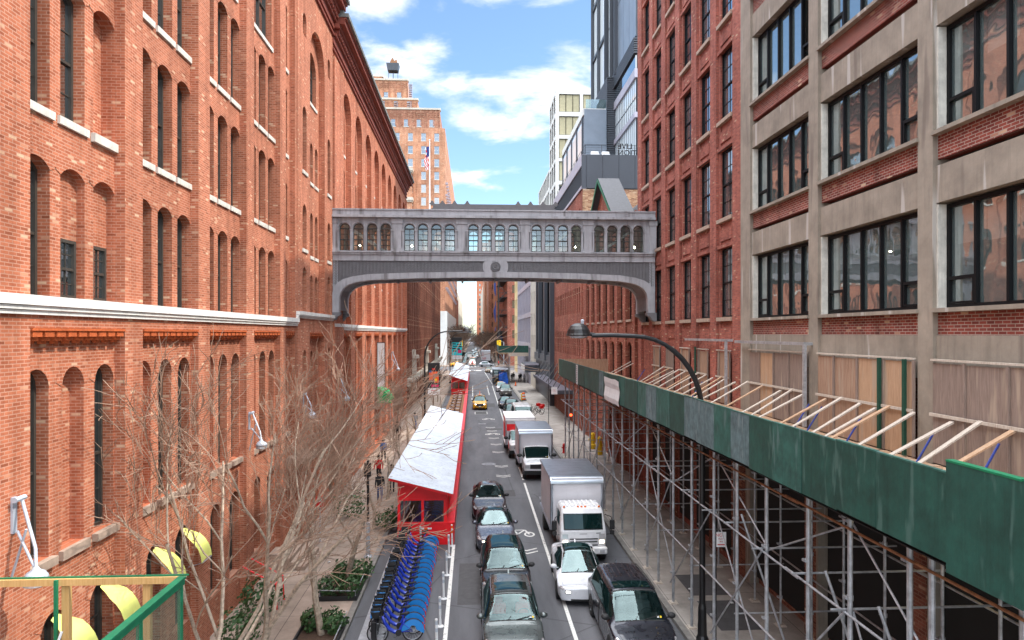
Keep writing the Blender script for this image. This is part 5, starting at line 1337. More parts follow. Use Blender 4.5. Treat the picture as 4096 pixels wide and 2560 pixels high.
def stations(L, W, H, zb, zh, zc, yc, yh, yr, yd, zd, gt=.66, zbot=.2, nose=.8, zn=None):
    V = Vector; out = []
    def hood(y, w, top, zbt, sh=.1):
        return [V((w*.93, y, zbt)), V((w*.985, y, zbt+.1)), V((w, y, zbt+(top-zbt)*.5)), V((w*.99, y, top-sh)), V((w*.94, y, top-.045)), V((w*.78, y, top-.008)), V((w*.42, y, top+.012)), V((0, y, top+.018))]
    def cab(y, w, h, g, zbt, zbl):
        return [V((w*.95, y, zbt)), V((w*.99, y, zbt+.1)), V((w, y, zbt+(zbl-zbt)*.55)), V((w*.985, y, zbl-.1)), V((w*.945, y, zbl)), V((w*g, y, h-.1)), V((w*g*.62, y, h-.02)), V((0, y, h))]
    zn = zn or zh-.1
    out = [hood(.02, W*nose, zn, zbot+.03), hood(.12, W*.91, zn+.06, zbot), hood(.42, W*.975, zh, zbot), hood(yc, W, zc, zbot),
           cab(yh, W, H-.02, gt, zbot, zb), cab((yh+yr)/2, W, H, gt+.01, zbot, zb), cab(yr, W*.99, H-.05, gt-.01, zbot, zb), hood(yd, W*.97, zd, zbot, .12), hood(L-.12, W*.92, zd-.03, zbot, .12), hood(L, W*.8, zd-.12, zbot+.05, .12)]
    return out
PT = {}
def pnt(c, metal=.4, rough=.28):
    k = (c, metal, rough)
    if k not in PT: PT[k] = paint('car_paint', c, rough, metal)
    return PT[k]
def wheel(par, x, y, r, w, rimm='alu', hi=True, dual=False):
    sd = 1 if x > 0 else -1
    b = MB(); n = 20 if hi else 12
    b.lathe([(r*.62, -w/2), (r*.95, -w/2), (r, -w*.3), (r, w*.3), (r*.95, w/2), (r*.62, w/2), (r*.6, w*.3)], (x, y, r), n, 'x'); b.smooth = False
    o = b.build('wheel', M['rubber'], par)
    if hi:
        b = MB(); e = w/2*sd; b.lathe([(r*.62, e*.9), (r*.58, e*.95), (r*.56, e*.6), (r*.16, e*.75), (0, e*.8)], (x, y, r), 20, 'x'); 
        for k in range(5):
            a = 2*PI*k/5; c, s = math.cos(a), math.sin(a)
            b.tube([(x+e*.8, y+c*r*.12, r+s*r*.12), (x+e*.86, y+c*r*.56, r+s*r*.56)], r*.075, 4)
        b.build('rim', M[rimm], o)
    return o
def mirror(par, W, y, z, m, sz=1, arm=0):
    for sd in (1, -1):
        b = MB(); b.smooth = True; cx = sd*(W+.1+arm)
        b.loft([[(cx+a*.13*sz*k, y+dy*sz, z+c*.085*sz*k) for a, c in [(math.cos(q*PI/5), math.sin(q*PI/5)) for q in range(10)]] for dy, k in ((-.1, .35), (-.07, .8), (0, 1), (.06, 1), (.07, .9))], True, True, True)
        b.tube([(sd*(W-.08), y+.02, z-.06), (cx, y, z-.05)], .028, 6)
        b.build('side_mirror', m, par)
def car(label, x, y, rz=0, kind='suv', col=(.1,.1,.1), name='parked_car', cat='car', group=None, hi=True, metal=.4, L=4.65, W=.94, H=1.66, lit=None, roof=None, sun=None, rails=False, plate='plate', grille='wide', mircol=None, rimm='alu', extra=None, seats=None, driver=None):
    P = empty(name, (x, y, 0), rz, label, cat, group)
    zb = H*.605 if kind != 'sedan' else H*.64
    if kind == 'suv': st = stations(L, W, H, zb, zb-.06, zb+.03, 1.22, 1.98, L-.75, L-.16, zb+.02, .70)
    elif kind == 'sedan': st = stations(L, W, H, zb, zb-.14, zb+.0, 1.3, 2.18, L-1.45, L-.62, zb+.06, .62)
    elif kind == 'ev': st = stations(L, W, H, zb, zb-.2, zb-.03, 1.08, 2.15, L-1.55, L-.42, zb+.1, .62, zn=.66)
    elif kind == 'mini': st = stations(L, W, H, zb, zb-.1, zb+.0, 1.05, 1.95, L-.6, L-.12, zb+.02, .74)
    elif kind == 'van': st = stations(L, W, H, 1.45, 1.15, 1.35, .62, 1.35, L-.2, L-.05, 2.3, .86)
    elif kind == 'cab': st = stations(L, W, H, 1.28, 1.22, 1.33, .95, 1.55, L-.12, L-.05, 1.9, .86, nose=.93, zbot=.45)
    inside = hi and kind in ('suv', 'sedan', 'ev', 'mini') and y < 45; sh = Shell(st); pm = pnt(col, metal); nt, nu = (10 if inside else 5, 3) if hi else (2, 2)
    b = MB(); b.smooth = True; sh.body(b, nt, nu, hole=inside); me = b.mesh('body', pm); fixn(me); link('body', me, P)
    q = (10, 8) if hi else (3, 3)
    b = MB(); b.smooth = True; sh.patch(b, 3.08, 3.93, 5.04, 7, .008, *q); b.build('windshield', M['glassW' if inside else 'glassCar'], P)
    if inside:
        yc_, yh_ = st[3][0].y, st[4][0].y
        b = MB(); b.box(-W*.78, yc_+.12, .5, W*.78, yc_+.75, zb-.02); b.box(-W*.78, yh_+1.0, .5, W*.78, yh_+1.1, H-.25); b.box(-W*.8, yc_+.7, .3, W*.8, yh_+1.2, .4); b.build('dashboard_and_cabin', M['dark'], P)
        for sx in (-1, 1): b = MB(); b.bbox(sx*.4-.24, yh_+.25, .42, sx*.4+.24, yh_+.5, zb+.18, .06); b.bbox(sx*.4-.13, yh_+.28, zb+.2, sx*.4+.13, yh_+.42, zb+.4, .04); b.build('seat', M['seat'] if seats is None else M[seats], P)
        b = MB(); b.tube([(.4+.18*math.cos(a), yc_+.8-.08*math.sin(a), zb-.02+.16*math.sin(a)) for a in [2*PI*i/14 for i in range(14)]], .016, 5, closed=True); b.build('steering_wheel', M['blackM'], P)
        if driver:
            b = MB(); b.smooth = True; b.lathe([(.0, -.3), (.2, -.25), (.24, .05), (.16, .16), (.06, .2), (.06, .25), (.1, .3), (.11, .38), (.08, .46), (0, .49)], (.4, yh_+.12, zb-.05), 12); b.tube([(.58, yh_+.1, zb+.02), (.6, yh_-.15, zb-.12), (.45, yc_+.82, zb+.05)], .045, 6); b.tube([(.22, yh_+.1, zb+.02), (.18, yh_-.15, zb-.12), (.32, yc_+.82, zb+.05)], .045, 6); b.build('driver', M[driver], P)
    for sd in (1, -1): b = MB(); b.smooth = True; sh.patch(b, 3.32, 5.93, 4.14, 4.88, .008, *q, sides=(sd,)); b.build('side_glass', M['glassCar'], P)
    if kind != 'cab':
        b = MB(); b.smooth = True; sh.patch(b, 6.12, 6.85, 5.15, 7, .008, *q); b.build('rear_window', M['glassCar'], P)
    zt = st[0][7].z; zbn = st[0][0].z
    if roof: b = MB(); b.smooth = True; sh.patch(b, 4.0, 6.6, 5.12, 7, .007, 12, 6); b.build('roof_panel', roof, P)
    if sun:
        b = MB(); b.smooth = True; sh.patch(b, sun[0], sun[1], 5.55, 7, .012, 6, 6); b.build('sunroof', M['glassCar'], P)
    if hi:
        b = MB(); sh.patch(b, 3.93, 4.02, 5.1, 7, .004, 2, 6); sh.patch(b, 3.02, 3.09, 5.0, 7, .006, 2, 6); b.build('windshield_surround', M['blackM'], P)
    # lamps, grille, intake
    for sd in (1, -1):
        b = MB(); b.smooth = True
        if kind == 'cab': sh.front(b, W*.60, W*.92, .82, 1.05, sides=(sd,))
        else:
            sh.patch(b, .12, 1.75, 3.05, 4.35, .008, 6, 4, sides=(sd,)); sh.front(b, W*.5, W*.74, zt-.2, zt-.07, sides=(sd,))
        b.build('headlight', M['lens'], P)
        if lit: b = MB(); sh.front(b, W*.52, W*.68, zt-.17, zt-.1, .02, 3, sides=(sd,)); b.build('lit_bulb', M[lit], P)
    b = MB()
    if grille == 'wide': sh.front(b, -W*.48, W*.48, zt-.2, zt-.05)
    elif grille == 'kidney': sh.front(b, W*.02, W*.3, zt-.22, zt-.06, both=True)
    elif grille == 'big': sh.front(b, -W*.5, W*.5, zt-.4, zt-.04)
    elif grille == 'truck': sh.front(b, -W*.58, W*.58, .8, 1.1)
    if grille != 'none':
        b.build('grille', M['blackM'], P)
        if hi:
            b = MB()
            for k in range(3): sh.front(b, -W*.47, W*.47, zt-.18+.045*k, zt-.17+.045*k, .02, 8, m=1)
            b.build('grille_bars', M['chrome'] if grille != 'truck' else M['blackM'], P)
    b = MB(); sh.front(b, -W*.62, W*.62, zbn+.02, zbn+.12) if kind != 'ev' else sh.front(b, -W*.5, W*.5, zbn+.0, zbn+.07)
    if kind not in ('ev', 'cab'): sh.front(b, W*.56, W*.76, zbn+.1, zbn+.22, both=True)
    b.build('lower_intake', M['blackM'], P)
    if plate: b = MB(); sh.front(b, -.155, .155, zbn+.16, zbn+.31, .028, 4); b.build('front_plate', M[plate], P)
    if grille == 'truck': b = MB(); b.box(-W, -.12, .42, W, .12, .68); b.build('bumper', M['black'], P)
    # wheels
    r = .34 if kind in ('suv', 'mini') else (.33 if kind != 'cab' else .39); wy = [.92, L-.95] if kind != 'cab' else [.75]
    for yy in wy:
        for sd in (1, -1):
            b = MB(); b.lathe([(0, 0), (r*1.16, 0), (r*1.16, -.15*sd)], (sd*(W*1.0+.004), yy, r), 20 if hi else 10, 'x'); b.build('wheel_arch', M['blackM'], P)
            wheel(P, sd*(W-.09), yy, r, .22, rimm, hi)
    if hi or kind == 'van': mirror(P, W*.96, 1.5 if kind not in ('cab', 'van', 'mini') else 1.25, zb+.1 if kind not in ('cab', 'van') else 1.5, M['blackM'] if mircol is None else pnt(mircol, metal), 1 if kind not in ('cab', 'van') else 1.5, .0 if kind != 'cab' else .15)
    if hi:
        b = MB()
        for s_ in (-1, 1):
            o = sh.S(3.06, 6.9, 1, .02); e = sh.S(3.22, 5.7, 1, .03) if s_ > 0 else sh.S(3.2, 6.6, 1, .03)
            b.tube([(o.x*s_+.1*s_, o.y, o.z), (e.x+.1 if s_ > 0 else -.05, e.y, e.z)], .012, 4)
        b.build('wipers', M['blackM'], P)
        b = MB(); ln = [sh.S(3.02+i*.12, 4.95, 1, .012) for i in range(8)]
        for t0, t1 in ((4.55, 4.62), ):
            sh.patch(b, t0, t1, 1.0, 4.95, .006, 2, 8)
        sh.patch(b, 3.3, 6.0, 4.02, 4.1, .01, 10, 1); b.build('door_seams_and_trim', M['blackM'], P)
        if kind != 'cab':
            b = MB(); sh.patch(b, .7, 2.96, 4.86, 4.9, .004, 8, 1); sh.patch(b, .62, .68, 4.88, 7, .004, 1, 8); b.build('bonnet_seams', M['blackM'], P)
        b = MB(); q_ = sh.S(5.9, 7); b.prism([(q_.y, q_.z), (q_.y+.2, q_.z), (q_.y+.2, q_.z+.08), (q_.y+.15, q_.z+.08)], 'x', -.02, .02); b.build('antenna_fin', pm if kind != 'cab' else M['blackM'], P)
        for k, (ux, c) in enumerate(((5.45, 'whiteP'), (5.22, 'yell'))):
            b = MB(); sh.patch(b, 3.16, 3.23, ux, ux+.16, .012, 1, 1, both=False); b.build('windshield_sticker', M[c], P)
    if rails:
        for sd in (1, -1):
            b = MB(); b.tube([sh.S(4.1+i*.36, 5.15, sd, .035) for i in range(7)], .018, 5); b.build('roof_rail', M['chrome' if rails == 1 else 'blackM'], P)
    if extra: extra(P, sh)
    return P
LN = 'cars queued in the left lane'
def ex_suv(P, sh):
    b = MB(); sh.patch(b, 4.1, 4.16, 5.5, 7, .02, 1, 6); b.build('sunroof_lip', M['blackM'], P)
def person_in(P, sx, col):
    pass
car('grey-green crossover SUV nearest the camera in the left lane', 1.22, 19.85, 0, 'suv', (.085,.1,.098), group=LN, metal=.6, H=1.64, sun=(4.3, 5.0), rails=1, grille='big', extra=ex_suv, seats='clothR', mircol=(.085,.1,.098), name='suv', cat='SUV')
car('black crossover SUV second in the left lane queue', 1.23, 24.5, 0, 'suv', (.006,.006,.008), group=LN, metal=.1, H=1.66, driver='lampW', lit='hlitw', sun=(4.05, 5.6), grille='big', name='suv', cat='SUV')
car('slate grey sedan with amber headlights third in the left lane queue', 1.03, 30.75, 0, 'sedan', (.09,.095,.12), group=LN, metal=.6, L=4.55, W=.91, H=1.44, lit='hlit', driver='lampW', sun=(4.1, 4.9), grille='kidney', mircol=(.09,.095,.12), name='sedan')
car('dark maroon-black sedan last in the left lane queue', .86, 36.0, 0, 'sedan', (.025,.016,.02), group=LN, metal=.4, L=4.8, W=.92, H=1.5, lit='hlitw', driver='clothG', grille='wide', name='sedan')
def ex_taxi(P, sh):
    b = MB(); b.box(-.5, 2.4, 1.68, .5, 2.62, 1.72); b.box(-.28, 2.35, 1.72, .28, 2.65, 1.9); b.build('roof_sign', M['whiteP'], P)
    b = MB(); b.prism([(2.2, 1.72), (2.9, 1.72), (2.55, 2.3)], 'x', -.03, .03); b.build('roof_advert', M['orange'], P)
    b = MB(); b.box(-.62, 1.9, 1.66, .62, 1.95, 1.7); b.box(-.62, 3.3, 1.66, .62, 3.35, 1.7); b.build('roof_bars', M['blackM'], P)
car('yellow taxi SUV driving alone in the left lane beyond the queue', .84, 88.6, 0, 'suv', (.85,.42,.005), metal=0, H=1.67, lit='hlitw', grille='big', extra=ex_taxi, name='taxi', cat='taxi')
car('white electric sedan with black glass roof straddling the lane line', 4.02, 24.6, -.05, 'ev', (.62,.63,.66), metal=0, L=4.69, W=.925, H=1.44, roof=M['glassCar'], grille='none', driver='clothD', plate=None, mircol=(.62,.63,.66), name='sedan', lit='hlitw', rimm='blackM')
def ex_mini(P, sh):
    b = MB()
    for u in (6.7, 6.35, 5.98, 5.62):
        for sd in (1, -1): b.tube([sh.S(4.75+i*.3, u, sd, .006) for i in range(5)], .012, 4)
    b.build('roof_ribs', M['chrome'], P)
car('dark navy-grey minivan nearest the kerb at the lower right', 5.15, 19.65, 0, 'mini', (.028,.03,.042), metal=.6, L=5.15, W=.99, H=1.77, sun=(4.12, 4.5), rails=2, grille='big', extra=ex_mini, name='minivan', cat='minivan')
RK = 'cars parked along the right kerb'
car('black SUV parked directly behind the white cargo van', 4.55, 76.8, 0, 'suv', (.008,.008,.01), group=RK, L=4.9, H=1.78, grille='big', name='suv', cat='SUV')
car('dark grey SUV with sky-lit windshield parked second behind the cargo van', 4.85, 83.6, 0, 'suv', (.02,.022,.028), group=RK, H=1.7, name='suv', cat='SUV')
car('black sedan third behind the cargo van, closest to the lane', 4.35, 89.6, 0, 'sedan', (.012,.012,.014), group=RK, H=1.46, name='sedan')
def ex_jeep(P, sh):
    b = MB()
    for k in range(7): sh.front(b, -.4+k*.12, -.34+k*.12, .78, .98, .03, 2)
    b.build('slot_grille', M['blackM'], P)
car('silver-beige boxy SUV with slotted grille parked by the traffic cone', 5.2, 107.8, 0, 'suv', (.22,.21,.19), group=RK, metal=.7, H=1.75, grille='none', extra=ex_jeep, name='suv', cat='SUV')
car('white hatchback parked behind the silver-beige SUV', 4.85, 115.5, 0, 'suv', (.6,.6,.6), group=RK, metal=0, H=1.55, L=4.3)
car('gold-brown car waiting at the far crossing beside the white one', 3.9, 172, 0, 'sedan', (.25,.15,.07), hi=False, H=1.5)
car('white car waiting at the far crossing nearest the kerb', 5.1, 165, 0, 'sedan', (.6,.6,.6), hi=False, H=1.5, metal=0)
car('silver SUV crossing the street sideways at the far junction', 6.2, 202.5, R(90), 'suv', (.28,.29,.31), hi=False, metal=.6, H=1.7, name='suv', cat='SUV')
car('white minibus parked behind the blue tarp shed', 5.4, 146, 0, 'van', (.6,.62,.65), hi=False, metal=0, L=6.5, W=1.02, H=2.75, name='minibus', cat='minibus', grille='wide')
car('white cargo van with high roof parked behind the box trucks', 4.95, 66.2, 0, 'van', (.66,.66,.67), metal=0, L=6.2, W=1.0, H=2.72, name='cargo_van', cat='van')
def ex_amb(P, sh):
    b = MB(); b.box(-.7, 1.6, 2.5, .7, 2.0, 2.68); b.build('light_bar', M['amber'], P)
    b = MB(); sh.front(b, -.9, .9, .55, .75, .03); b.build('orange_stripe', M['orange'], P)
car('white and orange emergency van waiting across the far junction', -.35, 208, 0, 'van', (.6,.6,.58), hi=False, metal=0, L=5.6, W=1.0, H=2.6, name='ambulance', cat='ambulance', extra=ex_amb, lit='hlitw')
car('yellow taxi turning at the left of the far junction', -2.6, 203.5, R(62), 'sedan', (.8,.36,.005), hi=False, metal=0, H=1.55, name='taxi', cat='taxi')
# parked rows and traffic beyond the crossing
FG = 'parked and moving cars beyond the far crossing'
rc = random.Random(5)
pal = [('white', (.6,.6,.6)), ('black', (.012,.012,.014)), ('silver', (.32,.33,.35)), ('dark blue', (.02,.035,.09)), ('grey', (.12,.12,.13)), ('dark red', (.2,.015,.015))]
orda = ['first', 'second', 'third', 'fourth', 'fifth', 'sixth', 'seventh', 'eighth', 'ninth', 'tenth', 'eleventh', 'twelfth', 'thirteenth', 'fourteenth']
proto = {}
def far_car(x, y, ci, kd, label):
    k = (ci, kd)
    if k not in proto:
        proto[k] = car(label, x, y, 0, kd, pal[ci][1], hi=False, H=1.68 if kd == 'suv' else 1.48, group=FG); return
    c = copy_tree(proto[k]); c.location = (x, y, 0); c['label'] = label
for i in range(14):
    ci = rc.randrange(6); far_car(-3.0, 214+6.1*i, ci, rc.choice(['suv', 'sedan']), '%s parked car, %s from the crossing in the left kerb row' % (pal[ci][0], orda[i]))
for i in range(12):
    ci = rc.randrange(6); far_car(5.6, 240+6.2*i, ci, rc.choice(['suv', 'sedan']), '%s parked car, %s from the crossing in the right kerb row' % (pal[ci][0], orda[i]))
for i, (x, y) in enumerate(((.4, 262), (1.2, 276), (-.2, 290), (1.6, 306), (.2, 324), (1.3, 342), (-.1, 365), (1.4, 390))):
    ci = rc.choice([0, 0, 2, 2, 4]); far_car(x, y, ci, rc.choice(['suv', 'sedan']), '%s car, %s along in the moving traffic past the crossing' % (pal[ci][0], orda[i]))
car('dark pickup-like SUV stopped sideways in the far traffic past the crossing', -1.2, 300, R(80), 'suv', (.02,.02,.025), hi=False, H=1.8, name='suv', cat='SUV')
car('white box-like delivery van in the left kerb lane past the crossing', -1.6, 262, 0, 'van', (.6,.6,.6), hi=False, metal=0, L=6, W=1.05, H=2.8, name='delivery_van', cat='van')

# ---- box trucks
def cargo(P, y0, L, W2, z0, z1, side='boxw', roof='alu', nose=.28, stripes=None, frontm='boxw'):
    h = W2/2; r = nose
    b = MB(); b.box(-h+.04, y0+.05, z0, h-.04, y0+L, z1-.03, skip='t'); b.build('cargo_box', M[side], P)
    b = MB(); pr = [(y0+r*(1-math.cos(a)), z1-r*(1-math.sin(a))) for a in [PI/2*i/6 for i in range(7)]]
    rings = [[(-h, y, z), (h, y, z)] for y, z in pr]+[[(-h, y0+L, z1), (h, y0+L, z1)]]
    b.loft(rings, False); b.smooth = False
    for s in (-1, 1): b.face([(s*h, y, z) for y, z in pr]+[(s*h, y0+r, z1-r)]); b.box(s*h-.03, y0+r, z1-.1, s*h+.03, y0+L, z1-.002); b.box(s*h-.03, y0+.02, z0, s*h+.03, y0+L, z0+.1)
    n = int(L/.6)
    for i in range(n): b.box(-h+.05, y0+r+.2+i*.6, z1-.001, h-.05, y0+r+.23+i*.6, z1+.006)
    b.build('roof', M[roof], P)
    for s in (-1, 1): b = MB(); b.lathe([(.07, z0), (.07, z1-r)], (s*(h-.05), y0+.06, 0), 10); b.build('corner_post', M['alu'], P)
    b = MB()
    for x in (-.4, .0, .4):
        for k in range(int((z1-z0-.4)/.09)): b.box(x*W2*.5-.006, y0+.042, z0+.1+k*.09, x*W2*.5+.006, y0+.05, z0+.115+k*.09)
    b.build('rivets', M['galv'], P)
    b = MB(); b.box(-h+.1, y0+.5, z0-.35, h-.1, y0+L-.1, z0-.01); b.build('underframe', M['blackM'], P)
    for yy in (y0+L-1.35,):
        for s in (-1, 1): wheel(P, s*(h-.22), yy, .41, .42, 'whiteP', True)
    return b
def npr(label, x, y, rz=0):
    P = empty('box_truck', (x, y, 0), rz, label, 'box truck')
    W = 1.0
    def ring(z, yf, w, r=.13, yb=1.75):
        return [Vector((-w+r, yf, z)), Vector((-w*.5, yf-.03, z)), Vector((0, yf-.045, z)), Vector((w*.5, yf-.03, z)), Vector((w-r, yf, z)), Vector((w-r*.3, yf+r*.3, z)), Vector((w, yf+r, z)), Vector((w, yb, z)), Vector((-w, yb, z)), Vector((-w, yf+r, z)), Vector((-w+r*.3, yf+r*.3, z))]
    prof = [(.62, .06, .98), (.75, .04, 1.0), (1.1, .03, 1.02), (1.38, .06, 1.02), (2.1, .36, .95), (2.26, .47, .9), (2.33, .66, .82)]
    b = MB(); b.loft([ring(*p) for p in prof], True, True, True); b.build('cab', pnt((.66,.66,.67), 0), P)
    b = MB()
    for i in range(7): b.box(-.66+i*.2, .62, 2.33, -.58+i*.2, 1.7, 2.365)
    b.build('roof_ribs', M['whiteP'], P)
    def fy(z): 
        for (za, a, _), (zb_, c, _) in zip(prof, prof[1:]):
            if za <= z <= zb_: return a+(c-a)*(z-za)/(zb_-za)
    def fp(b, x0, x1, z0, z1, off=.012):
        ix = [b.idx([(x, fy(z)-.045*(1-(x/1.0)**2)-off, z) for x in [x0+(x1-x0)*k/8 for k in range(9)]]) for z in [z0+(z1-z0)*j/4 for j in range(5)]]
        for a, c in zip(ix, ix[1:]):
            for k in range(8): b.add((a+k, a+k+1, c+k+1, c+k))
    b = MB(); fp(b, -.86, .86, 1.45, 2.1, .012); b.build('windshield_seal', M['blackM'], P)
    b = MB(); fp(b, -.82, .82, 1.49, 2.07, .02); b.build('windshield', M['glassCar'], P)
    b = MB()
    for z0, z1, w in ((1.05, 1.1, .62), (.93, .98, .6), (.78, .83, .62)): fp(b, -w, w, z0, z1, .02)
    b.build('grille_slots', M['blackM'], P)
    b = MB(); fp(b, -.18, .16, 1.28, 1.3, .016); b.build('bonnet_seam', M['clothG'], P)
    b = MB(); fp(b, .55, .75, 1.3, 1.33, .016); b.build('badge', M['blackM'], P)
    for s in (-1, 1):
        b = MB(); fp(b, *sorted((s*.68, s*.93)), .86, 1.28, .02); b.build('headlight_housing', M['lens'], P)
        b = MB(); fp(b, *sorted((s*.7, s*.9)), .88, 1.02, .035); b.build('lit_headlight', M['hlit'], P)
        b = MB(); b.face([(s*1.012, .42, 1.45), (s*1.012, 1.45, 1.45), (s*.96, 1.45, 2.08), (s*.96, .62, 2.08)]); b.build('side_window', M['glassCar'], P)
        b = MB(); b.tube([(s*.98, .3, 2.05), (s*1.22, .12, 2.0), (s*1.27, .1, 1.85)], .018, 5); b.tube([(s*1.27, .1, 1.9), (s*1.25, .12, 1.25), (s*1.0, .2, 1.2)], .018, 5); b.bbox(s*1.27-.11, .04, 1.45, s*1.27+.11, .13, 1.87, .03); b.bbox(s*1.27-.1, .05, 1.22, s*1.27+.1, .13, 1.41, .03); b.build('side_mirror', M['blackM'], P)
        b = MB(); b.lathe([(0, 0), (.46, 0), (.46, -.2*s)], (s*1.03, .75, .4), 18, 'x'); b.build('wheel_arch', M['blackM'], P)
        wheel(P, s*.95, .75, .4, .25, 'whiteP')
    b = MB(); b.bbox(-1.03, -.12, .42, 1.03, .12, .72, .04); b.build('bumper', M['whiteP'], P)
    b = MB(); [b.box(s*.8-.1, -.13, .5, s*.8+.1, -.121, .62) for s in (-1, 1)]; b.build('fog_lamps', M['lens'], P)
    b = MB(); b.box(-.15, -.135, .5, .15, -.121, .64); b.build('front_plate', M['plate'], P)
    for xx in (-.78, -.16, 0, .16, .78): b = MB(); b.lathe([(.05, 0), (.045, .05), (0, .07)], (xx, .58, 2.31), 8); b.build('clearance_lamp', M['amber'], P)
    b = MB(); b.tube([(-.7, .08, 1.46), (-.1, .12, 1.58)], .012, 4); b.tube([(.1, .05, 1.46), (.72, .14, 1.58)], .012, 4); b.build('wipers', M['blackM'], P)
    b = MB(); b.smooth = True; b.lathe([(.0, -.2), (.22, -.1), (.2, .1), (.0, .2)], (-.35, .8, 1.55), 10); b.build('driver_shape', M['clothG'], P)
    cargo(P, 1.85, 4.75, 2.46, .95, 3.35)
    for s in (-1, 1): b = MB(); b.box(s*1.0-.02, 2.2, .5, s*1.0+.02, 3.8, .93); b.build('side_skirt', M['blackM'], P)
    return P
npr('big white box truck with cab-over front and silver roof in the right lane', 4.78, 29.2)
def etruck(label, x, y, boxm, col, L, frontm='boxw', red=False, z1=3.15):
    P = car(label, x, y, 0, 'cab', col, name='box_truck', cat='box truck', metal=0, L=2.3, W=1.0, H=2.08, grille='truck', plate=None, lit=None, rimm='whiteP')
    cargo(P, 2.05, L, 2.42, .8, z1, boxm, 'alu' if not red else 'whiteP')
    if red:
        for s in (-1, 1):
            b = MB(); b.box(s*1.172-.003, 3.6, 1.0, s*1.172+.003, 2.0+L, 2.9); b.build('red_side_panel', M['red'], P)
            b = MB(); b.prism([(2.3, 1.0), (3.6, 1.0), (3.6, 2.6)], 'x', s*1.172-.003, s*1.172+.003); b.build('red_side_wedge', M['red'], P)
            b = MB(); [b.box(s*1.178-.002, 4.0+k*.5, 2.3, s*1.178+.002, 4.34+k*.5, 2.6) for k in range(5)]; b.build('white_side_marks', M['whiteP'], P)
        b = MB(); b.box(-1.1, 2.09, 1.95, 1.1, 2.095, 2.5); b.build('red_front_band', M['red'], P)
        for s in (-1, 1): b = MB(); b.prism([(.3, .75), (1.2, .75), (1.7, 1.2), (.6, 1.05)], 'x', s*1.003-.004, s*1.003+.004); b.build('red_cab_swoosh', M['red'], P)
    return P
etruck('white box truck with black grille and bonnet behind the big cab-over truck', 4.42, 45.9, 'boxw', (.64,.64,.66), 4.9)
etruck('red and white rental box truck peeking out behind the bonneted white truck', 3.85, 53.9, 'boxw', (.6,.6,.6), 4.6, red=True, z1=3.05)
GT = empty('box_truck', (4.15, 226, 0), 0, 'white box truck scrawled with red graffiti past the far crossing', 'box truck')
cargo(GT, 0, 6.5, 3.0, 1.0, 4.4); b = MB(); b.bbox(-1.0, 6.6, .5, 1.0, 8.3, 2.4, .1); b.build('cab', M['whiteP'], GT)
b = MB()
for i in range(9): b.tube([(-1.3+.15*i+.1*math.sin(i*3), .03, 1.3+.3*math.cos(i*2)), (-1.25+.15*i, .03, 2.0+.3*math.sin(i*4)), (-1.1+.15*i, .03, 1.5+.4*math.cos(i))], .035, 4)
for i in range(6): b.tube([(-1.3+.1*math.sin(i*3), .03, 2.6+.18*i), (-1.0, .03, 2.7+.2*i), (-.8, .03, 2.5+.18*i)], .03, 4)
b.build('graffiti', M['redl'], GT)
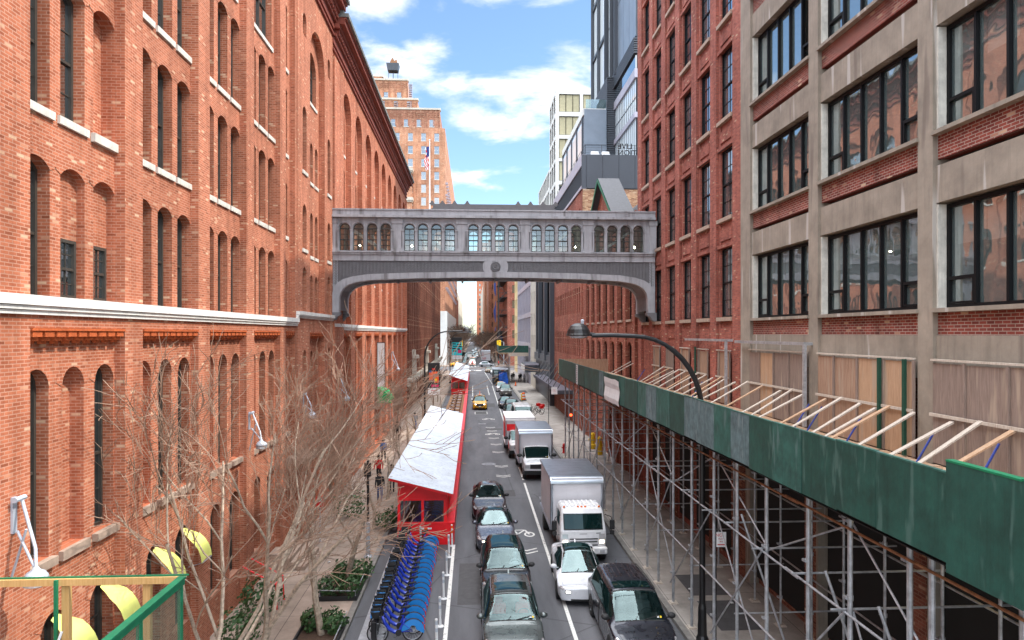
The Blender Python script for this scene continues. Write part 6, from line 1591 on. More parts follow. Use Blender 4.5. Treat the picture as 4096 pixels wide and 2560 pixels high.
# ------------------------------------------------------------------ left kerb: dining sheds, deck, bike dock, posts
M['corr'] = mat('white_corrugated_sheet', (.50,.54,.60), .4, .15, var=.15, scale=.9, streak=.45)
M['floorw'] = wood('shed_floor', (.25,.12,.05), (.38,.2,.09)); M['tabw'] = wood('table_wood', (.12,.05,.03), (.2,.09,.05))
M['glassS'] = glass('shed_window_glass', (.03,.03,.03), .22, see=.85)
def dining_shed(y0, y1, label, xl=-3.58, xr=-.93, zl=3.3, zr=2.52):
    P = empty('dining_shed', ((xl+xr)/2, y0, 0), 0, label, 'dining shed', 'red street dining sheds')
    xs = xr-.25
    part('base_wall', 'red', P, lambda b: (b.box(xl, y0, .005, xr, y0+.12, 1.0), b.box(xr-.3, y0+.12, .005, xr, y1, .98), b.box(xl, y0+.12, .005, xl+.1, y1, .9)))
    def cap(b): b.box(xl-.03, y0-.03, 1.0, xr+.03, y0+.16, 1.06); b.box(xr-.33, y0+.16, .983, xr+.03, y1, 1.05); b.box(xr-.62, y0-.012, .02, xr-.56, y0-.001, .99); b.box(xr+.001, y0+.3, .02, xr+.02, y0+.36, .97)
    part('capping', 'red', P, cap)
    def f(b):
        for x in (xl+.06, (xl+xr)/2-.15, xr-.42): b.box(x-.06, y0+.03, 1.06, x+.06, y0+.13, 2.2)
        b.box(xl, y0+.02, 2.1, xs-.1, y0+.14, 2.2)
        b.loft([[(xl, y, 2.2), (xs-.06, y, 2.2), (xs-.06, y, zr-.06), (xl, y, zl-.18)] for y in (y0+.03, y0+.12)], True, True, True)
        n = int((y1-y0)/2.4)
        for i in range(n+1):
            y = y0+.1+i*(y1-y0-.2)/n; b.box(xs-.16, y-.05, .98, xs-.06, y+.05, zr-.05); b.box(xl+.0, y-.05+.003, .9, xl+.1, y+.05, zl-.25)
        b.box(xs-.15, y0+.1, 2.2, xs-.05, y1, zr-.06); b.box(xl+.001, y0+.1, 2.6, xl+.11, y1, zl-.24)
        b.loft([[(xl, y, 1.0), (xs-.06, y, 1.0), (xs-.06, y, zr-.08), (xl, y, zl-.2)] for y in (y1-.1, y1-.01)], True, True, True)
    part('timber_frame', 'red', P, f)
    for i, (a, c) in enumerate(((xl+.12, (xl+xr)/2-.21), ((xl+xr)/2-.09, xr-.48))):
        o = part('front_window', 'glassS', P, lambda b: b.face([(a, y0+.08, 1.07), (c, y0+.08, 1.07), (c, y0+.08, 2.1), (a, y0+.08, 2.1)]))
    def rf(b):
        n = int((y1-y0+.8)/.11); ya = y0-.45; rows = [[], []]
        for i in range(n+1):
            y = ya+i*.11; d = .018*(1 if i % 2 else -1); rows[0].append((xl-.38, y, zl+d)); rows[1].append((xr-.02, y, zr+d))
        b.loft(rows, False)
    part('corrugated_roof', 'corr', P, rf)
    part('roof_edge', 'red', P, lambda b: (b.loft([[(xl-.36, y, zl-.03), (xr-.04, y, zr-.03), (xr-.04, y, zr-.15), (xl-.36, y, zl-.15)] for y in (y0-.4, y0-.34)], True, True, True), b.loft([[(xr-.1, y, zr-.05), (xr-.04, y, zr-.05), (xr-.04, y, zr-.14), (xr-.1, y, zr-.14)] for y in (y0-.34, y1+.2)], True, True, True)))
    part('floor', 'floorw', P, lambda b: b.box(xl+.1, y0+.12, .1, xr-.3, y1-.1, .14))
    part('reflector_strip', 'whiteP', P, lambda b: b.box(xl+1.05, y0-.02, .74, xl+1.6, y0-.002, .82)); part('reflector_end', 'orange', P, lambda b: b.box(xl+1.25, y0-.023, .74, xl+1.42, y0-.0205, .82))
    def lt(b):
        for i in range(7): b.lathe([(0, -.05), (.05, 0), (0, .05)], (xl+.2+i*.38, y0+.2, 2.05+.05*math.cos(i*1.9)), 6)
    return P
DS = dining_shed(32.2, 63, 'long red dining shed with white corrugated roof behind the blue bikes')
dining_shed(110, 160, 'farther red dining shed with white roof near the crossing', zl=3.3, zr=2.35)
def table(x, y, label, grp, sx=1.2, sy=.7, h=.75, m='tabw'):
    P = empty('table', (x, y, .14), 0, label, 'table', grp)
    part('top', m, P, lambda b: b.bbox(x-sx/2, y-sy/2, .14+h-.04, x+sx/2, y+sy/2, .14+h, .01)); part('pedestal', 'black', P, lambda b: (b.lathe([(.25, .14), (.04, .2), (.04, .14+h-.05)], (x, y, 0), 8)))
    return P
def chair(x, y, rz, label, grp, m='blackM'):
    P = empty('chair', (x, y, .14), rz, label, 'chair', grp)
    b = MB(); b.bbox(-.2, -.2, .43, .2, .2, .47, .01); b.build('seat', M[m], P)
    b = MB(); b.tube([(-.19, .19, .45), (-.18, .25, .9), (.18, .25, .9), (.19, .19, .45)], .015, 5); b.tube([(-.18, .23, .7), (.18, .23, .7)], .015, 5); b.build('backrest', M[m], P)
    for sx in (-1, 1):
        for sy in (-1, 1): b = MB(); b.tube([(sx*.18, sy*.18, .44), (sx*.2, sy*.2, 0)], .013, 5); b.build('leg', M[m], P)
table(-2.75, 33.6, 'round-footed table behind the left front window of the red shed', 'tables inside the red shed', .7, .7); table(-1.95, 34.6, 'table behind the right front window of the red shed', 'tables inside the red shed', .7, .7)
chair(-1.55, 33.3, R(-60), 'thin black chair behind the right front window of the red shed', 'chairs inside the red shed'); chair(-3.0, 34.5, R(30), 'thin black chair behind the left front window of the red shed', 'chairs inside the red shed')
part('rear_partition', 'floorw', DS, lambda b: b.box(-3.4, 37, .15, -1.3, 37.08, 2.2))
DK = empty('dining_deck', (-2.3, 86, 0), 0, 'open dining deck with red kerbside wall between the two red sheds', 'deck')
part('platform', 'floorw', DK, lambda b: b.box(-3.6, 63.1, .02, -1.25, 109.8, .14)); 
for i in range(8): part('kerbside_wall', 'red', DK, lambda b: b.box(-1.2, 63.15+i*5.85, .005, -.92, 68.9+i*5.85, 1.0))
for i in range(8): part('wall_cap', 'red', DK, lambda b: b.box(-1.26, 63.12+i*5.85, 1.003, -.88, 68.93+i*5.85, 1.07))
for i in range(10):
    y = 72+i*3.6; w_ = ['nearest', 'second', 'third', 'fourth', 'fifth', 'sixth', 'seventh', 'eighth', 'ninth', 'tenth'][i]
    table(-2.35, y, 'dark table with white place settings, %s on the open deck' % w_, 'tables on the dining deck', 1.5, .9)
    b = MB(); [b.box(-2.35+s-.22, y-.2, .896, -2.35+s+.22, y+.2, .91) for s in (-.4, .4)]; b.build('place_settings', M['whiteP'], None, label='white place mats on the %s deck table' % w_, cat='place mats', group='place mats on the deck tables')
    for s in (-1, 1): b = MB(); b.bbox(-2.35-.7, y+s*.85-.16, .5, -2.35+.7, y+s*.85+.16, .56, .01); [b.box(-2.35+k*.6-.04, y+s*.85-.12, .14, -2.35+k*.6+.04, y+s*.85+.12, .5) for k in (-1, 1)]; b.build('bench', M['tabw'], None, label='dark wooden bench on the %s side of the %s deck table' % ('near' if s < 0 else 'far', w_), cat='bench', group='benches on the dining deck')
# blue share bikes: local x towards the rear wheel (street side), front wheel at the kerb
def bike_proto(label):
    P = empty('share_bike', (0, 0, 0), 0, label, 'bicycle', 'blue share bikes in the dock')
    def wl(name, x):
        b = MB(); b.tube([(x+.33*math.cos(a), 0, .34+.33*math.sin(a)) for a in [2*PI*i/18 for i in range(18)]], .022, 5, closed=True); o = b.build(name, M['rubber'], P)
        b = MB(); b.tube([(x+.29*math.cos(a), 0, .34+.29*math.sin(a)) for a in [2*PI*i/18 for i in range(18)]], .012, 4, closed=True)
        for k in range(8):
            a = PI*k/8; b.tube([(x+.29*math.cos(a), 0, .34+.29*math.sin(a)), (x-.29*math.cos(a), 0, .34-.29*math.sin(a))], .004, 3)
        b.build('rim', M['galv'], o)
    wl('front_wheel', -.56); wl('rear_wheel', .56)
    b = MB(); b.smooth = True; b.tube([(-.42, 0, .86), (-.34, 0, .66), (-.2, 0, .44), (-.02, 0, .33), (.14, 0, .36), (.26, 0, .6), (.3, 0, .74)], [.05, .055, .06, .065, .055, .045, .03], 8); b.tube([(.12, .05, .34), (.56, .06, .34), (.24, .04, .6)], .02, 5); b.tube([(.12, -.05, .34), (.56, -.06, .34), (.24, -.04, .6)], .02, 5); b.build('frame', M['blue'], P)
    b = MB(); b.tube([(-.42, 0, .9), (-.52, .06, .6), (-.56, .06, .34)], .022, 5); b.tube([(-.42, 0, .9), (-.52, -.06, .6), (-.56, -.06, .34)], .022, 5); b.build('fork', M['black'], P)
    b = MB(); b.tube([(-.42, 0, .86), (-.38, 0, 1.02)], .025, 6); b.tube([(-.3, -.3, 1.08), (-.36, -.2, 1.1), (-.39, 0, 1.04), (-.36, .2, 1.1), (-.3, .3, 1.08)], .017, 6); b.tube([(-.33, .24, 1.1), (-.3, .33, 1.08)], .026, 6); b.tube([(-.33, -.24, 1.1), (-.3, -.33, 1.08)], .026, 6); b.build('handlebar', M['blackM'], P)
    b = MB(); b.loft([[(-.52, -.13, .84), (-.52, .13, .84), (-.72, .12, .84), (-.72, -.12, .84)], [(-.48, -.19, 1.04), (-.48, .19, 1.04), (-.78, .17, 1.04), (-.78, -.17, 1.04)]], True, True, False)
    b.tube([(-.48, -.19, 1.05), (-.48, .19, 1.05), (-.78, .17, 1.05), (-.78, -.17, 1.05)], .014, 4, closed=True); b.build('basket', M['blackM'], P)
    b = MB(); b.box(-.79, -.14, .86, -.735, .14, .98); b.box(-.7, -.1, .9, -.5, .1, .985); b.build('basket_panel', M['cyan'], P)
    b = MB(); b.smooth = True; b.loft([[(x, -w_, z), (x, 0, z+.025), (x, w_, z), (x, 0, z-.05)] for x, w_, z in ((.14, .025, .88), (.24, .04, .9), (.34, .09, .91), (.41, .1, .93), (.45, .06, .93))], True, True, True); b.tube([(.28, 0, .62), (.31, 0, .88)], .018, 6); b.build('saddle', M['blackM'], P)
    b = MB()
    for s in (-1, 1):
        arc = [(.56+.37*math.cos(a), .05*s, .34+.37*math.sin(a)) for a in [PI*i/12 for i in range(-1, 13)]]
        inn_ = [(.56+.1*math.cos(a), .06*s, .42+.1*math.sin(a)) for a in [PI*i/12 for i in range(-1, 13)]]
        b.loft([arc, inn_], False)
    b.build('rear_skirt', M['cyan'], P)
    b = MB(); arc = [PI*i/12 for i in range(-1, 13)]; b.loft([[(.56+.375*math.cos(a), s*.055, .34+.375*math.sin(a)) for a in arc] for s in (-1, 1)], False); b.build('rear_mudguard', M['blackM'], P)
    b = MB(); b.box(.92, -.03, .36, .95, .03, .5); b.box(.87, -.025, .53, .9, .025, .58); b.build('rear_light', M['redl'], P)
    b = MB(); b.lathe([(.1, -.02), (.1, .02)], (.1, -.07, .32), 10, 'y'); b.tube([(.1, -.08, .32), (.02, -.1, .2), (-.05, -.14, .2)], .012, 4); b.build('crank', M['blackM'], P)
    return P
ordn = ['', 'second ', 'third ', 'fourth ', 'fifth ', 'sixth ', 'seventh ', 'eighth ', 'ninth ', 'tenth ', 'eleventh ', 'twelfth ', 'thirteenth ', 'fourteenth ', 'fifteenth ', 'sixteenth ', 'seventeenth ', 'eighteenth ', 'nineteenth ']
NB = 18
rbk = random.Random(2); bk = None
for i in range(NB):
    y = 31.35-i*.545
    lab = 'blue share bike at the end of the dock beside the red shed' if i == 0 else 'blue share bike, %sfrom the red shed along the dock' % ordn[i]
    o = bk = bike_proto(lab) if bk is None else copy_tree(src)
    if i == 0: src = o
    o['label'] = lab; o.location = (-2.55+.03*rbk.uniform(-1, 1), y, .01); o.rotation_euler = (R(-3+rbk.uniform(-2, 2)), 0, R(4+rbk.uniform(-3, 3)))
DKS = empty('bike_dock', (-3.4, 26, 0), 0, 'low grey bike dock rail holding the blue share bikes', 'bike dock')
part('rail', 'galv', DKS, lambda b: b.box(-3.75, 21.6, .005, -2.95, 31.8, .05))
for i in range(NB): part('dock_post', 'black', DKS, lambda b: b.bbox(-3.3, 31.35-i*.545-.09, .05, -3.12, 31.35-i*.545+.09, .72, .03))
dl = ['white plastic road post beside the far end of the bikes', 'white plastic road post, third from the red shed corner', 'white plastic road post, fourth from the red shed corner', 'white plastic road post, fifth from the red shed corner', 'white plastic road post nearest the camera', 'white plastic road post between the bikes and the red shed front', 'white plastic road post with orange tip at the red shed corner']
for (x, y), lab in zip(((-1.09, 30.35), (-1.1, 28.1), (-1.12, 25.6), (-1.13, 23.2), (-1.15, 21.4), (-2.45, 31.75), (-1.0, 31.95)), dl):
    P = empty('delineator_post', (x, y, 0), 0, lab, 'road post', 'white plastic road posts')
    part('post', 'whiteP', P, lambda b: b.tube([(x, y, .03), (x-.02, y, 1.02)], .045, 8)); part('base', 'whiteP', P, lambda b: b.lathe([(.13, .008), (.12, .03), (.05, .05)], (x, y, 0), 12))
    part('reflective_band', 'orange' if 'orange' in lab else 'lampW', P, lambda b: (b.lathe([(.048, .85), (.048, .97)], (x-.018, y, 0), 8), b.lathe([(.048, .62), (.048, .74)], (x-.013, y, 0), 8)))

# ------------------------------------------------------------------ bare trees
def bare_tree(x, y, seed, label, h=8.5, trunk=2.2, tr=.12, stems=1, spread=.7, lean=(0, 0), tw='twig', tw_max=5200, nl=3, limb=.62, name='bare_tree', group='bare street trees', tmin=.0062):
    rr = random.Random(seed); P = empty(name, (x, y, .15), 0, label, 'tree', group)
    tk, cw = MB(), MB(); cnt = [0]
    def grow(p, d, L, r, lv, ph):
        if cnt[0] > tw_max: return
        n = 5 if lv < 2 else 4; pts = [p]; q = p; dd = d.copy(); up = .05 if lv < 3 else .03
        for i in range(n):
            dd = (dd+Vector((rr.gauss(0, .11), rr.gauss(0, .11), rr.gauss(0, .08)+up))).normalized(); q = q+dd*(L/n); pts.append(q)
        r1 = max(tmin, r*.62); rad = [max(tmin, r+(r1-r)*i/n) for i in range(n+1)]
        (tk if lv <= 1 or (lv == 2 and name == 'bare_tree' and tmin < .0085) else cw).tube(pts, rad, 7 if lv == 0 else (5 if lv <= 2 else 3), cap=False); cnt[0] += 1
        if lv >= 5: return
        k = [nl, 4, 5, 4, 4][lv]
        for i in range(k):
            t = (i+1)/k if i < k-1 else 1.0; t = .25+.75*t*(.85+.15*rr.random()); t = min(t, 1)
            j = min(n-1, int(t*n)); pp = pts[j]+(pts[j+1]-pts[j])*min(1, t*n-j)
            tang = (pts[j+1]-pts[j]).normalized(); a = rr.uniform(0, 2*PI) if lv else ph+2*PI*i/k+rr.uniform(-.4, .4)
            o1 = tang.orthogonal().normalized(); o2 = tang.cross(o1); side = o1*math.cos(a)+o2*math.sin(a)
            ang = rr.uniform(.35, .75)*spread if not (t >= .97 and lv < 3) else rr.uniform(.1, .4)
            nd = (tang*math.cos(ang)+side*math.sin(ang)); nd.z = nd.z*.92+.08; nd = (nd+Vector((lean[0], lean[1], 0))*(.22 if lv == 0 else .1)).normalized()
            grow(pp, nd, L*rr.uniform(.48, .72) if lv else (h-trunk)*limb*rr.uniform(.75, 1.1), max(tmin, r1*rr.uniform(.55, .8)), lv+1, a)
    base = Vector((x, y, .1))
    for s in range(stems):
        a = rr.uniform(0, 2*PI) if stems > 1 else 0; d = Vector((lean[0]*.3+math.cos(a)*.28*(stems > 1), lean[1]*.3+math.sin(a)*.28*(stems > 1), 1)).normalized()
        grow(base+Vector((math.cos(a)*.12, math.sin(a)*.12, 0))*(stems > 1), d, trunk, tr*(1 if stems == 1 else .8), 0, rr.uniform(0, 6))
    tk.build('trunk', M['bark'], P, M=inv(P)); cw.build('crown', M[tw], P, M=inv(P))
    return P
bare_tree(-6.5, 17.6, 4, 'big bare multi-stemmed tree spreading over the left pavement at the front', 9.4, 1.7, .17, 3, .95, (.3, .1), 'twig', 1900, tmin=.0078, limb=.74)
bare_tree(-6.1, 19.2, 21, 'second bare tree with pale limbs leaning right towards the red shed', 8.0, 1.8, .16, 1, .95, (1.1, .3), 'twig', 1000, tmin=.0078, limb=.7)
bare_tree(-8.0, 10.6, 9, 'thin bare tree at the lower left corner in front of the green fence', 6.6, 2.4, .07, 2, .8, (.2, .2), 'twigD', 420, tmin=.006)
bare_tree(-4.95, 22.4, 13, 'bare tree standing in the nearest planted tree pit', 8.6, 3.0, .12, 1, .85, (-.2, .3), 'twig', 380, tmin=.008)
bare_tree(-4.9, 26.8, 17, 'bare tree in the tree pit with four clipped shrubs', 8.2, 3.2, .12, 1, .85, (-.1, .4), 'twig', 380, tmin=.008)
for i, (x, y, h) in enumerate(((-5.0, 34.5, 7.4), (-5.1, 40.5, 7.2), (-5.0, 47, 7.4), (-5.2, 54, 7.6), (-5.0, 62, 8.4), (-5.3, 72, 7.6), (-5.2, 84, 7.2), (-5.2, 98, 7.4))):
    bare_tree(x, y, 30+i, 'bare street tree along the left pavement, %s one beyond the shrub pits' % ['first', 'second', 'third', 'fourth', 'fifth', 'sixth', 'seventh', 'eighth'][i], h, 2.6, .1, 1, .9, (.1, 0), 'twig' if i < 4 else 'twigD', 300, tmin=.009+.0012*i)
ff = bare_tree(-4.8, 216, 50, 'bare street tree just past the crossing on the left', 11, 3, .16, 1, .9, (0, 0), 'twigD', 900, tmin=.03)
gg = bare_tree(8.3, 226, 51, 'bare street tree just past the crossing on the right', 12, 3, .16, 1, .9, (0, 0), 'twigD', 900, tmin=.03)
for i in range(9):
    for s_, src_ in ((-1, ff), (1, gg)):
        c = copy_tree(src_); c.location = (s_*(5.2+.5*(i % 2)) + (2.2 if s_ > 0 else 0), 229+i*14+s_*3, .15); c.rotation_euler = (0, 0, i*1.3); c.scale = (1+.06*(i % 3),)*3
        c['label'] = 'bare street tree past the crossing on the %s, %s in its row' % ('left' if s_ < 0 else 'right', orda[i+1])
# ------------------------------------------------------------------ shrubs, pits, wall lamps, awnings, fence
def shrub(x, y, r, seed, label, z=.15, sq=.85, n=420, group='clipped evergreen shrubs'):
    rr = random.Random(seed); P = empty('shrub', (x, y, z), 0, label, 'shrub', group); b = MB()
    for i in range(n):
        u = Vector((rr.gauss(0, 1), rr.gauss(0, 1), rr.gauss(0, 1))).normalized(); rad = r*(.62+.42*rr.random())*(1+.14*math.sin(u.x*5+seed)+.12*math.sin(u.y*6))
        c = Vector((x, y, z+r*sq))+Vector((u.x*rad, u.y*rad, u.z*rad*sq)); s = .045+.05*rr.random()
        t = (u+Vector((rr.gauss(0, .6), rr.gauss(0, .6), rr.gauss(0, .6)))).normalized(); a = t.orthogonal().normalized(); e = t.cross(a)
        b.face([c-a*s, c+e*s*.6, c+a*s, c-e*s*.6])
    b.build('foliage', M['leaf'], P, M=inv(P))
    b = MB(); [b.tube([(x, y, z), (x+r*.4*math.cos(k), y+r*.4*math.sin(k), z+r*.9)], .015, 4) for k in (0, 2, 4)]; b.build('stems', M['bark'], P, M=inv(P))
def pit(x0, y0, x1, y1, label):
    P = empty('tree_pit', ((x0+x1)/2, y0, .15), 0, label, 'planter', 'tree pits in the left pavement')
    part('soil', 'soil', P, lambda b: b.box(x0, y0, .14, x1, y1, .2)); part('edging', 'blackM', P, lambda b: (b.box(x0-.06, y0-.06, .15, x1+.06, y0, .32), b.box(x0-.06, y1, .15, x1+.06, y1+.06, .32), b.box(x0-.06, y0, .15, x0, y1, .32), b.box(x1, y0, .15, x1+.06, y1, .32)))
    part('low_rail', 'galv', P, lambda b: (b.tube([(x0, y0-.03, .32), (x0, y0-.03, .55), (x1, y0-.03, .5), (x1, y0-.03, .32)], .018, 5), b.tube([(x1+.03, y0, .5), (x1+.03, y1, .52)], .018, 5)))
pit(-5.65, 25.3, -4.35, 28.0, 'tree pit with four clipped green shrubs beside the bikes'); pit(-5.65, 21.2, -4.35, 23.4, 'nearest tree pit at the bottom edge beside the bikes')
for i, (x, y, r, lab) in enumerate(((-5.25, 27.5, .42, 'green shrub at the back left of the four-shrub pit'), (-4.55, 27.4, .5, 'green shrub at the back right of the four-shrub pit'), (-5.35, 25.75, .5, 'green shrub at the front left of the four-shrub pit'), (-4.6, 25.7, .52, 'green shrub at the front right of the four-shrub pit'), (-4.6, 22.6, .46, 'green shrub in the nearest pit at the bottom edge'), (-5.35, 22.9, .42, 'green shrub behind the nearest tree trunk at the bottom edge'),
    (-7.5, 24.2, .75, 'tall loose green bush against the warehouse wall near the stoop'), (-7.3, 21.6, .7, 'yellowish green bush at the warehouse foot beside the fence'), (-6.6, 36.5, .9, 'large green potted bush beside the red prohibition sign'), (-4.3, 34.4, .6, 'dark green bush beside the left side of the red shed'))):
    shrub(x, y, r, 60+i, lab, n=420 if i < 6 else 520)
def wall_lamp(pxb, zb, pxh, zh, label, hx=-7.62, s=1.0):
    yb = ray_y(pxb, XL); yh = ray_y(pxh, hx); P = empty('wall_lamp', (XL, yb, zb), 0, label, 'wall lamp', 'pale articulated wall lamps')
    B0 = Vector((XL+.05, yb, zb)); H0 = Vector((hx, yh, zh)); mid = Vector((hx-.1, yh+.1, zh+.45))
    part('wall_bracket', 'lampW', P, lambda b: (b.box(XL+.001, yb-.06*s, zb-.6*s, XL+.04, yb+.06*s, zb+.05), b.tube([(XL+.12, yb-.14*s, zb+.02), (XL+.12, yb+.14*s, zb+.02)], .05*s, 8)))
    part('arm', 'lampW', P, lambda b: (b.tube([B0+Vector((.07, .06, 0)), mid+Vector((0, .05, 0)), H0+Vector((0, 0, .16))], .03*s, 8), b.tube([B0+Vector((.07, -.06, -.55*s)), mid+Vector((0, -.05, -.2)), H0+Vector((0, 0, .12))], .024*s, 8), b.tube([(XL+.05, yb-.1, zb-1.35*s), (B0+(mid-B0)*.6)], .022*s, 6)))
    b = MB(); b.smooth = True; b.lathe([(.04, .18), (.06, .14), (.14, .09), (.19, .02), (.2, -.04)], tuple(H0), 16); b.build('shade', M['lampW'], P, M=inv(P))
    b = MB(); b.lathe([(.19, -.042), (.195, -.13), (.14, -.16), (0, -.17)], tuple(H0), 16); b.build('lens', M['lens'], P, M=inv(P))
wall_lamp(30, 7.0, 85, 5.75, 'nearest pale articulated wall lamp above the green fence'); wall_lamp(588, 7.05, 618, 6.0, 'second pale articulated wall lamp, behind the bare tree'); wall_lamp(716, 7.05, 738, 6.15, 'third pale articulated wall lamp on the tower bay'); wall_lamp(800, 7.2, 820, 6.1, 'fourth pale articulated wall lamp, just past the footbridge'); wall_lamp(925, 8.1, 941, 6.4, 'farthest pale articulated wall lamp past the white banner', s=1.3)
for c, lab in ((14.3, 'yellow-green awning lowest at the frame edge'), (16.1, 'big yellow-green scooped awning in front of the fence post'), (18.63, 'yellow-green awning sheet behind the wooden fence post'), (20.43, 'yellow-green awning sheet behind the fence corner')):
    P = empty('scoop_awning', (XL, c, 3), 0, lab, 'awning', 'yellow-green scooped awnings on the warehouse'); b = MB(); n = 7; rows_ = []
    for i in range(n):
        t = i/(n-1); x = XL-.2+.62*math.sin(t*PI/2); z = 4.22-.9*t+.1*math.sin(t*PI); w_ = (.34+.05*t)*(.45+.55*min(1, t*3))
        rows_.append([(x, c-w_+.1*t+2*w_*k/6, z+.06*math.sin(k/6*PI)) for k in range(7)])
    b.smooth = True; b.loft(rows_, False); b.build('fabric', M['yfab'], P, M=inv(P))
    part('front_bar', 'galv', P, lambda b: (b.tube([(XL+.42, c-.24, 3.32), (XL+.42, c+.44, 3.32)], .02, 5), b.tube([(XL, c-.22, 3.2), (XL+.42, c-.22, 3.32)], .015, 4)))
m = bpy.data.materials.new('debris_netting'); m.use_nodes = True; nt = m.node_tree; nt.nodes.clear(); L = nt.links.new
o_ = N(nt, 'ShaderNodeOutputMaterial'); t_ = N(nt, 'ShaderNodeBsdfTransparent'); d_ = N(nt, 'ShaderNodeBsdfDiffuse'); d_.inputs[0].default_value = (.16,.19,.14,1); x_ = N(nt, 'ShaderNodeMixShader'); x_.inputs[0].default_value = .5
L(t_.outputs[0], x_.inputs[1]); L(d_.outputs[0], x_.inputs[2]); L(x_.outputs[0], o_.inputs[0]); M['net'] = m
XF, YF = -4.8, 11.5
FN = empty('netted_fence', (-4.8, 11.5, 0), 0, 'temporary fence with yellow lumber and green boards holding mesh netting at the lower left', 'fence')
zt = 6.0
part('lumber_rail', 'lumber2', FN, lambda b: b.box(-8.28, YF, zt-.14, XF-.07, YF+.06, zt-.03)); part('green_capping', 'greenM', FN, lambda b: b.box(-8.29, YF+.045, zt-.028, XF+.07, YF+.075, zt-.005))
for x in (-6.72, -5.42): part('lumber_post', 'lumber2', FN, lambda b: b.box(x-.06, YF+.061, .1, x+.06, YF+.15, zt-.04))
part('green_post', 'greenM', FN, lambda b: b.box(-6.84, YF-.05, .1, -6.79, YF-.001, zt-.035))
part('green_side_rail', 'greenM', FN, lambda b: (b.box(XF-.02, 4, zt-.13, XF+.05, YF-.05, zt-.01), b.box(XF-.05, 4, zt-.035, XF+.07, YF-.06, zt+.004)))
for y in (5.2, 6.8, 8.4, 10.0, 11.36): part('green_side_post', 'greenM', FN, lambda b: b.box(XF-.015, y-.04, .1, XF+.045, y+.04, zt-.14))
part('side_netting', 'net', FN, lambda b: b.face([(XF+.03, 4, .2), (XF+.03, YF-.08, .2), (XF+.03, YF-.08, zt-.15), (XF+.03, 4, zt-.15)]))
for a, c in (((-6.62, 11.3, 5.2), (-7.2, 10.2, 2.2)), ((-5.0, 10.6, 5.0), (-5.8, 10.2, 1.0))): part('white_prop', 'whiteP', FN, lambda b: b.tube([a, c], .022, 6))
SB = MB(); SB.box(XL+.01, 59.1, 5.5, XL+.012, 59.5, 5.6)
VB = empty('blank_vertical_sign', (-8, 58.5, 5.4), 0, 'tall blank white vertical sign with dark edge projecting from the arcaded building', 'sign')
part('panel', 'whiteP', VB, lambda b: b.box(-8.2, 58.46, 5.45, -7.6, 58.54, 9.2)); part('dark_edge', 'blackM', VB, lambda b: (b.box(-8.26, 58.44, 5.4, -8.2, 58.56, 9.25), b.box(-7.6, 58.45, 5.4, -7.56, 58.55, 9.25), b.box(-8.2, 58.45, 9.2, -7.6, 58.55, 9.25), b.box(-8.3, 58.48, 9.6, -7.9, 58.52, 9.63), b.tube([(-7.9, 58.5, 9.6), (-7.9, 58.5, 9.25)], .02, 4)))
GA = empty('green_awning', (-7.7, 60, 4), 0, 'bright green fabric door awning under the white vertical sign', 'awning')
part('fabric', 'gfab', GA, lambda b: (b.loft([[(XL, y, 5.3), (XL+.7, y, 5.0), (XL+1.15, y, 4.3), (XL+1.15, y, 4.0)] for y in (59.0, 60.2, 61.4)], False), b.face([(XL, 59, 5.3), (XL+.7, 59, 5.0), (XL+1.15, 59, 4.3), (XL+1.15, 59, 4.0), (XL, 59, 4.0)])))
part('poles', 'galv', GA, lambda b: [b.tube([(XL+1.12, y, 4.0), (XL+1.12, y, .15)], .03, 6) for y in (59.05, 61.35)])
ST = MB(); 
for k in range(4): ST.box(XL-.2, 28.6, .15+k*.17, XL+1.3-k*.3, 31.2, .319+k*.17)
ST.build('stone_stoop', M['stone'], None, label='stone entrance steps with red rails against the warehouse', cat='steps')
RL = MB(); [RL.tube([(XL+1.3, y, .15), (XL+1.25, y, 1.05), (XL+.1, y, 1.7)], .03, 6) for y in (24.6, 25.5)]; RL.tube([(XL+1.25, 24.6, 1.05), (XL+1.25, 25.5, 1.05)], .03, 6); RL.build('red_handrail', M['red'], None, label='red pipe handrail at the warehouse foot behind the bush', cat='handrail')
DC = MB(); DC.box(XL, 30.6, 4.2, XL+.9, 33.2, 4.45); DC.build('door_canopy', M['stone'], None, label='flat stone canopy over the warehouse entrance', cat='canopy')

# ------------------------------------------------------------------ right pavement bits and people
BR = empty('traffic_barrel', (7.35, 99.5, .15), 0, 'orange and white striped traffic barrel on the right kerb', 'traffic barrel')
for k in range(5): part('band', 'orange' if k % 2 == 0 else 'whiteP', BR, lambda b: b.lathe([(.33-.02*k, .27+k*.2), (.315-.02*k, .468+k*.2)], (7.35, 99.5, 0), 14))
part('rubber_foot', 'blackM', BR, lambda b: b.lathe([(.5, .155), (.46, .27)], (7.35, 99.5, 0), 14)); part('lid', 'orange', BR, lambda b: b.lathe([(.23, 1.27), (.1, 1.34), (0, 1.35)], (7.35, 99.5, 0), 12))
YB = MB(); YB.box(6.95, 98.2, .3, 7.05, 98.9, 1.25); YB.build('yellow_board', M['yell'], None, label='yellow board leaning beside the striped barrel', cat='board')
TC = empty('traffic_cone', (7.9, 127, .15), 0, 'orange traffic cone near the people on the right pavement', 'traffic cone'); part('cone', 'orange', TC, lambda b: b.lathe([(.2, .17), (.04, .95)], (7.9, 127, 0), 10)); part('base', 'blackM', TC, lambda b: b.box(7.6, 126.7, .15, 8.2, 127.3, .2))
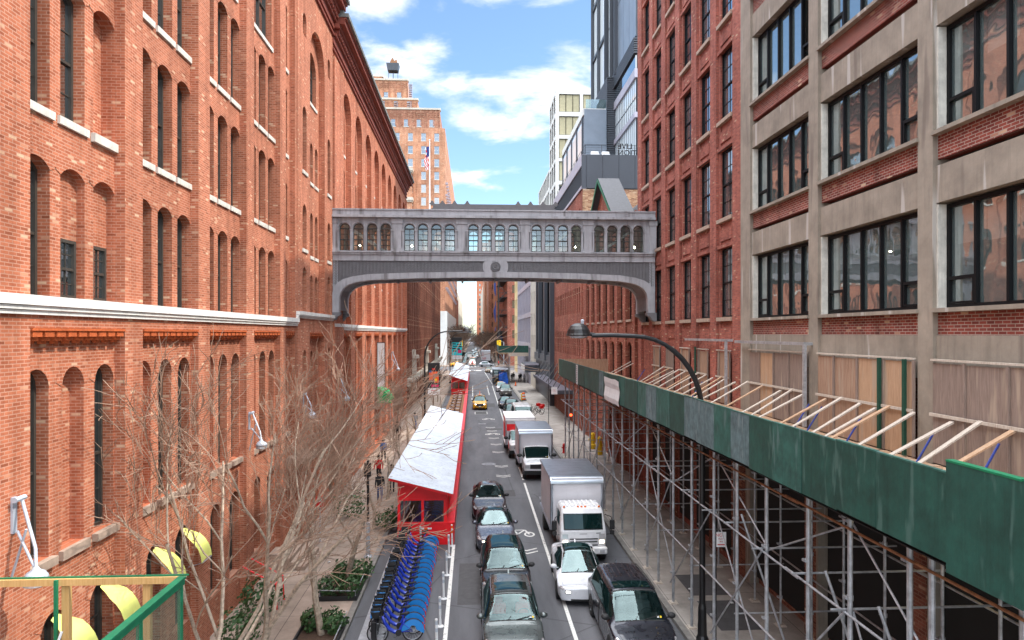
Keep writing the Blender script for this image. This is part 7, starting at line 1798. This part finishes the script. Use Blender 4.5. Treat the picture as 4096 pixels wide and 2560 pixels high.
for i, (x, y, h) in enumerate(((10.2, 57.5, 1.5), (10.25, 54.6, 1.6))):
    b = MB(); b.lathe([(.28, .15), (.28, .5), (.2, .55), (.2, h-.15), (.12, h), (0, h+.02)], (x, y, 0), 12); b.lathe([(.12, -.35), (.12, .35)], (x, y, .9), 8, 'x'); b.build('standpipe', M['yell'], None, label=['yellow standpipe by the wall, the farther one', 'yellow standpipe by the wall, the nearer one'][i], cat='standpipe', group='yellow standpipes')
HY = MB(); HY.lathe([(.16, .15), (.14, .2), (.11, .25), (.11, .75), (.14, .78), (.09, .92), (0, .97)], (7.45, 55.5, 0), 10); HY.lathe([(.06, -.2), (.06, .2)], (7.45, 55.5, .6), 8, 'x'); HY.build('fire_hydrant', M['redl'], None, label='small red hydrant behind the big white truck', cat='hydrant')
def pbike(x, y, rz, label):
    P = empty('parked_bicycle', (x, y, .15), rz, label, 'bicycle', 'bicycles parked on the right pavement')
    for nm, xx in (('front_wheel', -.52), ('rear_wheel', .52)): b = MB(); b.tube([(xx+.33*math.cos(a), 0, .34+.33*math.sin(a)) for a in [2*PI*i/16 for i in range(16)]], .025, 4, closed=True); b.build(nm, M['rubber'], P)
    b = MB(); [b.tube(q, .022, 5) for q in ([(-.4, 0, .85), (-.05, 0, .32), (.2, 0, .8), (-.38, 0, .75)], [(-.05, 0, .32), (.52, 0, .34), (.18, 0, .72)], [(-.38, 0, .95), (-.52, 0, .34)])]; b.build('frame', M['blackM'], P)
    b = MB(); b.tube([(-.36, -.28, 1.0), (-.38, 0, .97), (-.36, .28, 1.0)], .018, 5); b.build('handlebar', M['blackM'], P)
    b = MB(); b.bbox(.3, -.22, .75, .75, .22, 1.15, .05); b.build('delivery_box', M['redl' if 'red' in label else 'clothB'], P)
pbike(7.75, 81.5, R(25), 'bicycle with red delivery box parked at the kerb'); pbike(8.05, 83.0, R(30), 'bicycle with blue delivery box parked behind the red one'); pbike(7.6, 84.2, R(20), 'farthest parked bicycle with a red box and cover')
TS = empty('tarp_shed', (5.0, 131, 0), 0, 'timber and plastic kerb shed half covered with a blue tarp', 'shed')
part('blue_tarp', 'tarp', TS, lambda b: b.loft([[(5.0+.1*math.sin(z*3), 130.9, z), (5.8, 130.7+.2*math.sin(z*2), z), (6.6+.15*math.sin(z*2), 131, z), (6.6, 134, z), (5.0, 134, z)] for z in (.3, .9, 1.5, 2.1, 2.4)], True, False, True))
part('frame', 'blackM', TS, lambda b: [b.box(x, y, 0, x+.1, y+.1, 3.0) for x in (3.9, 6.6) for y in (131.2, 136, 141)]); part('walls', 'glassF', TS, lambda b: b.box(3.95, 134.2, .1, 6.6, 141, 2.9)); part('roof', 'lampW', TS, lambda b: b.box(3.7, 131.1, 3.0, 6.8, 141.3, 3.1))
part('lumber_pile', 'lumber2', TS, lambda b: [b.box(4.2+.1*k, 128.8, .02+.16*k, 6.2-.15*k, 130.4, .16+.16*k) for k in range(5)])
def person(x, y, rz, top, legs, label, hairm='hair', stride=.16, z=.15, h=1.72, arm=.1, group='pedestrians'):
    k = h/1.72; bm = bpy.data.meshes.new('body'); s = stride
    V = [(0,0,.95),(0,0,1.15),(0,.0,1.36),(0,0,1.47),(0,-.01,1.55),(0,-.015,1.64), (.09,0,.92),(.1,-s*.5,.5),(.1,-s*.9,.09),(.1,-s*.9-.14,.04), (-.09,0,.92),(-.1,s*.3,.5),(-.1,s*1.1,.1),(-.1,s*1.1-.14,.04), (.19,0,1.38),(.24,.05+arm,1.12),(.25,-.04+arm,.88),(.25,-.08+arm,.79), (-.19,0,1.38),(-.24,.02-arm,1.12),(-.25,-.1-arm,.9),(-.25,-.14-arm,.81)]
    rd = [.15,.135,.16,.06,.07,.095, .095,.065,.045,.04, .095,.065,.045,.04, .07,.052,.04,.035, .07,.052,.04,.035]
    Ed = [(0,1),(1,2),(2,3),(3,4),(4,5),(0,6),(6,7),(7,8),(8,9),(0,10),(10,11),(11,12),(12,13),(2,14),(14,15),(15,16),(16,17),(2,18),(18,19),(19,20),(20,21)]
    bm.from_pydata([(a*k, b*k, c*k) for a, b, c in V], Ed, []); o = bpy.data.objects.new('tmp', bm); COL.objects.link(o)
    md = o.modifiers.new('s', 'SKIN'); o.modifiers.new('u', 'SUBSURF').render_levels = 1
    o.modifiers['u'].levels = 1
    if not bm.skin_vertices: 
        bpy.context.view_layer.objects.active = o; o.select_set(True); bpy.ops.mesh.customdata_skin_add()
    for i, r in enumerate(rd): bm.skin_vertices[0].data[i].radius = (r*k*(1.2 if i in (0, 1, 2) else 1), r*k); bm.skin_vertices[0].data[i].use_root = i == 0
    bpy.context.view_layer.update(); me = bpy.data.meshes.new_from_object(o.evaluated_get(bpy.context.evaluated_depsgraph_get())); bpy.data.objects.remove(o)
    me.materials.clear()
    for q in (M[legs], M[top], M['skin'], M['blackM']): me.materials.append(q)
    for p in me.polygons:
        c = p.center/k; p.use_smooth = True
        p.material_index = 2 if (c.z > 1.47 or (c.z < .86 and abs(c.x) > .19)) else (3 if c.z < .1 else (0 if c.z < .88 and abs(c.x) < .19 else 1))
    me.name = 'body'; o = link('person', me, None, loc=(x, y, z), label=label, cat='person', group=group); o.rotation_euler = (0, 0, rz)
    b = MB(); b.smooth = True; b.lathe([(.03, 1.5), (.105, 1.58), (.112, 1.66), (.09, 1.73), (0, 1.76)], (0, .02, 0), 10); b.lathe([(0, 0)], (0, 0, 0), 3) if False else None
    b.v = [(v[0]*k, max(v[1]*k, -.055) if v[2] < 1.68 else v[1]*k, v[2]*k) for v in b.v]; b.build('hair', M[hairm], o)
    b = MB()
    for sx in (-.035, .035): b.box((sx-.01)*k, -.112*k, 1.635*k, (sx+.01)*k, -.098*k, 1.65*k)
    b.build('eyes', M['blackM'], o)
ppl = [(-5.5, 40.2, R(10), 'clothD', 'clothB', 'person in dark jacket and blue jeans walking beside the left of the red shed'), (-5.05, 42.4, R(185), 'clothG', 'clothD', 'person in grey top walking away beside the red shed'), (-6.9, 52.5, R(20), 'clothB', 'clothD', 'person in blue jacket further up the left pavement'), (-6.3, 45.5, R(-10), 'clothR', 'clothD', 'person in red top under the bare trees on the left pavement'),
 (-7.0, 63, R(0), 'clothD', 'clothD', 'person in black near the green awning'), (-6.0, 70, R(180), 'clothG', 'clothB', 'person in grey and jeans walking away past the green awning'),
 (-.4, 206.2, R(180), 'clothR', 'clothD', 'person in red coat crossing in front of the emergency van'), (7.9, 139, R(180), 'clothD', 'clothD', 'person in black under the far green shed near its post'), (8.4, 141.5, R(0), 'clothD', 'clothD', 'second person in black beside the far green shed post'), (9.3, 137.5, R(30), 'clothD', 'clothD', 'person in black bending near the shopfronts'), (9.8, 139.8, R(0), 'clothD', 'clothD', 'person in long black coat by the dark marquee'), (10.2, 136, R(160), 'clothG', 'clothD', 'person in grey beside the shop wall under the marquee'), (7.4, 158, R(0), 'clothD', 'clothD', 'person in black at the far right kerb by the crossing'), (7.6, 205.5, R(60), 'clothR', 'clothD', 'person in red across the far junction on the right')]
for x, y, rz, a, c, lab in ppl: person(x, y, rz, a, c, lab)
lr = random.Random(4)
for i, (x, y) in enumerate(((7.6, 27.5), (8.3, 25.6), (8.9, 29.8), (9.4, 24.2), (-6.2, 29.5), (.6, 27.2), (4.2, 33))):
    b = MB(); a = lr.uniform(0, 3); z = .165 if abs(x-1.5) > 5 else .012
    pts = [(x+.09*math.cos(a+k*PI/2)*lr.uniform(.6, 1.2), y+.1*math.sin(a+k*PI/2)*lr.uniform(.6, 1.2), z+.03*lr.random()) for k in range(4)]
    b.face(pts); b.loft([[pts[0], pts[1]], [(x, y, z+.06), (x+.05, y, z+.05)], [pts[3], pts[2]]], False)
    b.build('paper_litter', M['whiteP'], None, label=['crumpled white paper on the kerb edge beside the minivan', 'scrap of paper on the pavement under the shed near the lamp', 'paper scrap further along the pavement under the shed', 'paper scrap deeper under the shed', 'paper scrap on the left pavement by the stoop', 'paper scrap in the left lane beside the queue', 'paper scrap on the road behind the white sedan'][i], cat='litter', group='paper litter')
# traffic signals at the crossing
for x, lab, y in ((-4.9, 'yellow traffic signal on the left of the far crossing', 206), (9.2, 'yellow traffic signal on the right past the far crossing', 206)):
    P = empty('traffic_signal', (x, y, 0), 0, lab, 'traffic light', 'yellow traffic signals'); part('pole', 'galv', P, lambda b: (b.tube([(x, y, 0), (x, y, 7.5)], .12, 6), b.tube([(x, y, 7.4), (x+1.2*(1 if x < 0 else -1), y, 7.6)], .07, 5)))
    hx = x+1.2*(1 if x < 0 else -1); part('housing', 'yell', P, lambda b: (b.box(hx-.35, y-.3, 6.2, hx+.35, y+.1, 8.0), b.box(hx-.9, y-.1, 6.3, hx-.4, y+.3, 7.9))); part('red_lens', 'redl', P, lambda b: b.lathe([(.2, 0), (0, .03)], (hx, y-.3, 7.6), 10, 'y'))
